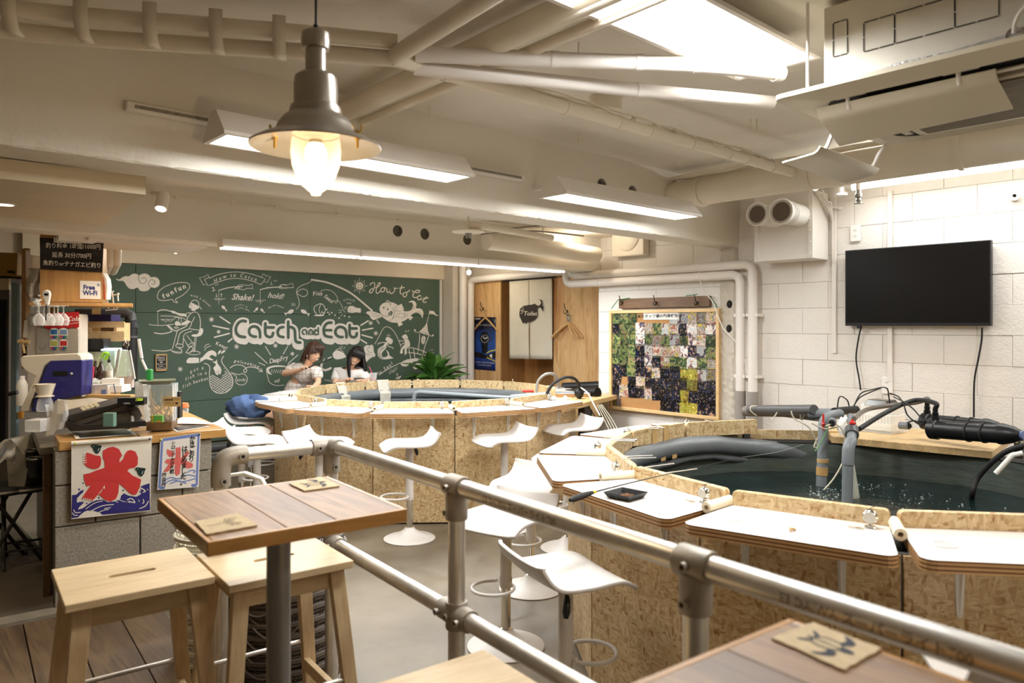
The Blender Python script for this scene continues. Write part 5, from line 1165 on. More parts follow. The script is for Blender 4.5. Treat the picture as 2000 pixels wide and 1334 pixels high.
for i, (x0, x1) in enumerate(((1.79, 2.79), (2.795, 3.90), (3.905, 4.94))):
    t = thing('line_light', ('left', 'middle', 'right')[i]+' section of the thin line light under the rear beam', 'ceiling light', ((x0+x1)/2, 4.74, 1.955), group='line light sections under the rear beam')
    MB().bx(x0, x1, 4.70, 4.785, 1.965, 2.02).build('housing', m_white, t, smooth=False, bevel=.002)
    MB().bx(x0+.01, x1-.01, 4.695, 4.765, 1.955, 1.966).build('diffuser', m_litl, t, smooth=False)
    for x in (x0+.2, x1-.2): MB().bx(x-.02, x+.02, 4.77, 4.815, 1.975, 2.03).build('clip', m_white, t, smooth=False)
t = thing('tube_light', 'bare bright tube light running along the top of the television wall', 'ceiling light', (5.3, 1.2, 2.44))
MB().cyl((5.3, .1, 2.445), (5.3, 2.24, 2.445), .022, n=16).build('tube', m_lit, t)
MB().cyl((5.3, 2.24, 2.445), (5.3, 2.30, 2.445), .024, n=16).build('end_cap', m_white, t)
MB().lathe([(.0, -.035), (.05, -.035), (.055, -.02), (.05, 0), (.05, .02)], (5.3, 2.33, 2.43), 24).build('rose', m_white, t)
for y in (.5, 1.6, 2.2): MB().cyl((5.3, y, 2.46), (5.3, y, 2.62), .006, n=8).build('hanger', m_white, t)
# pendant
pc = at_px(617, 2.0); pc = Vector((pc[0], pc[1], 0)); zd = 1.465+(636-280)*2/1440
t = thing('pendant_lamp', 'brushed metal pendant lamp with flat brim and clear glass globe on a black cord', 'lamp', (pc.x, pc.y, zd))
m_alu = plain('brushed_metal', S(172, 164, 152), .3, .75, var=.03)
u = 2.0/1440
prof = [(0, 218), (22, 218), (27, 214), (28, 196), (26, 184), (20, 182), (20, 138), (30, 136), (40, 128), (42, 112), (42, 74), (48, 70), (50, 60), (50, 56), (62, 48), (72, 34), (76, 22), (84, 16), (106, 6), (126, -6), (125, -9), (104, 2), (82, 11), (50, 16), (0, 16)]
MB().lathe([(r*u, z*u) for r, z in prof], (pc.x, pc.y, zd), 48).build('shade', m_alu, t)
MB().tube([(pc.x, pc.y, zd+216*u), (pc.x, pc.y, 2.62)], .0035, 8).build('cord', m_black, t)
MB().lathe([(.007, 0), (.007, .018), (.003, .02)], (pc.x, pc.y, zd+218*u), 12).build('cord_grip', m_black, t)
gp = [(44, 14), (47, 0), (48, -20), (45, -44), (37, -66), (25, -84), (14, -93), (10, -96), (9, -101), (0, -103)]
MB().lathe([(r*u, z*u) for r, z in gp], (pc.x, pc.y, zd), 36).build('glass_globe', glassy('lamp_glass', (1, .9, .75, 1), .05, .12), t)
MB().ball((pc.x, pc.y, zd-22*u), (.03, .03, .038), 16).build('bulb', emit('bulb_glow', (1, .74, .46, 1), 9), t)
MB().lathe([(.018, .02), (.018, .04)], (pc.x, pc.y, zd-22*u), 16).build('bulb_cap', m_alu, t)
l = bpy.data.lights.new('pendant_bulb', 'POINT'); l.energy = 9; l.color = (1, .74, .44); l.shadow_soft_size = .05
o = bpy.data.objects.new('pendant_bulb', l); COL.objects.link(o); o.location = (pc.x, pc.y, zd-75*u)
m_brass = plain('brass', S(196, 164, 96), .3, .9)
for px_ in (537, 698):
    q = Pd(px_, 268, 2.0); q.z = zd+.002; B = MB(); B.cyl(q-Vector((0, 0, .015)), q+Vector((0, 0, .035)), .004, n=10); B.cyl(q+Vector((0, 0, .008)), q+Vector((0, 0, .016)), .008, n=12)
    rr = Vector((CS, -SN, 0))
    for s in (-1, 1): B.tube([q+Vector((0, 0, .024)), q+rr*s*.011+Vector((0, 0, .032)), q+rr*s*.013+Vector((0, 0, .048))], .0035, 8)
    B.build('wing_nut', m_brass, t)
# spotlight, small bulbs, downlight
q = PY(320, 378, 4.66); a = PY(314, 408, 4.62); t = thing('spotlight', 'white cylinder spotlight on the rear beam near the soffit', 'spotlight', q)
MB().tube([q, q.lerp(a, .1), a], [.030, .036, .036], 22).build('body', m_white, t); d = (a-q).normalized(); MB().tube([a, a+d*.002], .028, 20).build('lens', m_litl, t)
MB().cyl(q, q+Vector((-.02, .15, .02)), .012, n=10).build('arm', m_white, t)
for (x, y, Y, lab, st) in ((343, 489, 6.6, 'small glowing bulb above the cloud drawing', 1), (916, 532, 6.9, 'small glowing bulb by the pipes over the watch poster', 1)):
    q = PY(x, y, Y); t = thing('bare_bulb', lab, 'bulb', q, group='small bare bulbs near the back wall'); MB().ball(q, .028, 12).build('globe', emit('bulb_white', (1, .93, .82, 1), 14), t)
    MB().cyl(q+Vector((0, 0, .025)), q+Vector((0, 0, .07)), .016, n=12).build('socket', m_white, t); MB().cyl(q+Vector((0, 0, .06)), (q.x, q.y, 2.33), .004, n=6).build('stem', m_white, t)
    l = bpy.data.lights.new('bare_bulb', 'POINT'); l.energy = 9; l.color = (1, .86, .66); l.shadow_soft_size = .03; o = bpy.data.objects.new('bare_bulb', l); COL.objects.link(o); o.location = q-Vector((0, 0, .05))
q = Pz(1141, 452, 2.327); t = thing('downlight', 'small round recessed light in the ceiling between the beams', 'ceiling light', q); MB().lathe([(0, -.003), (.035, -.003)], q, 20).build('lens', m_litl, t); MB().lathe([(.035, -.004), (.045, -.003), (.045, .002)], q, 20).build('ring', m_white, t)
l = bpy.data.lights.new('downlight', 'POINT'); l.energy = 5; l.color = (1, .9, .75); l.shadow_soft_size = .03; o = bpy.data.objects.new('downlight', l); COL.objects.link(o); o.location = q-Vector((0, 0, .05))
q = Pz(8, 399, 2.05); t = thing('downlight', 'warm round downlight set in the soffit at the far left', 'ceiling light', q); MB().lathe([(0, -.003), (.04, -.003)], q, 24).build('lens', m_litw, t); MB().lathe([(.04, -.004), (.05, -.003), (.05, .002)], q, 24).build('ring', m_white, t)
for (x, y) in ((q.x, q.y), (q.x+.55, q.y+.35), (-.4, 4.6)):
    l = bpy.data.lights.new('soffit_downlight', 'SPOT'); l.energy = 18; l.color = (1, .8, .56); l.shadow_soft_size = .04; l.spot_size = math.radians(140); l.spot_blend = .6
    o = bpy.data.objects.new('soffit_downlight', l); COL.objects.link(o); o.location = (x, y, 2.04)
# ---------------------------------------------------------------- pipes below the ceiling
def zt(pts, z): return [Pz(x, y, z) for x, y in pts]
def pthing(name, lab, cat, pts, r, m=m_pipec, n=18, k=1, collars=(), group=None):
    P_ = smooth(pts, k) if k > 1 else pts
    t = thing(name, lab, cat, P_[0], group=group); MB().tube(P_, r, n).build('pipe', m, t)
    for f in collars:
        i = min(int(f*(len(P_)-1)), len(P_)-2); a, b_ = Vector(P_[i]), Vector(P_[i+1]); ff = f*(len(P_)-1)-i; c = a.lerp(b_, ff); d = (b_-a).normalized()
        MB().tube([c-d*.014, c+d*.014], r*1.1, n).build('collar', m, t)
    return t
GP = 'white pipes under the front ceiling'
t = pthing('ceiling_pipe', 'long thin white pipe slanting across the ceiling to the fat duct, cable taped on it', 'pipe', [(1.5, 2.30, 2.45), (4.58, 2.295, 2.45)], .030, collars=(.08, .3, .42, .5, .62, .74, .8, .9), group=GP)
rnd = random.Random(6)
for j in range(3):
    pts = [(1.9+i*.22, 2.295+rnd.uniform(-.02, .02), 2.482+rnd.uniform(0, .02)) for i in range(13)]; MB().tube(smooth(pts, 3), .004, 6).build('cable', m_pipec, t)
for i in range(9): x = 2.9+i*.17; MB().tube([(x, 2.27, 2.475), (x, 2.295, 2.495), (x, 2.32, 2.475)], .006, 6).build('tape_band', m_pipe, t)
t = pthing('cable_tray', 'fat bundled pipe and cable tray along the top left of the ceiling', 'cable tray', smooth([(1.52, 2.30, 2.45), (1.25, 2.47, 2.455), (.957, 2.67, 2.46), (.4, 2.99, 2.46), (-.4, 3.2, 2.46)], 4), .030, group=GP)
MB().tube(smooth([(1.5, 2.27, 2.50), (1.2, 2.44, 2.505), (.93, 2.61, 2.51), (.38, 2.92, 2.51), (-.4, 3.12, 2.51)], 4), .027, 14).build('pipe', m_pipec, t)
for i in range(6):
    f = .08+i*.16; a = Vector((1.25, 2.455, 0)).lerp(Vector((.1, 3.05, 0)), f); d = Vector((-.88, .47, 0)); sd = Vector((.47, .88, 0))
    B = MB(); vs = [a+d*x+sd*y+Vector((0, 0, z)) for x in (-.022, .022) for y, z in ((-.055, 2.55), (-.058, 2.47), (-.03, 2.425), (.02, 2.42))]
    B.add(vs, [(0, 1, 5, 4), (1, 2, 6, 5), (2, 3, 7, 6)]); B.build('strap', m_pipec, t, solid=.004)
pthing('ceiling_pipe', 'thick white pipe running toward the camera from the tray end by the pendant', 'pipe', [(1.50, 2.28, 2.452), (1.44, 1.7, 2.455), (1.30, .4, 2.46)], .032, group=GP)
pthing('ceiling_pipe', 'fattest painted pipe crossing from the top edge into the front beam behind the pendant', 'pipe', [(1.72, -1, 2.53), (1.85, 3.28, 2.53)], .050, group=GP, collars=(.55,))
pthing('ceiling_pipe', 'slender painted pipe beside the fattest pipe behind the pendant', 'pipe', [(1.83, -1, 2.50), (1.96, 3.28, 2.50)], .022, group=GP)
pthing('ceiling_pipe', 'upper bright white pipe leading to the air conditioner, just under the wide batten', 'pipe', smooth([(1.58, 2.27, 2.475), (2.05, 1.92, 2.472), (2.45, 1.62, 2.47), (2.78, 1.45, 2.47)], 3), .030, m_pipe, group=GP, collars=(.3, .5, .66, .97))
pthing('ceiling_pipe', 'lower sagging white pipe leading to the air conditioner below its twin', 'pipe', smooth([(1.60, 2.31, 2.44), (2.05, 2.06, 2.43), (2.5, 1.83, 2.425), (2.98, 1.60, 2.43)], 3), .028, m_pipe, group=GP, collars=(.6,))
pthing('wall_duct', 'very fat white duct running along the top of the television wall into the beam', 'duct', [(4.62, -.6, 2.44), (4.62, 3.30, 2.44)], .10, m_pipec, 32, collars=(.5, .72, .93))
t = thing('cable_run', 'loose painted cables draped along the fat duct', 'cables', (4.62, 2.4, 2.54))
for j in range(4): MB().tube(smooth([(4.52+.03*j+rnd.uniform(-.02, .02), 3.3-.35*i, 2.535+rnd.uniform(0, .025)) for i in range(9)], 3), .006, 6).build('cable', m_pipec, t)
q = Pz(1183, 205, 2.58); t = thing('round_vent', 'short round white vent on the ceiling above the long thin pipe', 'cap', (q.x, q.y, 2.62)); MB().lathe([(0, -.075), (.075, -.075), (.08, -.07), (.08, -.01), (.085, 0)], (q.x, q.y, 2.62), 30).build('drum', m_pipec, t)
B = MB()
for x, y in ((1130, 92), (838, 215), (1131, 265), (1320, 320), (1467, 240), (1478, 240)):
    q = Pz(x, y, 2.6); B.cyl((q.x, q.y, 2.56), (q.x, q.y, 2.62), .004, n=6)
tag(B.build('anchor_bolts', m_pipec), 'short anchor bolts left sticking out of the front ceiling', 'bolts', kind='stuff')
# ---------------------------------------------------------------- air conditioner cassette
t = thing('air_conditioner', 'ceiling cassette air conditioner with hanging beige wind deflectors', 'air conditioner', (2.96, .82, 2.25))
m_ac = plain('ac_beige', S(206, 196, 174), .4, var=.03, vs=3); m_acm = plain('ac_metal', S(196, 190, 178), .45, .3, var=.05)
B = MB(); B.bx(2.60, 3.36, .44, 1.20, 2.285, 2.60); B.build('casing', m_acm, t, smooth=False, bevel=.004)
B = MB(); Mx = Matrix(((0, 0, 1, 2.5985), (-1, 0, 0, 1.2), (0, 1, 0, 2.285), (0, 0, 0, 1)))
m_slit = plain('slit', S(62, 56, 50), .8)
ink = Ink(lambda x, y, L: Mx@Vector((x, y, -.001)))
def dash(x0, y0, x1, y1, n_):
    for i in range(n_): a, b_ = i/n_+.02, (i+1)/n_-.02; ink.line([(x0+(x1-x0)*a, y0+(y1-y0)*a), (x0+(x1-x0)*b_, y0+(y1-y0)*b_)], .004, k=1)
for (x0, x1, y0, y1, n_) in ((.035, .085, .13, .25, 2), (.14, .24, .12, .22, 2), (.24, .42, .12, .22, 2), (.42, .54, .12, .22, 2)):
    dash(x0, y0, x1, y0, n_); dash(x0, y1, x1, y1, n_); dash(x0, y0, x0, y1, 2); dash(x1, y0, x1, y1, 2)
ink.build('knockouts', m_slit, t)
ink = Ink(lambda x, y, L: Mx@Vector((x, y, -.002))); ink.poly([(.12, .0), (.74, .0), (.74, .055), (.6, .06), (.4, .05), (.25, .055), (.12, .03)]); ink.build('foil_tape', plain('foil_tape', S(170, 168, 164), .35, .5, var=.2, vs=30, bmp=.6, bs=60), t)
B = MB(); vs = []
P0 = rrect(1.0, 1.0, .03, 3, 2.96, .82); P1 = rrect(.84, .84, .12, 4, 2.96, .82); P0 = rrect(1.0, 1.0, .03, 4, 2.96, .82); n_ = len(P0)
B.add([(x, y, 2.285) for x, y in P0]+[(x, y, 2.27) for x, y in P0]+[(x, y, 2.245) for x, y in P1]+[(x, y, 2.262) for x, y in [(2.96+(x-2.96)*.93, .82+(y-.82)*.93) for x, y in P1]],
      [(i, (i+1) % n_, n_+(i+1) % n_, n_+i) for i in range(n_)]+[(n_+i, n_+(i+1) % n_, 2*n_+(i+1) % n_, 2*n_+i) for i in range(n_)]+[(2*n_+i, 2*n_+(i+1) % n_, 3*n_+(i+1) % n_, 3*n_+i) for i in range(n_)]); B.build('face_panel', m_ac, t)
B = MB(); B.prism([(2.96+(x-2.96)*1.0, .82+(y-.82)*1.0) for x, y in P1], 2.262, 2.27); B.build('air_slot', m_gap, t)
for sx, sy, w_, h_ in ((-1, 0, .02, .56), (1, 0, .02, .56), (0, -1, .56, .02), (0, 1, .56, .02)):
    B = MB(); B.box((2.96+sx*.318, .82+sy*.318, 2.25), (w_+.01*(w_ < .1), h_+.01*(h_ < .1), .006)); B.build('louvre', m_ac, t, smooth=False, bevel=.002)
MB().bx(2.68, 3.24, .54, 1.10, 2.238, 2.262).build('inlet_frame', m_ac, t, smooth=False, bevel=.004)
B = MB()
for i in range(26): B.bx(2.71+i*.0195, 2.722+i*.0195, .58, 1.06, 2.231, 2.237)
B.build('inlet_grille', plain('grille', S(128, 118, 100), .6), t, smooth=False, kind='stuff')
def plate(pts, lip=.02):
    a, b_, c_, d_ = [Vector(p) for p in pts]
    B = MB(); B.grid(lambda u, v: a.lerp(b_, v).lerp(d_.lerp(c_, v), u)+Vector((0, 0, .022*max(0, 1-u*9)**1)), 12, 4); B.build('deflector', m_ac, t, solid=.008, bevel=.002)
plate([(2.565, 1.21, 2.215), (2.565, .66, 2.215), (2.75, .66, 2.155), (2.75, 1.21, 2.135)])
plate([(2.85, 1.33, 2.15), (3.45, 1.34, 2.15), (3.45, 1.49, 2.13), (2.85, 1.49, 2.133)])
for (x, y) in ((2.575, 1.10), (2.575, .76)):
    B = MB(); B.tube([(x-.01, y, 2.268), (x-.012, y, 2.24), (x+.0, y, 2.215)], .007, 8); B.box((x, y, 2.262), (.03, .1, .01)); B.build('hook_bracket', m_white, t)
for (x, y) in ((2.9, 1.30), (3.38, 1.31)): MB().tube(smooth([(x, y-.03, 2.26), (x-.01, y, 2.22), (x+.01, y+.03, 2.18), (x+.01, y+.06, 2.16)], 3), .008, 8).build('hook_bracket', m_white, t)
MB().cyl((2.56, 1.24, 2.27), (2.56, 1.24, 2.62), .006, n=8).build('hanger_rod', m_pipe, t)
B = MB(); B.tube(smooth([(2.59, .62, 2.34), (2.56, .6, 2.38), (2.57, .53, 2.46), (2.58, .45, 2.6)], 4), .006, 8); B.lathe([(.022, 0), (.022, .012)], (2.6, .62, 2.335), 16, Matrix.Rotation(-PI/2, 3, 'Y')); B.build('cable', m_white, t)
ink = Ink(lambda x, y, L: Vector((2.66, 1.13-x, 2.178-.001))); ink.text('DAIKIN', .04, 0, .02); 
# ---------------------------------------------------------------- between the beams
q = PY(915, 453, 4.3); t = thing('heat_plate', 'round cream disc plate hanging under the pipe between the beams', 'detector', q); MB().lathe([(0, -.012), (.12, -.004), (.125, 0), (.12, .006), (0, .012)], q, 30).build('disc', m_pipec, t); MB().lathe([(.02, -.05), (.025, -.02), (.03, -.008)], q, 14).build('head', m_stain, t); MB().cyl(q, (q.x, q.y, 2.33), .008, n=8).build('stem', m_pipec, t)
pthing('bay_pipe', 'cream pipe beside the round disc plate between the beams', 'pipe', [q+Vector((.0, 0, .05)), q+Vector((.1, 0, .055)), PY(1078, 465, 4.3)], .026)
for j, (a, b_) in enumerate((((950, 470), (1165, 498)),)): pthing('bay_duct', 'fat cream duct low between the beams toward the white wall', 'duct', [PY(*a, 4.62), PY(*b_, 4.62)], .075); h_ = PY(1060, 484, 4.62); MB().cyl(h_, (h_.x, h_.y, 2.33), .006, n=6).build('hanger', m_pipec, bpy.data.objects['bay_duct'])
t = thing('bay_cables', 'dark and painted cables drooping in the bay between the beams', 'cables', PY(1000, 440, 4.4))
for j in range(4): MB().tube(smooth([PY(940+50*i, 433+8*j+6*math.sin(i+j), 4.45) for i in range(5)], 4), .007, 6).build('cable', m_sleeve if j % 2 else m_pipec, t)
t = thing('beam_cable', 'thin painted cable clipped along the face of the rear beam', 'cable', PY(330, 383, 4.8))
MB().tube(smooth([PY(x, y, 4.80) for x, y in ((328, 382), (420, 393), (540, 405), (560, 413), (660, 420), (780, 432), (880, 440))], 4), .005, 6).build('cable', m_pipec, t)
for x in (345, 455, 540, 660, 780): q = PY(x, 383+(x-328)*.105, 4.797); MB().box(q, (.02, .012, .02)).build('clip', m_pipec, t)
for (x, y) in ((303, 445), (494, 462), (697, 479), (844, 490), (262, 405)):
    pass
q = PY(369, 352, 4.795); t = thing('terminal_block', 'small open terminal block on the rear beam', 'terminal', q); MB().box(q, (.07, .02, .03)).build('block', m_sleeve, t); MB().box(q-Vector((0, .011, 0)), (.02, .004, .02)).build('contact', m_brass, t)
# ---------------------------------------------------------------- pipes by the soffit and back wall
for x, y2, lab in ((213, 530, 'left of the two cream pipes dropping beside the plywood cabinet'), (228, 528, 'right of the two cream pipes dropping beside the plywood cabinet')):
    pthing('drop_pipe', lab, 'pipe', [PY(x, 462, 6.0), PY(x, y2-14, 6.0), PY(x-8, y2+2, 6.2)], .032, group='cream drop pipes beside the plywood cabinet')
t = thing('air_vent', 'slatted ceiling vent near the top of the cloud drawing', 'vent', Pz(290, 462, 2.02))
q = Pz(285, 465, 1.99); B = MB(); B.box((q.x+.1, q.y+.5, 2.0), (.7, .5, .04)); 
for i in range(6): B.box((q.x-.3, q.y+.3+.06*i, 1.985), (.2, .02, .03))
B.build('grille', m_white, t, smooth=False)
for z, lab in ((.20, 'upper grey pipe along the foot of the back wall'), (.09, 'lower grey pipe along the foot of the back wall')):
    pthing('floor_pipe', lab, 'pipe', [(1.3, 7.72, z), (5.8, 7.72, z)], .045, m_greyd, group='grey pipes along the foot of the back wall')
# pipes at the back right corner
pthing('riser_pipe', 'left white pipe rising in the corner beside the chalkboard', 'pipe', [(5.98, 7.52, 0), (5.98, 7.52, 2.3)], .05, m_pipe, collars=(.75,), group='white risers beside the chalkboard')
pthing('riser_pipe', 'right white pipe that turns and runs over the plywood panels', 'pipe', smooth([(6.08, 7.48, 0), (6.08, 7.48, 1.3), (6.08, 7.48, 1.9), (6.08, 7.46, 2.04), (6.08, 7.3, 2.065), (6.08, 6.6, 2.075), (6.08, 5.3, 2.085)], 6), .045, m_pipe, collars=(.4,), group='white risers beside the chalkboard')
# two insulated pipes on the block wall
GW = 'insulated white pipes over the photo board'
def rise(yr, zh, yl, r, zt_, lab, X):
    pts = []
    def el(p, a, b_): return [p+a*.06, p+a*.018+b_*.018, p+b_*.06]
    X1 = X; p1 = Vector((X1, yr, zh)); p2 = Vector((X1, yl, zh)); p3 = Vector((X1, yl, zt_))
    pts = [Vector((X1, yr, .0)), Vector((X1, yr, .6))]+el(p1, -Z3, Vector((0, 1, 0)))+el(p2, Vector((0, -1, 0)), Z3)+el(p3, -Z3, Vector((1, 0, 0)))+[Vector((6.15, yl, zt_))]
    t = thing('wall_pipe', lab, 'pipe', (X1, yr, 0), group=GW); MB().tube(pts, r, 18).build('pipe', m_pipe, t)
    MB().tube([(X1, yr, .0), (X1, yr, .93)], r*1.12, 18).build('grey_lagging', m_greyd if 0 else plain('grey_lagging', S(150, 142, 136), .7, var=.1), t)
    for y in (4.75, 3.6): MB().tube([(X1, y-.012, zh), (X1, y+.012, zh)], r*1.08, 18).build('collar', m_pipe, t)
    for z in (1.55, 1.05): MB().bx(X1-.02, 5.56, yr-r-.012, yr+r+.012, z-.012, z+.012).build('strap', m_white, t, smooth=False)
rise(3.11, 1.965, 5.13, .038, 2.10, 'outer of the two white pipes looping over the photo board', 5.47)
rise(3.22, 1.885, 5.19, .038, 2.07, 'inner of the two white pipes looping over the photo board', 5.47)
for y, lab in ((5.0, 'threaded rod nearer the block wall holding the looped pipes'), (5.25, 'threaded rod farther back holding the looped pipes')): tag(MB().cyl((5.8, y, 2.08), (5.8, y, 2.33), .004, n=6).build('drop_rod', m_stain), lab, 'rod')
# ---------------------------------------------------------------- television and fittings on the right wall
XW = 5.558
t = thing('television', 'large black flat television hung on the white block wall', 'television', (5.5, 1.93, 1.46))
q0 = PX(1653, 490, 5.49); y0, y1, z0, z1 = 1.44, 2.375, 1.463, 2.02
MB().bx(5.49, 5.535, y0, y1, z0, z1).build('frame', m_black, t, smooth=False, bevel=.004)
MB().bx(5.4885, 5.4905, y0+.008, y1-.008, z0+.022, z1-.008).build('screen', plain('screen', S(18, 15, 13), .35, spec=.15), t, smooth=False)
MB().bx(5.535, 5.556, 1.7, 2.1, 1.6, 1.9).build('wall_mount', m_blackm, t, smooth=False)
MB().bx(5.488, 5.51, 2.26, 2.29, z0-.02, z0).build('receiver', m_black, t, smooth=False)
for pts, lab in (([(1682, 638), (1677, 660), (1672, 700), (1678, 740), (1681, 762)], 'thin black cord hanging below the left side of the television'), ([(1918, 640), (1917, 665), (1911, 700), (1903, 745), (1902, 815)], 'thicker black cord hanging below the right side of the television')):
    o = MB().tube(smooth([PX(x, y, 5.53) for x, y in pts], 5), .006, 8).build('cord', m_cord); tag(o, lab, 'cord', 'cords below the television')
for (x, ya, yb, lab) in ((1629, 385, 690, 'white trunking left of the television, ending half way down'), (1738, 372, 745, 'white trunking passing behind the television')):
    a, b_ = PX(x, ya, 5.55), PX(x, yb, 5.55); o = MB().bx(5.545, 5.562, a.y-.016, a.y+.016, b_.z, a.z).build('trunking', m_white, smooth=False, bevel=.002); tag(o, lab, 'trunking', 'white trunking on the television wall')
for (x, y, lab) in ((1671, 456, 'white double socket high on the wall left of the television'), (1733, 753, 'white socket low on the wall above the air pump')):
    q = PX(x, y, 5.555); t = thing('wall_socket', lab, 'socket', q, group='white sockets on the television wall'); M = Matrix.Translation(q)
    MB(M).bx(-.008, .004, -.037, .037, -.06, .06).build('plate', m_wht, t, smooth=False, bevel=.004)
    B = MB(M)
    for z in (.022, -.022):
        for yy in (-.006, .006): B.bx(-.0095, -.008, yy-.0015, yy+.0015, z-.006, z+.006)
    B.build('slots', m_sleeve, t, smooth=False)
# ventilation box with two round ducts
t = thing('duct_box', 'white ventilation box with two round duct mouths high in the corner', 'ventilation box', (5.43, 2.77, 1.96))
MB().bx(5.31, 5.556, 2.53, 3.0, 1.965, 2.47).build('box', m_white, t, smooth=False, bevel=.003)
B = MB(); B.bx(5.30, 5.312, 2.53, 2.565, 1.965, 2.47); B.bx(5.30, 5.312, 2.965, 3.0, 1.965, 2.47); B.bx(5.30, 5.312, 2.565, 2.965, 1.965, 1.995); B.build('flange', m_white, t, smooth=False, bevel=.002)
B = MB()
for i in range(6): B.ball((5.299, 2.547, 2.0+.085*i), .006, 8)
B.build('rivets', m_white, t)
m_mesh = plain('vent_mesh', S(96, 84, 74), .7, var=.2, vs=120)
for (x, y, L, rr) in ((1478, 418, .30, .078), (1525, 413, .30, .085)):
    c = PX(x, y, 5.02); D = MB(); Mr = Matrix.Rotation(PI/2, 3, 'Y')
    D.lathe([(rr, 0), (rr*1.1, -.004), (rr*1.14, .006), (rr*1.1, .02), (rr*.96, .024), (rr*.96, L)], c, 30, Mr); d_ = D.build('duct', m_wht, t)
    MB().lathe([(0, .006), (rr*.82, .006)], c, 28, Mr).build('mesh', m_mesh, d_); MB().lathe([(rr*.82, .005), (rr, .0)], c, 28, Mr).build('ring', plain('duct_ring', S(186, 180, 172), .5), d_)
    for k in range(3): MB().lathe([(rr*.98, .06+.025*k), (rr*1.02, .065+.025*k), (rr*.98, .07+.025*k)], c, 28, Mr).build('rib', m_wht, d_)
t = thing('sprinkler_head', 'metal sprinkler drop below the end of the tube light', 'sprinkler', PX(1678, 400, 5.2)); c = PX(1677, 385, 5.2)
MB().lathe([(.016, .10), (.016, .03), (.024, .02), (.024, -.0), (.014, -.005), (.02, -.02), (.012, -.03), (.03, -.04), (.03, -.046), (0, -.05)], c, 16).build('body', m_stain, t); MB().cyl(c+Vector((0, 0, .05)), (c.x, c.y, 2.62), .018, n=12).build('drop', m_pipe, t)
t = thing('cable_knot', 'tangle of white cables beside the ventilation box', 'cables', PX(1610, 390, 5.45)); rnd = random.Random(12)
for j in range(6): MB().tube(smooth([PX(1578+6*j+rnd.uniform(-6, 6), 372+rnd.uniform(-4, 4), 5.3), PX(1590+5*j, 388+rnd.uniform(-6, 6), 5.4), PX(1608+3*j, 402+rnd.uniform(-5, 5), 5.45), PX(1625, 420+2*j, 5.53)], 5), .006, 6).build('cable', m_white, t)
MB().tube(smooth([PX(1615, 405, 5.5), PX(1640, 407, 5.54), PX(1645, 406, 5.555)], 4), .006, 6).build('cable', m_white, t)
t = thing('insulator', 'ribbed white insulator high at the right edge of the wall', 'insulator', PX(1980, 380, 5.5)); c = PX(1982, 382, 5.5)
for i in range(4): MB().lathe([(.012, -.01), (.03, -.005), (.03, .005), (.012, .01)], c+Vector((.02*i, .005*i, 0)), 14, Matrix.Rotation(1.4, 3, 'Y')).build('disc', m_wht, t)
# kitchen style fan above the pipes
c = PX(1229, 482, 5.5); t = thing('exhaust_fan', 'square white exhaust fan cover with round centre above the pipes', 'fan', c)
MB().bx(5.47, 5.558, c.y-.19, c.y+.19, 2.12, 2.5).build('cover', m_pipec, t, smooth=False, bevel=.01)
MB().lathe([(0, -.03), (.10, -.028), (.14, -.012), (.145, 0)], (5.47, c.y, 2.31), 36, Matrix.Rotation(PI/2, 3, 'Y')).build('dial', m_pipec, t)
# hook rail
t = thing('hook_rail', 'dark wooden rail with three iron coat hooks above the photo board', 'hook rail', (5.52, 4.04, 1.63))
MB().bx(5.52, 5.555, 3.545, 4.545, 1.628, 1.722).build('board', m_brown, t, smooth=False, bevel=.004)
m_iron = plain('dark_iron', S(64, 54, 44), .4, .8)
def hook(c, t, s=1):
    B = MB(); c = Vector(c); B.ball(c, (.004, .012, .018), 8)
    B.tube(smooth([c+Vector((0, 0, .005)), c+Vector((-.02, 0, .01))*s, c+Vector((-.035, 0, .04))*s, c+Vector((-.028, .01, .065))*s], 4), .0042, 8)
    B.tube(smooth([c, c+Vector((-.02, 0, -.02))*s, c+Vector((-.038, 0, -.015))*s, c+Vector((-.045, 0, .005))*s], 4), .0042, 8); B.ball(c+Vector((-.028, .01, .066))*s, .006, 8); B.build('hook', m_iron, t)
for px_ in (1215, 1282, 1362): hook(PX(px_, 592, 5.517), t)
t = thing('green_string', 'green strings tying the photo board to the hook rail', 'string', PX(1390, 590, 5.5)); m_gs = plain('green_string', S(60, 130, 84), .6)
for a, b_ in (((1194, 603), (1206, 587)), ((1384, 578), (1400, 597)), ((1395, 597), (1402, 600)), ((1206, 586), (1230, 582)), ((1340, 578), (1362, 575))): MB().tube([PX(*a, 5.50), PX(*b_, 5.51)], .004, 6).build('string', m_gs, t)
o = MB().tube(smooth([PX(x, y, 5.47) for x, y in ((1367, 548), (1375, 570), (1392, 590), (1412, 640), (1440, 672), (1458, 715), (1475, 790))], 5), .005, 8).build('cable', m_white); tag(o, 'thin white cable hanging from the pipes across the right edge of the photo board', 'cable')
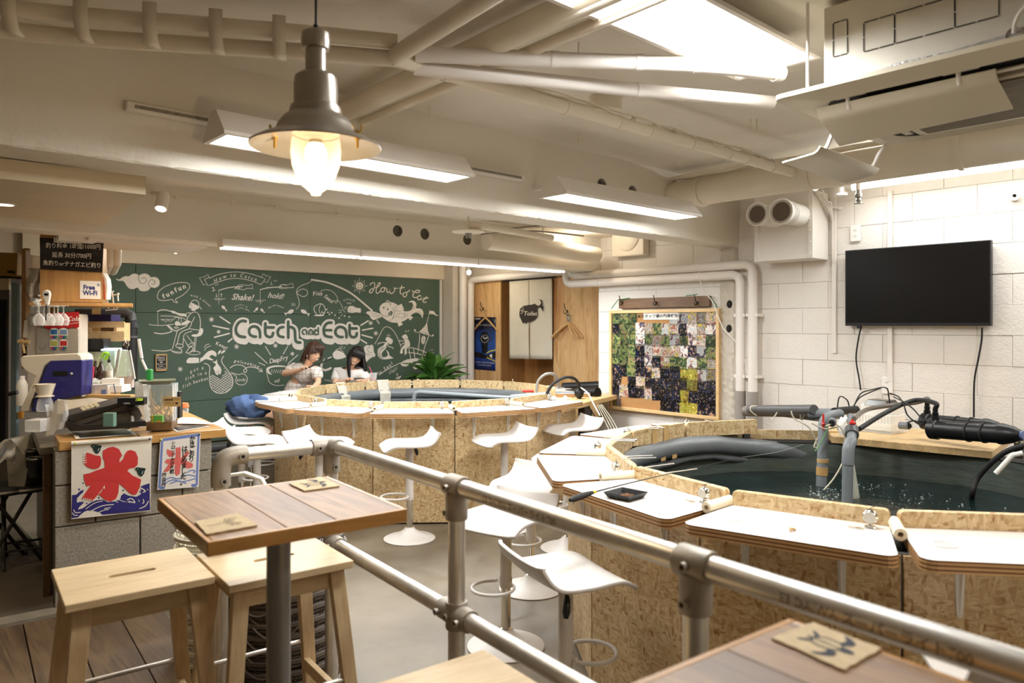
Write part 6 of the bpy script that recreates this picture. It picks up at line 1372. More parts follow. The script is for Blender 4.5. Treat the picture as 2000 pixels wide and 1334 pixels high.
# ---------------------------------------------------------------- photo board
t = thing('photo_board', 'cork board in a pale wooden frame covered with fishing snapshots', 'notice board', (5.52, 4.05, .66))
y0, y1, z0, z1 = 3.445, 4.655, .66, 1.612; fr = .03
m_cork = plain('cork', S(176, 130, 80), .8, var=.12, vs=60, bmp=.3, bs=200); m_frame = wood('pale_frame', S(214, 176, 122), S(226, 192, 140), axis=1, scale=1.2, band=10)
MB().bx(5.525, 5.556, y0+.01, y1-.01, z0+.01, z1-.01).build('cork_sheet', m_cork, t, smooth=False)
for a in ((y0, y1, z0, z0+fr), (y0, y1, z1-fr, z1), (y0, y0+fr, z0+fr, z1-fr), (y1-fr, y1, z0+fr, z1-fr)): MB().bx(5.505, 5.556, *a).build('frame_bar', m_frame, t, smooth=False, bevel=.003)
def snap(name, stops, sc_, seed):
    m, nt, n, l, b = newmat(name)
    oi = n.new('ShaderNodeObjectInfo'); v = coords(n, l, (1, 1, 1)); ad = n.new('ShaderNodeVectorMath'); ad.operation = 'ADD'; mu = n.new('ShaderNodeVectorMath'); mu.operation = 'SCALE'
    cx = n.new('ShaderNodeCombineXYZ'); [l.new(oi.outputs['Random'], cx.inputs[i]) for i in range(3)]; l.new(cx.outputs[0], mu.inputs[0]); mu.inputs['Scale'].default_value = 53
    l.new(v, ad.inputs[0]); l.new(mu.outputs[0], ad.inputs[1])
    a = noise(n, l, ad.outputs[0], sc_, 3, .6, .8); c_ = ramp(n, l, a.outputs[0], stops, 'LINEAR')
    d = noise(n, l, ad.outputs[0], sc_*3, 4, .7); c2 = mixc(n, l, ramp(n, l, d.outputs[0], [(.58, (0, 0, 0, 1)), (.66, (.8, .8, .8, 1))]), c_, S(200, 180, 158))
    vr = ramp(n, l, oi.outputs['Random'], [(0, (.45, .45, .45, 1)), (.5, (.85, .85, .8, 1)), (1, (1.2, 1.15, 1.1, 1))]); l.new(mixc(n, l, 1, c2, vr, 'MULTIPLY'), b.inputs['Base Color']); b.inputs['Roughness'].default_value = .25; return m
SN1 = snap('snapshot_green', [(0, S(24, 40, 18)), (.38, S(70, 92, 56)), (.46, S(36, 36, 48)), (.52, S(120, 150, 82)), (.62, S(150, 120, 90)), (.7, S(36, 46, 80))], 17, 1)
SN2 = snap('snapshot_night', [(0, S(8, 8, 10)), (.5, S(16, 16, 22)), (.56, S(30, 44, 84)), (.6, S(12, 12, 14)), (.68, S(190, 150, 120))], 18, 3)
SN3 = snap('snapshot_catch', [(0, S(60, 40, 32)), (.4, S(150, 98, 84)), (.48, S(206, 196, 186)), (.55, S(90, 96, 110)), (.62, S(214, 190, 90)), (.7, S(50, 44, 44))], 17, 1)
SN4 = snap('snapshot_yellow', [(0, S(40, 40, 16)), (.4, S(110, 96, 34)), (.5, S(176, 156, 62)), (.58, S(110, 130, 40)), (.66, S(230, 210, 110))], 20, 3)
SN5 = snap('snapshot_pale', [(0, S(120, 130, 146)), (.42, S(196, 200, 206)), (.5, S(226, 222, 216)), (.56, S(140, 96, 90)), (.62, S(60, 70, 100))], 17, 1)
gx = 12; gz = 9; rnd = random.Random(21); W_ = (y1-y0-2*fr)/gx; H_ = (z1-z0-2*fr)/gz; first = None
protos = {}
for r_ in range(gz):
    for c_ in range(gx):
        if r_ == 8 and 1 <= c_ <= 8 and c_ not in (6, 7, 8): continue     # bare cork strip along the bottom
        if r_ == 6 and c_ == 1: continue
        if r_ == 0 and 3 <= c_ <= 6: continue
        yc = y1-fr-W_*(c_+.5)+rnd.uniform(-.01, .01); zc = z1-fr-H_*(r_+.5)+rnd.uniform(-.008, .008)
        m = rnd.choice((SN1, SN1, SN1, SN2)) if c_ < 3 and r_ < 6 else (rnd.choice((SN2, SN2, SN2, SN3)) if r_ >= 5 and c_ < 7 else (rnd.choice((SN4, SN4, SN2)) if r_ > 4 and c_ in (7, 8, 9) else (SN2 if r_ > 5 else rnd.choice((SN3, SN5, SN3, SN1, SN2, SN5)))))
        kind_ = ('green' if m is SN1 else 'dark' if m is SN2 else 'yellow' if m is SN4 else 'pale' if m is SN5 else 'reddish')
        w_, h_ = W_*1.1, H_*1.12
        if kind_ not in protos:
            B = MB(); B.bx(0, .0008, -w_/2, w_/2, -h_/2, h_/2); o = B.build('snapshot', m, smooth=False); protos[kind_] = o
        else: o = protos[kind_].copy(); COL.objects.link(o)
        x = 5.5235-.0012*((r_*gx+c_) % 4); o.location = (x, yc, zc); o.rotation_euler = (rnd.uniform(-.12, .12) if kind_ == 'dark' else rnd.uniform(-.03, .03), 0, 0)
        look = {'green': 'green outdoor', 'dark': 'dark night', 'yellow': 'yellowish', 'pale': 'pale', 'reddish': 'reddish fish'}[kind_]
        tag(o, look+' snapshot on the photo board, '+(ORD[r_] if r_ else 'top')+' row down, '+(ORD[c_] if c_ else 'first')+' from the left', 'photo', 'snapshots pinned on the photo board')
a = PX(1254, 610, 5.5); b_ = PX(1322, 624, 5.5); t2 = thing('paper_title', 'white strip with a handwritten Japanese heading at the top of the photo board', 'paper', (5.519, (a.y+b_.y)/2, b_.z))
MB().bx(5.5185, 5.5195, b_.y, a.y, b_.z, a.z+.01).build('strip', m_wht, t2, smooth=False)
ink = Ink(lambda x, y, L: PX(x, y, 5.5175-.0004*L)); ink.text('★スタッフ達の釣果報告★', 1288, 617.5, 7.3, -.02, off=.03); ink.build('heading', m_black, t2)
# ---------------------------------------------------------------- curtain, hangers, poster on the plywood
t = thing('toilet_curtain', 'split cream door curtain with a dark fish print reading Toilet', 'curtain', PX(1033, 545, PXX-.03))
m_lin2 = plain('linen', S(226, 217, 198), .85, var=.04, vs=10, bmp=.3, bs=260)
def cur(x0, x1, nm):
    B = MB()
    def f(u, v):
        x = x0+(x1-x0)*v; y = (549.5-(x-995)*.07)+((700.5+(x-995)*.015)-(549.5-(x-995)*.07))*u
        if nm == 0 and v == 1: x -= 1.6*max(0, (u-.25))*max(0, 1-abs(u-.62)*2.2)
        if nm == 1 and v == 0: x += 2.2*max(0, (u-.25))*max(0, 1-abs(u-.62)*2.2)
        return PX(x, y, PXX-.035+.008*math.sin(v*7+nm*2)*u)
    B.grid(f, 16, 10); B.build('panel', m_lin2, t, solid=.002)
cur(995, 1033.5, 0); cur(1034, 1078.5, 1)
MB().tube([PX(983, 550, PXX-.03), PX(1086, 541, PXX-.03)], .01, 10).build('rod', m_blackm, t)
m_fishp = plain('print_black', S(58, 50, 44), .8)
# fish print, traced from the cloth
def cpx(X, Y): return (840+X/4.168, 480+Y/4.168)
ink = Ink(lambda x, y, L: PX(x, y, PXX-.05-.001*L))
body = [(726, 545), (735, 510), (760, 490), (800, 482), (835, 478), (850, 470), (862, 480), (880, 490), (895, 480), (905, 462), (895, 445), (882, 437), (905, 440), (915, 460), (912, 480), (922, 500), (918, 540), (905, 510), (885, 500), (872, 512), (876, 545), (872, 580), (850, 605), (820, 618), (790, 622), (780, 636), (770, 622), (755, 634), (748, 618), (740, 600), (728, 575)]
ink.poly([cpx(*p) for p in body]); ink.build('fish_print', m_fishp, t)
ink = Ink(lambda x, y, L: PX(x, y, PXX-.052-.001*L)); ink.text('Toilet', cpx(815, 0)[0], cpx(0, 553)[1], 11.5, .02, off=.015, shear=.2, sx=.95, L=1)
ink.line([cpx(*p) for p in ((745, 520), (752, 530), (748, 548), (735, 552))], .8, 1); ink.line([cpx(*p) for p in ((752, 500), (760, 520), (756, 540))], .8, 1); ink.dot(*cpx(742, 528), 1.0, 1)
ink.build('lettering', m_lin2, t)
def hanger(px_, py_, yaw, lab, wd=.19):
    c = PX(px_, py_, PXX-.03); t = thing('coat_hanger', lab, 'coat hanger', c, group='wooden coat hangers on the plywood')
    M = Matrix.Translation(c)@Matrix.Rotation(yaw, 4, 'Z'); B = MB(M)
    for s in (-1, 1): B.tube([(0, 0, .0), (0, s*wd*.5, -.075), (0, s*wd, -.17)], [.010, .012, .009], 8)
    B.build('arms', m_hang, t); B = MB(M); B.tube(smooth([(0, 0, 0), (0, 0, .04), (0, .02, .07), (0, 0, .095), (0, -.02, .08)], 4), .003, 6); B.build('hook', m_stain, t)
for (x, y, lab) in ((944, 605, 'iron hook on the left plywood panel above the watch poster'), (1108, 610, 'iron hook on the right plywood panel holding several hangers')):
    t = thing('coat_hook', lab, 'hook', PX(x, y, PXX), group='iron hooks on the plywood'); hook(PX(x, y-2, PXX-.004), t, 1.3)
hanger(948, 620, .1, 'single wooden coat hanger hanging over the watch poster', .21)
for i, yw in enumerate((-.5, -.25, 0, .25, .45)): hanger(1108+i, 630, yw, ('wooden hanger splayed furthest from the wall in the bunch', 'second splayed wooden hanger in the bunch on the right panel', 'middle wooden hanger of the bunch on the right panel', 'fourth wooden hanger of the bunch on the right panel', 'wooden hanger closest to the wall in the bunch')[i], .22)
# watch poster
ta = [(926, 619), (968.5, 619.5), (967.5, 724.5), (924, 721)]
def pw(u, v, off=0): a_ = Vector(ta[0]).lerp(Vector(ta[1]), u); b2 = Vector(ta[3]).lerp(Vector(ta[2]), u); p = a_.lerp(b2, v); return PX(p.x, p.y, PXX-.003-off)
t = thing('watch_poster', 'blue poster of a black diving watch on the left plywood panel', 'poster', pw(.5, 1))
def pmat():
    m, nt, n, l, b = newmat('poster_blue'); v = coords(n, l); sp = n.new('ShaderNodeSeparateXYZ'); l.new(v, sp.inputs[0])
    a = noise(n, l, v, 5, 5, .7, 1); mp_ = n.new('ShaderNodeMapRange'); mp_.inputs[1].default_value = -.03; mp_.inputs[2].default_value = .72; l.new(sp.outputs[2], mp_.inputs[0])
    ad = n.new('ShaderNodeMath'); ad.operation = 'MULTIPLY_ADD'; ad.inputs[1].default_value = .5; l.new(a.outputs[0], ad.inputs[0]); l.new(mp_.outputs[0], ad.inputs[2])
    l.new(ramp(n, l, ad.outputs[0], [(.2, S(18, 34, 90)), (.5, S(26, 60, 140)), (.75, S(36, 80, 160)), (1.0, S(22, 32, 74)), (1.2, S(14, 20, 44))]), b.inputs['Base Color']); b.inputs['Roughness'].default_value = .3; return m
B = MB(); B.grid(lambda u, v: pw(v, u), 8, 6); B.build('sheet', pmat(), t, solid=.001)
ink = Ink(lambda x, y, L: pw(x, y, .001+.0006*L))
ink.poly([(0, .66), (.35, .68), (.6, .72), (1, .64), (1, .76), (.6, .79), (0, .76)], 0)
ink.dot(.5, .41, .235, 1, .10, 20); ink.poly([(.38, .28), (.62, .28), (.66, .34), (.34, .34)], 1); ink.poly([(.34, .48), (.66, .48), (.62, .68), (.40, .68)], 1); ink.build('watch_body', m_black, t)
ink = Ink(lambda x, y, L: pw(x, y, .003+.0006*L))
for i in range(12): a_ = 2*PI*i/12; ink.dot(.5+.165*math.sin(a_), .41-.07*math.cos(a_), .02, 0, .009, 8)
ink.line([(.5, .41), (.62, .385)], .02, k=1); ink.line([(.5, .41), (.42, .37)], .02, k=1)
ink.text('SHOCK THE WORLD', .5, .155, .085, sx=1.05, flip=-.42); ink.text('ALWAYS THE TOUGHEST', .5, .86, .075, sx=1.1, flip=-.42); ink.text('WATER SPORTS FISHING', .5, .91, .05, sx=1.1, flip=-.42); ink.poly([(.72, .73), (.78, .69), (.86, .70), (.84, .77)], 0)
ink.text('CASIO', .16, .035, .09, sx=1, flip=-.42, off=.03); ink.build('dial_and_text', m_wht, t)
ink = Ink(lambda x, y, L: pw(x, y, .0025)); ink.line([(.6, .68), (.75, .64), (1, .61)], .025); ink.line([(.6, .76), (.8, .79), (1, .82)], .02); ink.build('yellow_streak', plain('poster_yellow', S(206, 196, 80), .4), t)
# ---------------------------------------------------------------- potted plant behind the far pond
t = thing('potted_plant', 'bushy green potted plant with broad glossy leaves behind the far pond', 'plant', Vector(at_px(848, 8.9)))
base = Vector(at_px(848, 8.9)); MB().lathe([(0, .3), (.13, .3), (.17, .62), (.18, .64), (.16, .64), (.15, .6), (0, .6)], base, 28).build('pot', plain('pot', S(120, 84, 60), .7), t)
MB().lathe([(.2, 0), (.2, .3), (0, .3)], base, 28).build('stand', m_brown, t)
m_leaf = plain('leaf', S(82, 128, 56), .35, var=.35, vs=9)
rnd = random.Random(31); B = MB()
def leafgrid(u, v):
    w_ = .048*math.sin(min(1, u*1.03)*PI)**.8 if 0 < u < .97 else 0; return Vector(((v-.5)*2*w_, u*.27, .0-.16*u*u+abs(v-.5)*.03))
B.grid(leafgrid, 9, 4); me_l = B.build('leaf', m_leaf); dat = me_l.data; bpy.data.objects.remove(me_l)
for i in range(84):
    o = bpy.data.objects.new('leaf', dat); COL.objects.link(o); o.parent = t
    a = rnd.uniform(0, 2*PI); el_ = rnd.uniform(-.25, 1.25); L_ = rnd.uniform(.02, .20)
    o.location = (base-t.location)+Vector((L_*math.cos(a)*math.cos(el_), L_*math.sin(a)*math.cos(el_), .74+rnd.uniform(0, .26)*max(.2, math.sin(el_))))
    s_ = rnd.uniform(.75, 1.2); o.rotation_euler = (el_+.15, rnd.uniform(-.5, .5), a-PI/2); o.scale = (s_, s_, s_)
B = MB()
for i in range(22): a = rnd.uniform(0, 2*PI); B.tube(smooth([base+Vector((0, 0, .6)), base+Vector((.04*math.cos(a), .04*math.sin(a), .72)), base+Vector((.14*math.cos(a), .14*math.sin(a), .86))], 3), .004, 5)
B.tube(smooth([base+Vector((0, 0, .7)), base+Vector((.1, -.02, .98)), base+Vector((.16, -.06, 1.1)), base+Vector((.24, -.1, 1.14))], 4), .003, 5)
B.build('stems', m_leaf, t, kind='stuff')
# ---------------------------------------------------------------- the bar: block counter with a board top
BA = math.radians(7.0); BO = Vector((.762, 4.107, 0)); bu = Vector((math.cos(BA), -math.sin(BA), 0)); bv = Vector((math.sin(BA), math.cos(BA), 0))
def Bp(u, v, z=0): return BO+bu*u+bv*v+Vector((0, 0, z))
def Ppl(px, py, P0, nrm):
    o = Vector((0, 0, EH)); d = Pd(px, py, 1)-o; return o+d*((P0-o).dot(nrm)/d.dot(nrm))
MBar = Matrix.Translation(BO)@Matrix.Rotation(-BA, 4, 'Z')
def cblock():
    m, nt, n, l, b = newmat('concrete_block'); v = coords(n, l); a = noise(n, l, v, 90, 4, .8); d = noise(n, l, v, 5, 4)
    c = mixc(n, l, .5, ramp(n, l, a.outputs[0], [(.3, S(112, 104, 92)), (.5, S(150, 141, 126)), (.7, S(174, 165, 150))]), ramp(n, l, d.outputs[0], [(.3, (.75, .75, .75, 1)), (.7, (1, 1, 1, 1))]), 'MULTIPLY')
    l.new(c, b.inputs['Base Color']); b.inputs['Roughness'].default_value = .85; bump(n, l, b, a.outputs[0], .7, .004); return m
m_cb = cblock()
t = thing('bar_counter', 'low bar counter of grey concrete blocks with a thick worn wooden top', 'counter', Bp(.36, .1, .09), -BA)
MB(MBar).bx(.0, .70, .015, .145, .09, .858).build('mortar_core', plain('mortar', S(96, 88, 78), .9), t, smooth=False)
zr = [.09, .29, .49, .69, .858]
for r_ in range(4):
    xs = [0, .37, .72] if r_ % 2 else [0, .17, .57, .72]
    for i in range(len(xs)-1): MB(MBar).bx(xs[i]+(.003 if i else 0), xs[i+1]-.003, 0, .15, zr[r_]+.004, zr[r_+1]-.003).build('block', m_cb, t, smooth=False, bevel=.004)
MB(MBar).bx(.015, .36, -.012, .29, .86, .905).build('top_board', m_count, t, smooth=False, bevel=.004); MB(MBar).bx(.362, .785, -.025, .30, .862, .907).build('top_board', m_count, t, smooth=False, bevel=.004)
t = thing('back_counter', 'wooden side leaf of the bar carrying jars and papers behind the register', 'counter', Bp(.62, .8, .06))
MB(MBar).bx(.42, .80, .302, 1.5, .862, .900).build('top_board', m_count, t, smooth=False, bevel=.003); MB(MBar).bx(.46, .76, 1.2, 1.45, .06, .862).build('support', m_cb, t, smooth=False)
t = thing('steel_counter', 'stainless kitchen counter with a dark front edge running away beside the bar', 'counter', Bp(.15, .9, .06), -BA)
MB(MBar).bx(-.05, .415, .31, 1.75, .80, .842).build('worktop', plain('worn_steel', S(128, 120, 108), .4, .6, var=.12, vs=6), t, smooth=False, bevel=.006)
MB(MBar).bx(-.03, .0, .34, .42, .06, .80).build('wooden_leg', m_brown, t, smooth=False); MB(MBar).bx(.0, .40, .35, 1.7, .06, .79).build('cabinet', plain('cabinet_steel', S(98, 92, 82), .35, .7, var=.2), t, smooth=False)
for i in range(2): q = Bp(-.055, .62+.32*i, .74); o = MB().tube([q+Vector((.035*math.cos(a), .05*math.sin(a), 0)) for a in [2*PI*k/16 for k in range(16)]], .006, 8, True).build('cup_ring', m_stain, t); MB().lathe([(.03, -.10), (.034, 0)], q, 16).build('cup', m_blackm, t)
# ice banner
def clothplane(x0, v=-.034): return lambda px, py, o=0: Ppl(px, py, Bp(0, v-o, 0), bv)
ib = clothplane(0)
t = thing('ice_banner', 'white cotton banner with a big red character over blue waves pinned to the bar', 'banner', ib(217, 1000))
def bq(u, v): # banner cloth corner interpolation in picture coordinates
    a = Vector((139.5, 864)).lerp(Vector((296.5, 853)), u); b2 = Vector((139, 1014)).lerp(Vector((293.5, 998)), u); return a.lerp(b2, v)
def rip(u, v): return .002*math.sin(u*7)*v
def bmap(x, y, L):   # crop coordinates (7.411 px per pixel) onto the cloth
    px, py = 130+x/7.411, 840+y/7.411; u = (px-139.5)/155; v = (py-864)/145
    return ib(px, py, .0012+.0004*L+rip(u, max(0, min(v, 1))))
B = MB(); B.grid(lambda u, v: ib(*bq(v, u), rip(v, u)), 20, 24); B.build('cloth', plain('banner_cotton', S(222, 212, 196), .85, var=.04, bmp=.3, bs=220), t, smooth=True)
MB().tube([ib(139, 866, .008), ib(217, 861, .008), ib(297, 855, .008)], .010, 10).build('hem', plain('banner_hem', S(226, 218, 202), .85, var=.04), t)
m_bred = plain('banner_red', S(196, 52, 48), .85, var=.05); m_bblue = plain('banner_blue', S(44, 38, 108), .85, var=.06); m_bgrn = plain('banner_green', S(20, 44, 40), .85)
A = Ink(bmap); A.poly([(80, 940), (140, 935), (200, 880), (250, 862), (240, 900), (200, 935), (150, 990), (150, 1050), (215, 1035), (260, 1045), (225, 1075), (180, 1120), (165, 1150), (240, 1130), (330, 1060), (430, 1015), (520, 1005), (600, 1045), (700, 1030), (780, 1000), (790, 950), (830, 915), (900, 950), (1010, 965), (1080, 925), (1075, 860), (1070, 820), (1120, 795), (1203, 770), (1208, 1160), (640, 1215), (70, 1275)])
for x, y, r in ((240, 768, 11), (183, 857, 13), (819, 873, 12), (1062, 893, 11), (468, 980, 13), (293, 1062, 12)): A.dot(x, y, r, 1)
A.build('wave_print', m_bblue, t)
A = Ink(bmap)
for p, w_ in (([(280, 1140), (400, 1060), (520, 1025)], 10), ([(350, 1175), (520, 1095), (740, 1075)], 12), ([(440, 1205), (560, 1155), (710, 1155)], 10), ([(550, 1135), (700, 1120), (860, 1160)], 12), ([(700, 1030), (800, 1060), (880, 1085)], 9), ([(835, 1115), (930, 1130), (1015, 1115)], 10), ([(85, 1200), (110, 1230), (160, 1235)], 12), ([(105, 1155), (130, 1195), (200, 1190)], 12), ([(1060, 1135), (1140, 1100), (1185, 1030)], 12), ([(1110, 1005), (1120, 1040), (1100, 1060)], 12),
              ([(740, 1005), (850, 1040), (920, 1050)], 8), ([(1040, 1010), (1055, 1035)], 8), ([(1165, 850), (1180, 870)], 8), ([(880, 1010), (940, 990), (990, 1050), (900, 1030)], 14), ([(1080, 840), (1140, 880), (1110, 900)], 16)): A.line(T(1, 0, 0, p), w_, 3)
A.build('wave_lines', plain('banner_white', S(224, 214, 198), .85), t)
A = Ink(bmap); R_ = lambda p, s=2: A.poly(p, 4, sm=s)
R_([(300, 325), (420, 368), (492, 380), (500, 480), (470, 545), (400, 563), (320, 545), (265, 500), (255, 440), (275, 370)])
R_([(525, 300), (600, 255), (680, 240), (760, 275), (805, 365), (770, 420), (765, 470), (820, 420), (845, 350), (880, 300), (935, 288), (1000, 315), (1035, 400), (1030, 500), (985, 545), (920, 550), (880, 590), (960, 660), (1080, 715), (1060, 830), (1010, 930), (960, 940), (900, 900), (830, 830), (762, 772), (752, 900), (720, 990), (640, 1035), (560, 1010), (500, 960), (460, 930), (375, 1025), (320, 1010), (220, 990), (280, 900), (350, 800), (290, 815), (255, 720), (248, 640), (330, 625), (440, 580), (555, 545), (550, 450), (528, 410)], 1)
A.build('red_character', m_bred, t)
A = Ink(bmap)
for i in range(5): y = 345+i*32; A.poly([(240, y+12), (290+i*4, y-8), (248, y-10)], 6)
for i in range(6): x = 235+i*28; A.poly([(x, 1000+i*5), (x+18, 970+i*6), (x+20, 1015+i*4)], 6)
A.poly([(550, 795), (555, 850), (525, 845)], 6); [A.line([(515-i*16, 860+i*20), (500-i*16, 890+i*18)], 8, 6, k=1) for i in range(3)]
A.build('feather_cuts', plain('banner_white2', S(222, 212, 196), .85), t)
A = Ink(bmap)
for dx, dy in ((0, 0), (637, 330)): A.poly([(352+dx, 232+dy), (385+dx, 208+dy), (430+dx, 215+dy), (510+dx, 225+dy), (495+dx, 260+dy), (485+dx, 300+dy), (450+dx, 342+dy), (415+dx, 325+dy), (390+dx, 290+dy), (380+dx, 255+dy)], 6, sm=2)
A.build('bird_print', m_bgrn, t); A = Ink(bmap)
for dx, dy in ((0, 0), (637, 330)): A.dot(392+dx, 232+dy, 6, 8); A.line([(470+dx, 265+dy), (455+dx, 300+dy)], 6, 8, k=1)
A.build('bird_eyes', m_wht, t)
MB().ball(ib(147, 866, .016), .006, 8).build('push_pin', plain('pin_yellow', S(214, 206, 60), .4), t); MB().ball(ib(292, 857, .016), .005, 8).build('push_pin', m_bblue, t)
# shaved ice poster
pq = clothplane(0, -.030)
t = thing('shaved_ice_poster', 'paper poster with blue border, black Japanese text and red character pinned to the bar', 'poster', pq(350, 955))
cs_ = [(313.2, 856.4), (392, 845), (388, 951), (307, 957)]
def pm(u, v, L=0): a = Vector(cs_[0]).lerp(Vector(cs_[1]), u); b2 = Vector(cs_[3]).lerp(Vector(cs_[2]), u); p = a.lerp(b2, v); return pq(p.x, p.y, .001+.0006*L+.002*math.sin(u*3)*v)
B = MB(); B.grid(lambda u, v: pm(v, u, -1), 8, 8); B.build('sheet', plain('poster_paper', S(218, 210, 200), .6, var=.03), t)
m_pb = plain('poster_border', S(104, 122, 176), .6); A = Ink(pm); loop = [(.05, .035), (.95, .035), (.95, .965), (.05, .965)]
for i in range(4): a, b_ = loop[i], loop[(i+1) % 4]; A.line([a, b_], .055 if i % 2 == 0 else .055, 0, k=1)
for p in ([(.12, .86), (.3, .78), (.5, .82), (.7, .76), (.92, .80)], [(.12, .91), (.35, .83), (.6, .88), (.92, .84)], [(.7, .72), (.8, .68), (.9, .70), (.85, .74)], [(.3, .9), (.5, .86), (.7, .92)]): A.line(p, .022, 0)
A.build('blue_print', m_pb, t)
A = Ink(pm); A.poly([(.40, .22), (.52, .22), (.53, .44), (.70, .30), (.74, .36), (.62, .47), (.84, .56), (.84, .62), (.72, .64), (.54, .54), (.53, .72), (.46, .76), (.40, .70), (.40, .52), (.24, .66), (.12, .66), (.24, .52), (.14, .48), (.18, .42), (.40, .42)], 1); A.poly([(.18, .22), (.36, .30), (.34, .38), (.24, .38), (.18, .30)], 1); A.build('red_print', plain('poster_red', S(206, 96, 88), .6), t)
A = Ink(pm)
for s_, x, y0, st, sz in (('かきごおり', .80, .10, .095, .15), ('はじめました。', .62, .27, .105, .155), ('シロップかけ放題', .335, .13, .078, .105), ('四百円', .15, .72, .095, .11)):
    for i, ch in enumerate(s_): A.text(ch, x, y0+i*st, sz, 0, .022, L=3, flip=-.78)
A.build('japanese_text', m_black, t); MB().ball(pm(.03, .03, 6), .005, 8).build('push_pin', plain('pin_y', S(220, 214, 60), .4), t); MB().ball(pm(.97, .03, 6), .005, 8).build('push_pin', m_black, t)
# ---------------------------------------------------------------- small helper for goods on the bar
def bxd(B, x0, y0, x1, y1, d, dep, rz=0, tilt=0):
    c = Pd((x0+x1)/2, (y0+y1)/2, d+dep/2); k = d/F; M = Matrix.Rotation(-YAW+rz, 3, 'Z')@Matrix.Rotation(tilt, 3, 'Y'); B.box(c, ((x1-x0)*k, dep, (y1-y0)*k), M=M); return B
def good(name, lab, cat, x0, y0, x1, y1, d, dep, mat, rz=0, bevel=.003, part='body', group=None, tilt=0):
    q = Pd((x0+x1)/2, y1, d+dep/2); t = thing(name, lab, cat, q, group=group); bxd(MB(), x0, y0, x1, y1, d, dep, rz, tilt).build(part, mat, t, smooth=False, bevel=bevel); return t
def face(x0, y0, x1, y1, d, rz=0):   # map of a facing label in front of a good
    return lambda x, y, L: Pd(x, y, d-.0015-.0006*L+(x-(x0+x1)/2)/F*d*math.sin(rz))
def turned(name, lab, cat, x, ybase, d, prof, mats, n=20, group=None):
    q = Pd(x, ybase, d); t = thing(name, lab, cat, q, group=group); k = d/F
    for nm, pf, m in prof: MB().lathe([(r*k, z*k) for r, z in pf], q, n).build(nm, m, t)
    return t
m_clear = glassy('clear_glass', (.96, .98, .97, 1), .03, .16); m_film = glassy('clear_film', (.9, .88, .84, 1), .25, .38)
m_paper = plain('paper', S(222, 214, 200), .7, var=.04); m_kraft = plain('kraft', S(200, 160, 100), .7, var=.06); m_regd = plain('register_dark', S(52, 48, 44), .45); m_reg = plain('register_grey', S(108, 100, 90), .5, var=.04)
# register
t = thing('cash_register', 'grey and black cash register under a clear sheet with a green number display', 'cash register', Pd(205, 840, 3.75))
def slabp(px, d0, d1, m, nm, bev=.004):
    a = [Pd(x, y, d0) for x, y in px]; off = bv*(d1-d0); B = MB(); n = len(a); v3 = a+[p+off for p in a]
    tr = tessellate_polygon([[Vector((x, y, 0)) for x, y in px]])
    B.add(v3, [tuple(f) for f in tr]+[tuple(n+i for i in f) for f in tr]+[(i, (i+1) % n, n+(i+1) % n, n+i) for i in range(n)]); return B.build(nm, m, t, smooth=False, bevel=bev)
slabp([(127, 822), (131, 836), (138, 843), (225, 838), (288, 832), (285, 822), (160, 830)], 3.70, 3.98, m_regd, 'cash_drawer')
slabp([(139, 826), (147, 836), (200, 830), (268, 825), (279, 812), (272, 798), (262, 790), (250, 788), (215, 800)], 3.72, 3.96, m_reg, 'case')
slabp([(129, 812), (139, 826), (215, 800), (250, 788), (262, 790), (258, 785), (245, 783), (212, 792)], 3.71, 3.97, m_regd, 'upper_case')
slabp([(160, 829), (235, 808), (250, 806), (268, 816), (262, 812), (250, 801), (232, 803)], 3.712, 3.72, m_regd, 'side_groove', 0)
B = MB()
for i in range(7):
    for j in range(5):
        q = Pd(141+i*8.3, 812.5-i*3.0, 3.76)+bv*j*.034+Z3*.004; B.box(q, (.017, .024, .010), M=Matrix.Rotation(-BA, 3, 'Z')@Matrix.Rotation(-.36, 3, 'Y'))
B.build('keys', plain('keys', S(196, 184, 150), .5), t, kind='stuff')
slabp([(138, 821), (146, 824), (200, 804), (196, 800)], 3.715, 3.72, plain('key_plate', S(204, 188, 140), .5), 'key_plate', 0)
bxd(MB(), 234, 776, 283, 790.5, 3.66, .05, .15).build('display', m_black, t, smooth=False, bevel=.002); MB().cyl(Pd(256, 790, 3.69), Pd(256, 799, 3.74), .02, n=12).build('display_neck', m_regd, t)
A = Ink(face(234, 776, 283, 790, 3.66, .15)); A.text('1500', 271, 780.8, 7.5, 0, .0, .25, 2); o = A.build('digits', emit('green_digits', S(190, 214, 60), 1.2), t); A = Ink(face(234, 776, 283, 790, 3.66, .15)); A.text('CASIO', 247.5, 787.8, 3.8, 0, .02, 0, 2, 1.2); A.build('maker_name', m_wht, t)
B = MB(); B.grid(lambda u, v: Pd(88+42*u+4*math.sin(v*3), 782+(8 if u < .5 else 0)+(62-8*u)*v, 3.72+.05*math.sin(u*5+v*2)), 8, 8); B.build('clear_cover', m_film, t)
B = MB(); B.grid(lambda u, v: Pd(112+130*u, 779+2*math.sin(u*9)+(30-24*u)*v, 3.98-.1*v), 10, 5); B.build('cover_sheet', plain('frosted_sheet', S(188, 180, 164), .5, var=.08, alpha=.85), t)
good('calculator_stamp', 'small teal stamp box on the bar in front of the register', 'stamp', 204, 806, 225, 833, 3.58, .03, plain('teal', S(116, 150, 134), .4)); 
turned('glue_stick', 'short white glue stick standing in front of the register', 'glue', 259, 832, 3.72, [('body', [(0, 0), (3.2, 0), (3.2, 20), (0, 20)], m_wht)], None)
t = good('flyer_box', 'long white and blue carton lying behind the register', 'box', 113, 752, 226, 782, 4.15, .12, m_paper, -.05, tilt=-.07)
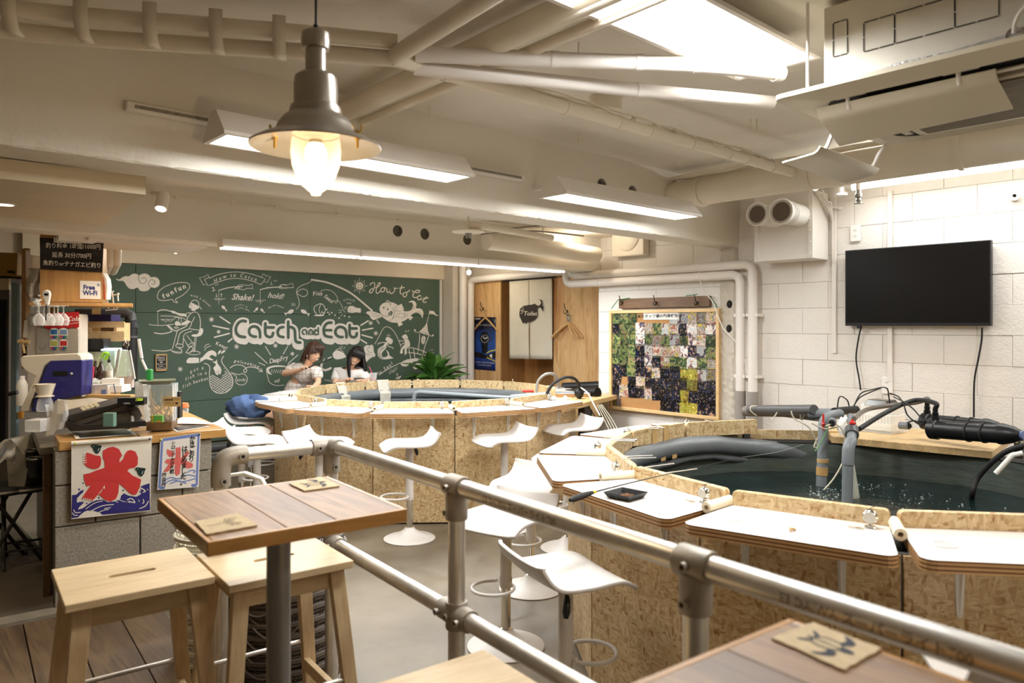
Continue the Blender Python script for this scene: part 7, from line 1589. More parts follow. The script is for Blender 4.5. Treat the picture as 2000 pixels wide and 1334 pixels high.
A = Ink(face(113, 752, 226, 782, 4.13)); A.line([(145, 756), (222, 750.5)], 1, k=1); A.line([(222, 750), (226, 772)], 2.2, k=1); A.poly([(197, 762), (207, 760.5), (208, 770), (198, 771.5)]); A.line([(124, 759), (124, 768)], 1.5, k=1); A.line([(129, 758), (133, 757), (133, 767)], 1.5, k=1); A.build('blue_print', m_pb, t)
good('kraft_envelope', 'tan padded envelope lying across the back of the register', 'envelope', 123, 770, 262, 778, 4.10, .05, m_kraft, -.05, tilt=.01)
# clear raffle box
t = thing('clear_box', 'tall clear acrylic box of sticks on a wooden base with a tray lid', 'box', Pd(316, 838, 3.95)); k = 3.95/F
bxd(MB(), 294, 820, 340, 837, 3.86, .16, .25).build('wooden_base', m_brown, t, smooth=False, bevel=.002)
bxd(MB(), 289, 749, 341, 821, 3.87, .16, .25).build('acrylic_case', m_clear, t, smooth=False, bevel=.002)
for x, d_ in ((289, 3.9), (341.5, 3.88)): MB().tube([Pd(x, 748, d_), Pd(x, 822, d_)], .0025, 6).build('edge', m_wht, t)
B = MB(); rnd = random.Random(14)
for _ in range(34): a = Pd(rnd.uniform(294, 336), rnd.uniform(800, 818), 3.98+rnd.uniform(-.03, .05)); B.tube([a, a+Vector((rnd.uniform(-.06, .06), rnd.uniform(-.03, .03), rnd.uniform(.02, .16)))], .0025, 5)
for _ in range(26): B.ball(Pd(rnd.uniform(293, 337), rnd.uniform(811, 819), 3.95+rnd.uniform(-.03, .05)), rnd.uniform(.005, .012), 6)
B.build('sticks', plain('stick_mix', S(196, 168, 130), .6, var=.35, vs=30), t, kind='stuff')
for x0, x1, y0, y1 in ((275, 290, 752, 835), (268, 284, 745, 785)): bxd(MB(), x0, y0, x1, y1, 4.02, .05).build('plastic_wrap', m_film, t, smooth=False)
t = thing('tray_lid', 'green-grey tray with a green sponge block resting on the clear box', 'tray', Pd(305, 747, 3.95)); B = MB(); B.lathe([(0, .0), (.09, .0), (.125, .013), (.128, .013), (.09, -.003), (0, -.003)], Pd(307, 747, 3.95), 4, Matrix.Rotation(.5, 3, 'Z')); B.build('tray', plain('tray_grey', S(120, 124, 104), .35), t, smooth=False)
good('sponge_block', 'bright green upright block standing on the tray lid', 'sponge', 287, 721, 297.5, 743, 3.9, .03, plain('green', S(58, 158, 78), .45), bevel=.006)
t = good('name_card', 'tan printed card fixed to the corner of the clear box', 'card', 319, 775, 352.5, 794, 3.83, .002, m_kraft, 0, 0); A = Ink(face(319, 775, 353, 794, 3.83)); A.text('当店名物', 329, 781, 4.2, 0, .02); A.text('CATCH & EAT', 344, 779, 2.6, 0, .01); A.line([(322, 787), (334, 787)], .6, k=1); A.line([(338, 784), (338, 792)], .5, k=1); A.dot(345, 787.5, 3, ry=1.6); A.build('print', m_black, t)
t = good('snack_box', 'small green and orange carton against the clear box', 'box', 295.5, 811, 319, 825, 3.80, .02, plain('carton_green', S(104, 168, 76), .5)); A = Ink(face(295, 811, 319, 825, 3.80)); A.poly([(296, 812), (300, 812), (297, 822), (303, 825), (296, 825)]); A.poly([(304, 825), (310, 821), (318, 824)]); A.build('orange_print', plain('carton_orange', S(226, 146, 50), .5), t)
good('card_holder', 'narrow black upright holder right of the clear box', 'holder', 342, 764, 354, 816, 4.02, .04, m_black)
turned('orange_lid_jar', 'glass jar with an orange lid behind the black holder', 'jar', 359, 806, 4.35, [('glass', [(0, 0), (8, 0), (9, 5), (7, 12)], m_clear), ('lid', [(9, 10), (10, 12), (8, 19), (0, 20)], plain('orange', S(232, 120, 60), .4))], None)
for lab, cs4, dz in (('folded white newsletter lying on the right end of the bar', [(343, 827), (352, 815), (378, 815), (419, 828)], .012), ('menu sheet with dark photos under the newsletter', [(334, 836), (358, 829), (412, 832), (345, 843)], .003), ('dark menu sheet lying at the front left of the bar', [(140, 845), (255, 838), (266, 848), (148, 857)], .003)):
    z = .908+dz; B = MB(); pts = [Pz(x, y, z) for x, y in cs4]; B.add(pts+[p-Z3*.002 for p in pts], [(0, 1, 2, 3), (4, 5, 6, 7), (0, 1, 5, 4), (1, 2, 6, 5), (2, 3, 7, 6), (3, 0, 4, 7)])
    t = thing('paper_sheet', lab, 'paper', pts[0]); B.build('sheet', m_paper, t, smooth=False)
    if 'menu' in lab:
        c = sum(pts, Vector())/4; B = MB(); B.add([c+(p-c)*.86+Z3*.0012 for p in pts], [(0, 1, 2, 3)]); B.build('picture', plain('menu_dark', S(46, 44, 46), .35, var=.6, vs=22), t, smooth=False)
# bottles, decanter, aquarium and crate behind
m_brownglass = plain('brown_glass', S(52, 32, 20), .08, spec=.8)
for x, yb, h, lab in ((186, 745, 40, 'brown glass bottle with a pourer, left of the pair'), (197, 742, 36, 'brown glass bottle with a pourer, right of the pair')):
    turned('brown_bottle', lab, 'bottle', x, yb, 4.4, [('glass', [(0, 0), (7, 0), (8, 4), (7.5, 20), (3, 30), (2.6, h), (0, h)], m_brownglass), ('pourer', [(1.2, h), (1, h+10), (.4, h+16), (0, h+16)], m_chrome)], None, group='brown bottles behind the register')
turned('syrup_bottle', 'clear bottle with a dark pourer beside the brown bottles', 'bottle', 213, 742, 4.45, [('glass', [(0, 0), (6, 0), (7, 6), (6.5, 22), (2.6, 30), (2.6, 36)], m_clear), ('pourer', [(2.8, 34), (2.8, 39), (1, 41), (.5, 52), (0, 52)], m_blackm), ('label', [(6.9, 6), (6.9, 18)], m_paper)], None)
turned('glass_decanter', 'tall conical glass decanter with amber liquid and metal clips', 'decanter', 244, 757, 4.3, [('glass', [(0, 0), (16, 0), (16.5, 4), (16, 26), (8, 62), (5, 74), (4, 82)], m_clear), ('liquid', [(0, 1), (15, 1), (15.2, 22), (0, 22)], plain('amber', S(176, 118, 52), .1, trans=.3)), ('haze', [(14.5, 23), (7, 60), (4, 72)], plain('misted_glass', S(186, 200, 166), .3, alpha=.55)), ('stopper', [(5, 74), (5.5, 80), (3, 84), (0, 84)], m_blackm)], None, 26)
o = MB().tube(smooth([Pd(x, y, 4.25) for x, y in ((240, 673), (246, 667), (250, 672), (247, 678))], 4), .008, 8).build('clip', m_chrome); tag(o, 'polished metal clip on top of the conical decanter', 'clip')
for x0, y0, x1, y1, r, lab, m in ((271, 662, 277, 700, .009, 'upper part of a white folding net handle leaning by the black pipe', m_wht), (277, 702, 290, 730, .007, 'lower part of a white folding net handle leaning by the black pipe', m_wht), (233, 682, 224, 735, .007, 'left metal tong leaning on the conical decanter', m_steel), (253, 684, 263, 740, .007, 'right metal tong leaning on the conical decanter', m_steel)):
    o = MB().tube([Pd(x0, y0, 4.3), Pd(x1, y1, 4.3)], r, 10).build('handle_rod', m); tag(o, lab, 'rod')
t = thing('small_aquarium', 'small lit glass aquarium with green tint behind the bottles', 'aquarium', Pd(198, 748, 4.75)); bxd(MB(), 163, 684, 234, 748, 4.7, .25, .2).build('glass_tank', glassy('green_glass', (.7, .86, .66, 1), .05, .35), t, smooth=False); bxd(MB(), 166, 715, 231, 747, 4.76, .16, .2).build('gravel_and_plants', plain('tank_mess', S(104, 108, 62), .7, var=.5, vs=26), t, smooth=False)
bxd(MB(), 205, 680, 238, 684, 4.68, .12, .2).build('lamp', emit('aquarium_lamp', (.75, .8, 1, 1), 4), t, smooth=False); bxd(MB(), 163, 682, 206, 686, 4.69, .2, .2).build('lid', m_black, t, smooth=False)
for p in ([(196, 700), (204, 690), (212, 693), (205, 702)],): B = MB(); B.tube(smooth([Pd(x, y, 4.6) for x, y in p], 4), .010, 8); B.build('green_clip', plain('lime', S(150, 214, 60), .4), t)
good('aquarium_filter', 'black box filter sitting on the aquarium', 'filter', 176, 661, 209, 682, 4.66, .14, m_black, .2, .006)
t = thing('wooden_crate', 'slatted pine crate on the shelf behind the bottles', 'crate', Pd(205, 668, 4.95))
for y0, y1 in ((628, 640), (647, 667)): bxd(MB(), 165, y0, 242, y1, 4.9, .012, .1).build('slat', m_pine, t, smooth=False, bevel=.002)
bxd(MB(), 168, 630, 240, 667, 5.15, .012, .1).build('back_slat', m_brown, t, smooth=False); [bxd(MB(), x, 630, x+5, 667, 4.915, .22, .1).build('corner_post', m_pine, t, smooth=False) for x in (166, 236)]
good('purple_box', 'flat dark purple box on top of the crate', 'box', 184, 614.5, 226, 628, 4.95, .15, plain('purple', S(48, 40, 92), .5), .1)
t = thing('bar_pipework', 'thick grey pipe with an elbow turning down into a black pipe left of the chalkboard', 'pipes', Pd(255, 740, 5.4)); MB().tube([Pd(150, 612, 5.4), Pd(248, 612, 5.4), Pd(256, 616, 5.4), Pd(257, 626, 5.4)], .034, 16).build('grey_pipe', m_greyd, t)
MB().tube([Pd(254, 636, 5.4), Pd(254, 760, 5.4)], .05, 18).build('black_pipe', m_black, t); MB().tube([Pd(254, 618, 5.4), Pd(254, 640, 5.4)], [.028, .058], 18).build('reducer', m_blackm, t); MB().tube([Pd(254, 656, 5.39), Pd(254, 660, 5.39)], .053, 18).build('grey_band', m_greyd, t)
good('white_carton', 'small white carton lying before the decanter', 'box', 208, 738, 243, 750, 4.2, .12, m_wht, .1); good('white_carton', 'second small white carton lying below the first before the decanter', 'box', 206, 751, 247, 765, 4.16, .13, m_wht, .1)
turned('sauce_bottle', 'white squeeze bottle with a yellow cap beside the blue machine', 'bottle', 165, 748, 4.2, [('body', [(0, 0), (6, 0), (6.5, 3), (5.5, 12), (2.5, 16)], m_wht), ('cap', [(3.5, 14), (4, 22), (3, 29), (0, 30)], plain('yellow', S(236, 206, 50), .4)), ('foot', [(6.6, 0), (6.7, 4), (0, 4)], m_red)], None)
for i, (x, c_) in enumerate(((172, S(40, 110, 170)), (176, S(40, 140, 70)), (180, S(200, 60, 90)))): o = MB().tube([Pd(x, 740, 4.3), Pd(x+3*(i-1), 716, 4.3)], .006, 8).build('marker_pen', plain('pen', c_, .4)); tag(o, ('blue', 'green', 'red')[i]+' marker pen standing behind the blue machine', 'pen')
B = MB(); rnd = random.Random(3)
for _ in range(70): B.ball(Pd(rnd.uniform(165, 232), rnd.uniform(741, 750), 4.3+rnd.uniform(-.05, .05)), rnd.uniform(.004, .012), 6)
tag(B.build('glassware_clutter', m_clear), 'jumble of tiny glasses and wrapped sweets behind the carton', 'clutter', kind='stuff')
# soda dispenser
t = thing('soda_dispenser', 'light grey drink dispenser with a red cola header and round flavour stickers', 'drink dispenser', Pd(113, 800, 4.65)); DD = 4.5
bxd(MB(), 62, 612, 163, 805, DD, .12).build('body', plain('dispenser', S(190, 180, 166), .45, var=.04), t, smooth=False, bevel=.012); bxd(MB(), 73, 642, 155, 692, DD-.012, .02).build('front_plate', plain('dispenser_plate', S(172, 164, 152), .4), t, smooth=False, bevel=.003)
A = Ink(face(0, 0, 0, 0, DD-.012)); A.poly([(73, 612), (154.5, 609), (154.5, 639), (148, 642), (143, 638), (135, 642), (128, 639), (120, 643), (110, 640), (100, 644), (90, 642), (84, 636), (73, 637)], 2); A.build('red_header', plain('cola_red', S(178, 34, 34), .35), t)
A = Ink(face(0, 0, 0, 0, DD-.012)); A.text('Coca-Cola', 126, 624, 13, -.05, .008, .4, 5); A.line([(84, 632), (120, 634), (154, 630)], .8, 5); A.build('header_lettering', m_wht, t)
for (x, y, c1_) in ((105.5, 649, S(60, 120, 180)), (124, 649, S(120, 150, 190)), (105.5, 671, S(190, 190, 90)), (124, 671, S(196, 50, 50))):
    A = Ink(face(0, 0, 0, 0, DD-.014)); A.poly(rrect(17, 21, 7, 4, x, y+2), 1); A.build('sticker', m_wht, t); A = Ink(face(0, 0, 0, 0, DD-.014)); A.poly([(x-6.5, y-5), (x+6.5, y-5), (x+6.5, y+4), (x-6.5, y+4)], 4); A.build('sticker_print', plain('st', c1_, .4), t)
    for j, cc in enumerate((S(206, 70, 70), S(60, 80, 160), S(60, 140, 80))): A = Ink(face(0, 0, 0, 0, DD-.014)); a0 = PI-PI*j/3; A.poly([(x, y+6.3)]+[(x+7.4*math.cos(a0-PI/3*i/3), y+6.3+6*math.sin(a0-PI/3*i/3)) for i in range(4)], 4); A.build('sticker_wedge', plain('wd', cc, .4), t)
A = Ink(face(0, 0, 0, 0, DD-.014)); A.dot(83, 677, 5.5, 2, n=16); A.build('button', m_steel, t)
# white and blue ice machine
t = thing('ice_shaver', 'white and blue table machine with a slanted arm at the left of the bar', 'machine', Pd(100, 805, 4.15)); 
def slab2(px, d0, dep, m, nm, bev=.006):
    a = [Pd(x, y, d0) for x, y in px]; off = Vector((SN, CS, 0))*dep; B = MB(); n = len(a); tr = tessellate_polygon([[Vector((x, y, 0)) for x, y in px]])
    B.add(a+[p+off for p in a], [tuple(f) for f in tr]+[tuple(n+i for i in f) for f in tr]+[(i, (i+1) % n, n+(i+1) % n, n+i) for i in range(n)]); return B.build(nm, m, t, smooth=False, bevel=bev)
m_mw = plain('machine_white', S(214, 204, 186), .35, var=.03); m_mb = plain('machine_blue', S(46, 44, 112), .35, var=.08, vs=30)
slab2([(39, 700), (44, 695), (150, 690), (157, 694), (160, 705), (98, 706), (86, 715), (58, 795), (56, 804), (40, 804), (40, 798), (69, 735), (50, 725), (41, 715)], 4.06, .12, m_mw, 'shell'); slab2([(98, 705), (160, 703), (159, 772), (100, 784), (88, 804), (60, 804), (66, 780), (90, 715)], 4.05, .11, m_mb, 'side_panel'); slab2([(158, 703), (161, 700), (161, 775), (158, 776)], 4.07, .1, m_mw, 'back_strip', .002)
slab2([(103, 725), (131, 725), (131, 734), (103, 734)], 4.046, .01, m_black, 'panel_slot', .001); MB().ball(Pd(140, 730, 4.045), .008, 10).build('lock', m_steel, t); MB().cyl(Pd(17, 770, 4.1), Pd(34, 766, 4.1), .012, n=12).build('crank_handle', m_black, t)
# dripper and server
k = 3.95/F; q = Pd(88, 803, 3.95); t = thing('coffee_dripper', 'cream ceramic coffee dripper sitting on a glass server', 'coffee maker', q)
MB().lathe([(9*k, 31*k), (11*k, 33*k), (17.5*k, 53*k), (18.5*k, 53*k), (12*k, 31*k), (16*k, 30*k), (16*k, 28.5*k), (9*k, 29*k)], q, 26).build('cone', plain('cream_ceramic', S(226, 214, 192), .3), t)
MB().tube(smooth([q+Vector((CS, -SN, 0))*(x*k)+Z3*(z*k) for x, z in ((-15, 48), (-22, 50), (-23, 42), (-14, 36))], 4), .004, 8).build('handle', plain('cream_handle', S(226, 214, 192), .3), t)
MB().lathe([(0, 0), (14*k, 0), (15*k, 4*k), (13*k, 20*k), (10*k, 26*k), (11*k, 28*k)], q, 24).build('server', m_clear, t); MB().tube(smooth([q+Vector((CS, -SN, 0))*(x*k)+Z3*(z*k) for x, z in ((-10, 27), (-22, 24), (-24, 14), (-20, 6))], 4), .005, 8).build('server_handle', m_black, t)
turned('white_jug', 'white plastic jug with small print behind the slanted machine', 'bottle', 43, 792, 4.45, [('body', [(0, 0), (9.5, 0), (10, 3), (10, 40), (6, 50), (4, 52)], m_wht), ('cap', [(5, 51), (5, 58), (0, 58)], m_wht)], None)
good('takeout_tub', 'stack of clear tubs with a white bag and green clip on the steel counter', 'tub', 60, 818, 90, 842, 3.85, .1, m_film); good('orange_pouch', 'orange pouch hanging at the corner of the slanted machine', 'pouch', 37, 804, 45, 817, 4.9, .03, plain('pouch', S(230, 160, 60), .5))
# ---------------------------------------------------------------- plywood cabinet, shelf and signs over the bar
c0 = Pd(78, 590, 4.46); c1_ = Pd(200, 590, 4.61); fx = (c1_-c0); fx.z = 0; W_ = fx.length; fx.normalize(); fy = Vector((-fx.y, fx.x, 0))
t = thing('plywood_cabinet', 'plywood box cabinet hanging from the soffit, holding price and wifi signs', 'cabinet', (c0.x, c0.y, 1.6)); Mc = Matrix(((fx.x, fy.x, 0, c0.x), (fx.y, fy.y, 0, c0.y), (0, 0, 1, 0), (0, 0, 0, 1)))
m_plyc = wood('cabinet_ply', S(178, 130, 72), S(196, 150, 90), axis=2, scale=.7, rough=.5, dark=S(156, 108, 56), band=8)
MB(Mc).bx(0, W_, 0, .016, 1.61, 2.052).build('front', m_plyc, t, smooth=False, bevel=.001); MB(Mc).bx(0, .016, .016, .9, 1.98, 2.052).build('side_rail', m_plyc, t, smooth=False)
for y in (.25, .85): MB(Mc).bx(0, .016, y, y+.05, 1.61, 1.98).build('side_post', m_plyc, t, smooth=False)
MB(Mc).bx(W_-.016, W_, .016, .9, 1.61, 2.052).build('side', m_plyc, t, smooth=False)
t = thing('bar_shelf', 'thin wooden shelf board below the plywood cabinet', 'shelf', Mc@Vector((.1, .1, 1.585))); MB(Mc).bx(-.05, .50, -.06, .40, 1.585, 1.605).build('board', m_plyc, t, smooth=False, bevel=.002)
B = MB(Mc)
B.M = Mc; [B.bx(x, x+.05, .5, .54, .85, 1.585) for x in (.0, .25)]; B.build('support_post', m_plyc, t, smooth=False)
def sgn(x0, y0, x1, y1, v=.0, n_=fy): P0 = Mc@Vector((0, -v, 0)); return lambda px, py, L=0: Ppl(px, py, P0-fy*(.0006*L), fy)
f1 = sgn(0, 0, 0, 0, .006); t = thing('price_sign', 'dark crinkled plastic price sign with white Japanese lettering on the cabinet', 'sign', f1(140, 527)); cz = [(77.5, 464), (202.5, 471.5), (200, 532), (79, 526)]
def czp(u, v): a = Vector(cz[0]).lerp(Vector(cz[1]), u); b2 = Vector(cz[3]).lerp(Vector(cz[2]), u); return a.lerp(b2, v)
rnd = random.Random(5); nz = [[rnd.uniform(0, 1) for _ in range(30)] for _ in range(16)]
B = MB(); B.grid(lambda u, v: f1(*czp(v, u), 2+8*nz[int(u*14)][int(v*28)]*(max(0, (v-.35))*1.6)), 14, 28); B.build('sheet', plain('sign_black', S(40, 34, 32), .22, var=.25, vs=16, bmp=.6, bs=30), t)
A = Ink(lambda x, y, L: f1(x, y, 19+L)); A.text('釣り料金 1時間/1000円', 143, 481.5, 11.5, .03, .012, sx=.93); A.text('延長 30分/700円', 140, 499.5, 11.5, .04, .012, sx=.95); A.text('魚釣りorテナガエビ釣り', 141, 516.5, 11, .05, .012, sx=.95); A.build('lettering', m_paper, t)
f2 = sgn(0, 0, 0, 0, .004); t = thing('wifi_sign', 'small white sign reading Free Wi-Fi in blue on the cabinet', 'sign', f2(178, 584)); A = Ink(lambda x, y, L: f2(x, y, L)); A.poly([(156, 548), (196.5, 549.5), (197, 584.5), (156, 583.5)]); A.build('plate', m_wht, t)
A = Ink(lambda x, y, L: f2(x, y, L+2)); A.text('Free', 174, 561.5, 12.5, .02, .035, L=1); A.text('Wi-Fi', 176, 572.5, 12.5, .02, .035, L=1)
for r in (2, 3.6, 5.2): A.line(arc((189.5, 559), r, -PI*.45, -.05, 5), .8, 1, k=1)
A.build('lettering', plain('wifi_blue', S(40, 56, 128), .5), t)
# hanging glasses and rack, thermometer, bag
t = thing('glass_rack', 'wire rack hanging wine glasses upside down below the shelf', 'rack', Mc@Vector((.05, -.03, 1.58)))
for x in (72, 96, 120, 133): MB().tube([Pd(x, 599, 4.2), Pd(x, 596, 4.75)], .003, 6).build('wire', m_chrome, t)
for i, (x, d_) in enumerate(((76, 4.25), (96, 4.3), (113, 4.25), (86, 4.42), (106, 4.42), (124, 4.4), (70, 4.5))):
    turned('wine_glass', ('front left', 'front middle', 'front right', 'second row left', 'second row middle', 'second row right', 'back left')[i]+' wine glass hanging upside down under the shelf', 'glass', x, 636, d_, [('bowl', [(8, 0), (10.5, 8), (10, 15), (5, 22), (1.2, 25), (1, 36), (6, 38.5), (9, 39), (9, 39.6), (0, 39.6)], m_clear)], None, group='wine glasses hanging under the bar shelf')
t = thing('thermometer', 'white paddle thermometer with a black probe hanging from the shelf', 'thermometer', Pd(90, 624, 4.15)); slab2([(81, 575), (84, 568), (90, 566), (96, 568), (98, 575), (96, 585), (94, 596), (88, 596), (86, 586), (83, 581)], 4.15, .015, m_wht, 'body'); slab2([(85, 573), (94, 573), (93, 577), (87, 577)], 4.145, .004, m_black, 'window', 0); MB().tube([Pd(90, 567, 4.155), Pd(90, 562, 4.3), Pd(90, 592, 4.5)], .002, 6).build('loop', m_chrome, t); MB().tube([Pd(90.5, 596, 4.155), Pd(89.5, 626, 4.155)], .0035, 8).build('probe', m_black, t)
B = MB(); rnd = random.Random(8); B.grid(lambda u, v: Pd(54+24*v+3*math.sin(u*7), 524+58*u, 4.5+.03*math.sin(v*6+u*4)), 8, 6); t = thing('paper_bag', 'crumpled white paper bag hanging left of the cabinet', 'bag', Pd(66, 582, 4.5)); B.build('bag', m_paper, t, solid=.004)
B = MB()
for _ in range(26): B.ball(Pd(rnd.gauss(72, 4), rnd.gauss(590, 7), 4.3+rnd.uniform(-.03, .03)), .007, 6)
tag(B.build('bead_cluster', m_clear), 'cluster of clear glass beads hanging at the left end of the shelf', 'ornament', kind='stuff')
B = MB(); B.tube([Pd(48, 690, 4.5), Pd(43, 662, 4.5)], .007, 8); B.tube([Pd(36, 667, 4.5), Pd(58, 668, 4.5)], .012, 8); tag(B.build('wooden_mallet', m_pine), 'pale wooden tool standing left of the dispenser', 'tool'); good('utensil_pot', 'dark pot crowded with utensils left of the dispenser', 'pot', 50, 676, 64, 702, 4.6, .06, m_regd); good('order_slips', 'white order slips hanging on a clip left of the dispenser', 'paper', 46, 626, 62, 660, 4.5, .004, m_paper, tilt=.1)
t = thing('wire_basket', 'white wire basket at the right end of the bar shelf', 'basket', Pd(222, 605, 4.75)); B = MB()
for x0, y0, x1, y1 in ((205, 569, 222, 569), (206, 579, 230, 575), (207, 598, 233, 594), (206, 606, 228, 604), (208, 569, 212, 604), (219, 569, 223, 604), (230, 575, 231, 588), (228, 604, 232, 592)): B.tube([Pd(x0, y0, 4.75), Pd(x1, y1, 4.75)], .004, 6)
B.build('wires', m_wht, t); MB().ball(Pd(231, 574, 4.75), .008, 8).build('knob', m_wht, t)
t = thing('leaning_folders', 'white and red folders standing at the right side of the cabinet', 'folders', Pd(205, 584, 4.65)); slab2([(201, 533), (208, 545), (210, 560), (208, 585), (203, 585)], 4.63, .05, m_wht, 'white_folder', .001); slab2([(200.5, 540), (204, 560), (205, 585), (202, 585)], 4.62, .05, plain('folder_red', S(170, 84, 50), .5), 'red_folder', .001)
# ---------------------------------------------------------------- far left: fridge, carton, door strip, folding stools
t = thing('fridge', 'grey fridge with a pale top panel at the far left edge', 'fridge', Pd(-20, 900, 5.2)); slab2([(-60, 540), (18, 542), (16, 960), (-60, 980)], 5.1, .5, plain('fridge_grey', S(104, 94, 82), .4), 'body'); slab2([(-60, 542), (17, 544), (17, 566), (-60, 566)], 5.09, .02, plain('fridge_cream', S(206, 190, 150), .4), 'top_panel', .001); slab2([(-60, 585), (12, 585), (10, 900), (-60, 900)], 5.09, .02, m_gap, 'glass_door', .001)
t = thing('cardboard_carton', 'yellowish cardboard carton on top of the fridge', 'box', Pd(0, 540, 5.1)); slab2([(-70, 490), (33, 494), (32, 538), (-70, 536)], 5.0, .4, plain('carton_yellow', S(158, 118, 48), .6, var=.08), 'box'); slab2([(14, 528), (28, 529), (28, 534), (14, 533)], 4.995, .01, m_blackm, 'print', 0)
for (pts, d_, dep, m, nm, lab, cat) in (([(22, 552), (33, 552), (31, 862), (20, 862)], 4.9, .03, plain('pale_blue_post', S(126, 148, 152), .5), 'door_strip', 'pale blue upright door strip beside the fridge', 'door strip'), ([(33, 500), (50, 500), (50, 800), (33, 800)], 5.3, .1, m_gap, 'dark_gap_slab', 'narrow dark cupboard behind the blue strip', 'cupboard'),  # second entry: near-black slab added to give the gap its darkness
        ([(42, 486), (50, 484), (50, 720), (42, 720)], 4.9, .05, m_plyc, 'cabinet_post', 'wooden upright of the plywood cabinet frame', 'post'), ([(10, 858), (22, 858), (58, 900), (46, 960), (17, 960)], 4.3, .2, plain('bin_grey', S(140, 134, 120), .5), 'waste_bin', 'grey waste bin beside the steel counter', 'bin')):
    t = thing(nm, lab, cat, Pd(pts[0][0], pts[-1][1], d_)); slab2(pts, d_, dep, m, 'body', .002)
t = thing('plastic_bag', 'clear plastic bag tied over the waste bin', 'bag', Pd(8, 900, 4.2)); B = MB(); B.grid(lambda u, v: Pd(-10+40*v, 862+40*u+4*math.sin(v*9), 4.2+.02*math.sin(u*8+v*7)), 24, 24); B.build('film', m_film, t)
def fstool():
    t = thing('folding_stool', 's', 'stool'); MB().lathe([(0, .462), (.14, .465), (.152, .458), (.155, .44), (.15, .425), (0, .425)], n=30).build('seat', m_blackm, t); MB().lathe([(.1555, .452), (.1575, .445), (.1555, .438)], n=30).build('rim', m_steel, t)
    for s in (-1, 1): MB().tube(smooth([Vector((-.17*s, .1*s, .012)), Vector((-.15*s, .105*s, .02)), Vector((.10*s, .11*s, .42))], 4), .011, 8).build('leg', m_regd, t); MB().tube(smooth([Vector((-.17*s, -.1*s, .012)), Vector((-.15*s, -.105*s, .02)), Vector((.10*s, -.11*s, .42))], 4), .011, 8).build('leg', m_regd, t)
    MB().cyl((-.1, -.1, .09), (-.1, .1, .09), .007, n=8).build('cross_bar', m_regd, t); MB().cyl((.1, -.1, .09), (.1, .1, .09), .007, n=8).build('cross_bar', m_regd, t); return t
s1 = fstool(); q = Pz(6, 950, .52); s1.location = (q.x, q.y, .062); s1.rotation_euler = (0, 0, .3); s1['label'] = 'black round folding stool at the far left edge'; s1['group'] = 'black folding stools behind the bar'
q = Pz(68, 955, .50); dup(s1, (q.x-.03, q.y+.1, .062), 1.4, 'black round folding stool half hidden by the steel counter', 'black folding stools behind the bar')
# blue bag on the stool
t = thing('blue_bag', 'slouched blue cloth bag lying on a white bar stool', 'bag', Pd(485, 812, 6.25)); rnd = random.Random(17)
c = Pd(487, 795, 6.25); B = MB(); nz = {}
def bag(u, v):
    th = PI*u; ph = 2*PI*v; r = 1+.10*math.sin(ph*3+u*5)+.09*math.sin(ph*6+u*12)+.05*math.sin(ph*11-u*17)
    return c+Matrix.Rotation(-YAW, 3, 'Z')@Vector((.175*math.sin(th)**.8*math.cos(ph)*r, .13*math.sin(th)**.8*math.sin(ph)*r, max(-.085, .085*math.cos(th)*r+.02*math.sin(ph*2))))
B.grid(bag, 18, 36); B.build('cloth', plain('denim_blue', S(74, 96, 136), .85, var=.15, vs=12, bmp=.4, bs=90), t)
# ---------------------------------------------------------------- two women seated on the far side of the far pond
m_skin = plain('skin', S(226, 178, 146), .5, var=.03, vs=30); m_lip = plain('lips', S(190, 96, 88), .45); m_eye = plain('eye_dark', S(34, 24, 20), .3)
m_hairb = plain('brown_hair', S(70, 46, 34), .42, var=.25, vs=60, bmp=.5, bs=120); m_hairk = plain('black_hair', S(26, 21, 21), .38, var=.2, vs=60, bmp=.5, bs=120)
m_tee = plain('white_tee', S(232, 226, 218), .85, var=.03, bmp=.2, bs=120)
def checked():
    m, nt, n, l, b = newmat('checked_shirt'); v = coords(n, l, (1, 1, 1), (0, 0, YAW+.3)); sp = n.new('ShaderNodeSeparateXYZ'); l.new(v, sp.inputs[0]); fs = []
    for i in (0, 2):
        mu = n.new('ShaderNodeMath'); mu.operation = 'MULTIPLY'; mu.inputs[1].default_value = 22; l.new(sp.outputs[i], mu.inputs[0]); fr = n.new('ShaderNodeMath'); fr.operation = 'FRACT'; l.new(mu.outputs[0], fr.inputs[0])
        fs.append(ramp(n, l, fr.outputs[0], [(0, (1, 1, 1, 1)), (.12, (0, 0, 0, 1))], 'CONSTANT'))
    c = mixc(n, l, fs[0], S(232, 224, 214), S(176, 156, 150)); c = mixc(n, l, fs[1], c, S(184, 158, 140)); l.new(c, b.inputs['Base Color']); b.inputs['Roughness'].default_value = .85; return m
m_chk = checked(); m_skirt = plain('plaid_skirt', S(150, 130, 116), .85, var=.25, vs=30); m_jean = plain('dark_trousers', S(60, 66, 84), .8)
def skinmesh(name, pts, edges, radii, mat, parent, sub=2, root=0):
    inv = INV[parent.name]; me = bpy.data.meshes.new(name); me.from_pydata([tuple(inv@Vector(p)) for p in pts], edges, []); me.materials.append(mat)
    o = bpy.data.objects.new(name, me); COL.objects.link(o); o.parent = parent; INV[o.name] = inv
    md = o.modifiers.new('skin', 'SKIN'); md.use_smooth_shade = True
    for v, r in zip(me.skin_vertices[0].data, radii): v.radius = r if isinstance(r, tuple) else (r, r)
    me.skin_vertices[0].data[root].use_root = True
    s = o.modifiers.new('sub', 'SUBSURF'); s.levels = sub; s.render_levels = sub; return o
rgt = Vector((CS, -SN, 0)); fwd = Vector((SN, CS, 0))
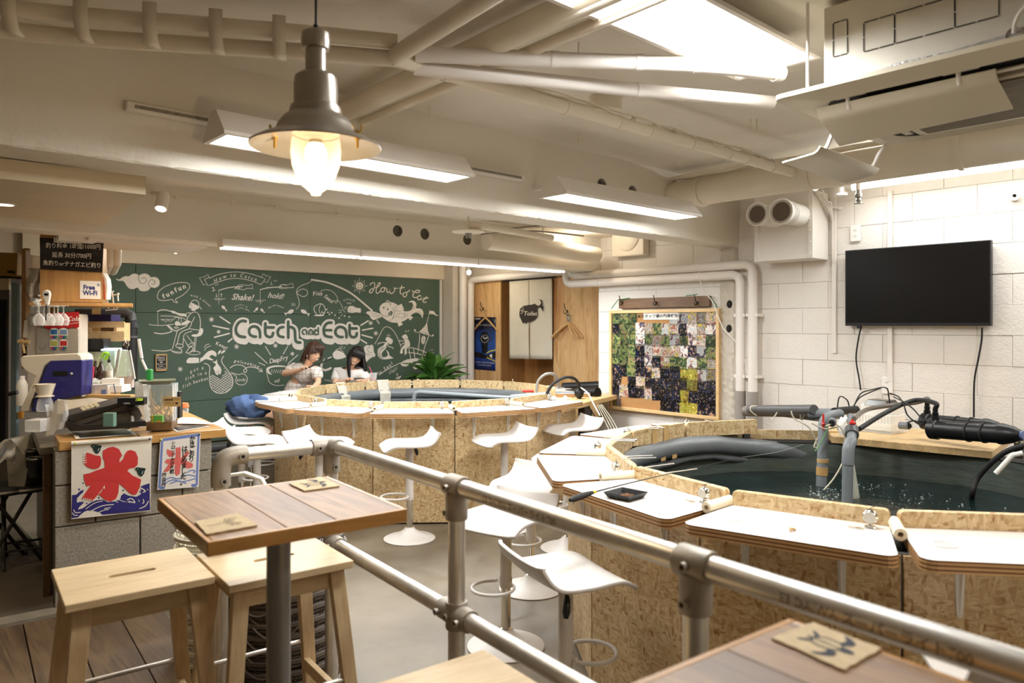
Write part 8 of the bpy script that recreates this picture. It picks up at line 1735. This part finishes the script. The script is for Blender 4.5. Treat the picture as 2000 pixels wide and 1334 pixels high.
def woman(name_lab, d, J, mats, face, hairfn, hold):
    """J: joints as (picture x, picture y, extra depth); the rest of the body is hidden behind the pond"""
    k = d/F; t = thing('person', name_lab, 'person', Pd(J['pelvis'][0], J['pelvis'][1], d+J['pelvis'][2])-Vector((0, 0, .75)))
    P = {n_: Pd(x, y, d+z) for n_, (x, y, z) in J.items()}
    pel = P['pelvis']; names = []; pts = []; rad = []; edges = []
    def add(p, r, link=None):
        pts.append(Vector(p)); rad.append(r)
        if link is not None: edges.append((link, len(pts)-1))
        return len(pts)-1
    sh = (P['shL']+P['shR'])/2
    a = add(pel, (.135, .10)); b_ = add(pel.lerp(sh, .35), (.115, .085), a); c = add(pel.lerp(sh, .75), (.12, .09), b_); e = add(sh+Vector((0, 0, .015)), (.075, .06), c)
    n1 = add(sh.lerp(P['neck'], .55), .046, e); n2 = add(P['neck'], .042, n1); h = P['head']; up = (h-P['neck']).normalized(); add(h.lerp(P['neck'], .35), .055, n2)
    for s in 'LR':
        i = add(P['sh'+s], .045, e); i = add(P['sh'+s].lerp(P['el'+s], .5), .038, i); i = add(P['el'+s], .033, i); i = add(P['el'+s].lerp(P['wr'+s], .35), .034, i); i = add(P['wr'+s], .021, i)
        hd = P['ha'+s]-P['wr'+s]; i = add(P['wr'+s]+hd*.5, (.032, .018), i)
        dr = hd.normalized(); sd = dr.cross(Vector((0, 0, 1))); sd = sd.normalized() if sd.length > .1 else rgt
        for f in range(4): q = P['wr'+s]+hd*.75+sd*(f-1.5)*.016; j = add(q, .0085, i); j = add(q+dr*(.03-.004*abs(f-1.3))+Vector((0, 0, -.008)), .0075, j); add(q+dr*.038+Vector((0, 0, -.028)), .0065, j)
        j = add(P['wr'+s]+hd*.45+sd*.03, .010, i); add(P['wr'+s]+hd*.8+sd*.04-Vector((0, 0, .012)), .008, j)
    for s in (-1, 1):   # thighs toward the pond, shins down
        hip = pel+rgt*s*.09-Vector((0, 0, .04)); i = add(hip, .085, a); kn = hip-fwd*.36+rgt*s*.02; i = add(kn, .055, i); an = kn-Vector((0, 0, .34))+fwd*.04; i = add(kn.lerp(an, .3), .052, i); i = add(an, .035, i); add(an-fwd*.13-Vector((0, 0, .03)), .03, i)
    skinmesh('body', pts, edges, rad, m_skin, t)
    # head with face: look direction f_, tilt up axis
    fdir = Vector(face).normalized(); side = fdir.cross(up).normalized(); up2 = side.cross(fdir).normalized()
    M = Matrix((side, fdir, up2)).transposed()
    def hv(x, y, z): return h+M@Vector((x, y, z))
    B = MB()
    def hs(u, v):
        ph = PI*u; th = 2*PI*v; x = .070*math.sin(ph)*math.sin(th); y = .088*math.sin(ph)*math.cos(th); z = .108*math.cos(ph)
        if z < 0: x *= 1-.34*(-z/.108)**1.5; y *= 1-.18*(-z/.108)**2+(.0 if y < 0 else .04)
        if y > 0: y *= .94+.05*math.sin(ph*3)
        nose = math.exp(-((x/.011)**2+((z+.012)/.022)**2))*.020*(1 if y > 0 else 0)
        sock = -math.exp(-(((abs(x)-.028)/.014)**2+((z-.010)/.012)**2))*.006*(1 if y > 0 else 0)
        lips = math.exp(-((x/.022)**2+((z+.052)/.010)**2))*.006*(1 if y > 0 else 0)
        return hv(x, y+nose+sock+lips, z)
    B.grid(hs, 40, 48); head = B.build('head', m_skin, t)
    for s in (-1, 1):
        B = MB(); B.tube(smooth([hv(s*.038, .078, .008), hv(s*.028, .0815, .003), hv(s*.018, .0815, .007)], 3), .0022, 6); B.build('eye', m_eye, head)
        B = MB(); B.tube(smooth([hv(s*.042, .072, .030), hv(s*.030, .081, .035), hv(s*.014, .083, .030)], 3), .002, 5); B.build('eyebrow', m_eye, head)
        MB().ball(hv(s*.069, -.005, -.005), (.008, .014, .024), 10, M=M).build('ear', m_skin, head)
    B = MB(); B.tube(smooth([hv(-.024, .077, -.045), hv(-.012, .0805, -.053), hv(.012, .0805, -.053), hv(.024, .077, -.045)], 3), .0035, 6); B.build('mouth', m_lip, head)
    B = MB(); B.tube(smooth([hv(-.017, .081, -.048), hv(0, .085, -.052), hv(.017, .081, -.048)], 3), .0028, 6); B.build('teeth', m_wht, head)
    hairfn(t, hv, M, P)
    # clothes: torso and short sleeves as one garment, then the lower garment
    pt = []; rd = []; ed = []
    def ad(p, r, l_=None):
        pt.append(Vector(p)); rd.append(r)
        if l_ is not None: ed.append((l_, len(pt)-1))
        return len(pt)-1
    a = ad(pel-Vector((0, 0, .03)), (.155, .12)); b_ = ad(pel.lerp(sh, .35), (.14, .11), a); c = ad(pel.lerp(sh, .72), (.15, .115), b_); e = ad(sh+Vector((0, 0, .005)), (.105, .09), c)
    ad(sh.lerp(P['neck'], .35), .06, e)
    for s in 'LR': i = ad(P['sh'+s], .072, e); i = ad(P['sh'+s].lerp(P['el'+s], .45), .064, i); ad(P['sh'+s].lerp(P['el'+s], .72), .064, i)
    skinmesh('shirt', pt, ed, rd, mats[0], t)
    pt = []; rd = []; ed = []; a = ad(pel, (.155, .12))
    for s in (-1, 1): hip = pel+rgt*s*.09-Vector((0, 0, .04)); i = ad(hip, .10, a); ad(hip-fwd*.34+rgt*s*.02, .075, i)
    skinmesh('skirt' if mats[1] is m_skirt else 'trousers', pt, ed, rd, mats[1], t)
    return t, P
def strands(B, hv, roots, n, rnd, r=.010):
    for a, b_, c in roots: B.tube(smooth([hv(*a), hv(*b_), hv(*c)], 5), [r*(.6+.6*math.sin(PI*(i+1)/12)) for i in range(11)], 7)
def cap(hv, x=.080, y=.100, z=.120, front=.25, low=-.01, nm='hair', m=None, t=None, back=-.05):
    B = MB()
    def f(u, v):
        th = 2*PI*v; fr = math.cos(th); lim = PI*(.56+(.10 if fr < 0 else 0)-front*max(0, fr)**2*.55); ph = lim*u
        return hv(x*math.sin(ph)*math.sin(th)*(1+.02*math.sin(th*17)), y*math.sin(ph)*fr-.006, z*math.cos(ph)+.002)
    B.grid(f, 16, 60); return B.build(nm, m, t, solid=.012)
def hair1(t, hv, M, P):
    cap(hv, nm='hair', m=m_hairb, t=t); rnd = random.Random(1); B = MB(); R_ = []
    for i in range(34): a = PI*.55+PI*.95*i/33; x, y = .076*math.sin(a+PI*.02), .092*math.cos(a); R_.append(((x, y, .03), (x*1.12, y*1.1-.01, -.04), (x*1.0+rnd.uniform(-.01, .01), y*1.05-.015+rnd.uniform(-.01, .01), -.115+rnd.uniform(-.02, .02))))
    for i in range(12): x = -.05+.0091*i; R_.append(((x*.8, .045, .11), (x*1.05, .082, .086), (x*1.1, .090, .050+.008*abs(i-6)/3)))
    for s in (-1, 1): R_ += [((s*.066, .045, .06), (s*.082, .045, -.01), (s*.078, .05, -.07))]
    strands(B, hv, R_, 0, rnd, .009); B.build('hair_strands', m_hairb, t, kind='stuff')
    MB().ball(hv(.07, .0, -.045), .006, 8).build('earring', m_wht, t)
def hair2(t, hv, M, P):
    cap(hv, x=.084, z=.122, nm='hair', m=m_hairk, t=t); rnd = random.Random(2); B = MB(); R_ = []
    # gravity carries the long hair straight down
    up_w = M.transposed()@Vector((0, 0, 1))
    for i in range(52):
        a = PI*.34+PI*1.32*i/51; x, y = .082*math.sin(a), .094*math.cos(a); L = .25+rnd.uniform(-.015, .015)
        p0 = (x*.95, y*.95, .05); dn = up_w*(-L); p2 = (x*1.15+dn.x, y*1.1+dn.y, .03+dn.z); R_.append((p0, ((p0[0]+p2[0])/2+x*.22, (p0[1]+p2[1])/2+y*.18, (p0[2]+p2[2])/2), p2))
    for i in range(14): x = -.06+.0092*i; R_.append(((x*.7, .04, .112), (x*1.0, .082, .088), (x*1.08, .091, .050)))
    strands(B, hv, R_, 0, rnd, .013); B.build('hair_strands', m_hairk, t, kind='stuff')
J1 = dict(pelvis=(566, 790, .12), neck=(601, 711, -.04), head=(612, 689, -.07), shL=(577, 719, .05), shR=(618, 722, -.10), elL=(552, 731, -.06), wrL=(587, 722, -.20), haL=(603, 715, -.24), elR=(622, 748, -.16), wrR=(611, 757, -.24), haR=(603, 753, -.27))
w1, P1 = woman('woman with tied-up brown hair in a pale checked shirt, leaning forward with a thin rod', 7.85, J1, (m_chk, m_skirt), rgt*.80-fwd*.62-Vector((0, 0, .30)), hair1, None)
J2 = dict(pelvis=(658, 786, .15), neck=(683, 718, -.02), head=(694, 697, -.06), shL=(659, 727, .04), shR=(707, 729, -.05), elL=(654, 752, -.10), wrL=(675, 744, -.22), haL=(688, 738, -.26), elR=(722, 750, -.12), wrR=(712, 745, -.22), haR=(701, 741, -.27))
w2, P2 = woman('woman with long straight black hair in a white T-shirt, smiling down at her hands', 8.2, J2, (m_tee, m_jean), rgt*.22-fwd*.90-Vector((0, 0, .34)), hair2, None)
for P_, lab, e1, e2 in ((P1, 'thin dark fishing rod held by the woman in the checked shirt', (596, 720), (648, 701)), (P2, 'thin dark fishing rod held by the black-haired woman', (684, 740), (712, 739))):
    d_ = 7.6 if P_ is P1 else 7.95; o = MB().tube([Pd(*e1, d_), Pd(*e2, d_)], [.009, .004], 8).build('fishing_rod', m_blackm); tag(o, lab, 'fishing rod', 'rods held by the two women')
# hidden stools under them carry their weight
for P_, lab in ((P1, 'white bar stool under the woman in the checked shirt'), (P2, 'white bar stool under the black-haired woman')): dup(stA, (P_['pelvis'].x, P_['pelvis'].y, 0), -YAW-PI/2, lab, G)
# drink with a pink straw
q = Pd(729, 747, 7.75); t = thing('drink_glass', 'clear plastic cup with a pink straw on the far pond desk', 'cup', q); k = 7.75/F
MB().lathe([(0, 0), (5.5*k, 0), (7.5*k, 19*k), (7.2*k, 19*k), (5.2*k, 1*k)], q, 20).build('cup', m_clear, t); MB().lathe([(0, 1*k), (5.4*k, 1*k), (6.2*k, 9*k), (0, 9*k)], q, 18).build('drink', plain('pink_drink', S(206, 170, 164), .2), t)
MB().tube([q+Z3*.01, q+rgt*(-3*k)+Z3*(20*k), q+rgt*(-8*k)+Z3*(31*k)], .004, 8).build('straw', plain('pink_straw', S(226, 70, 120), .4), t)
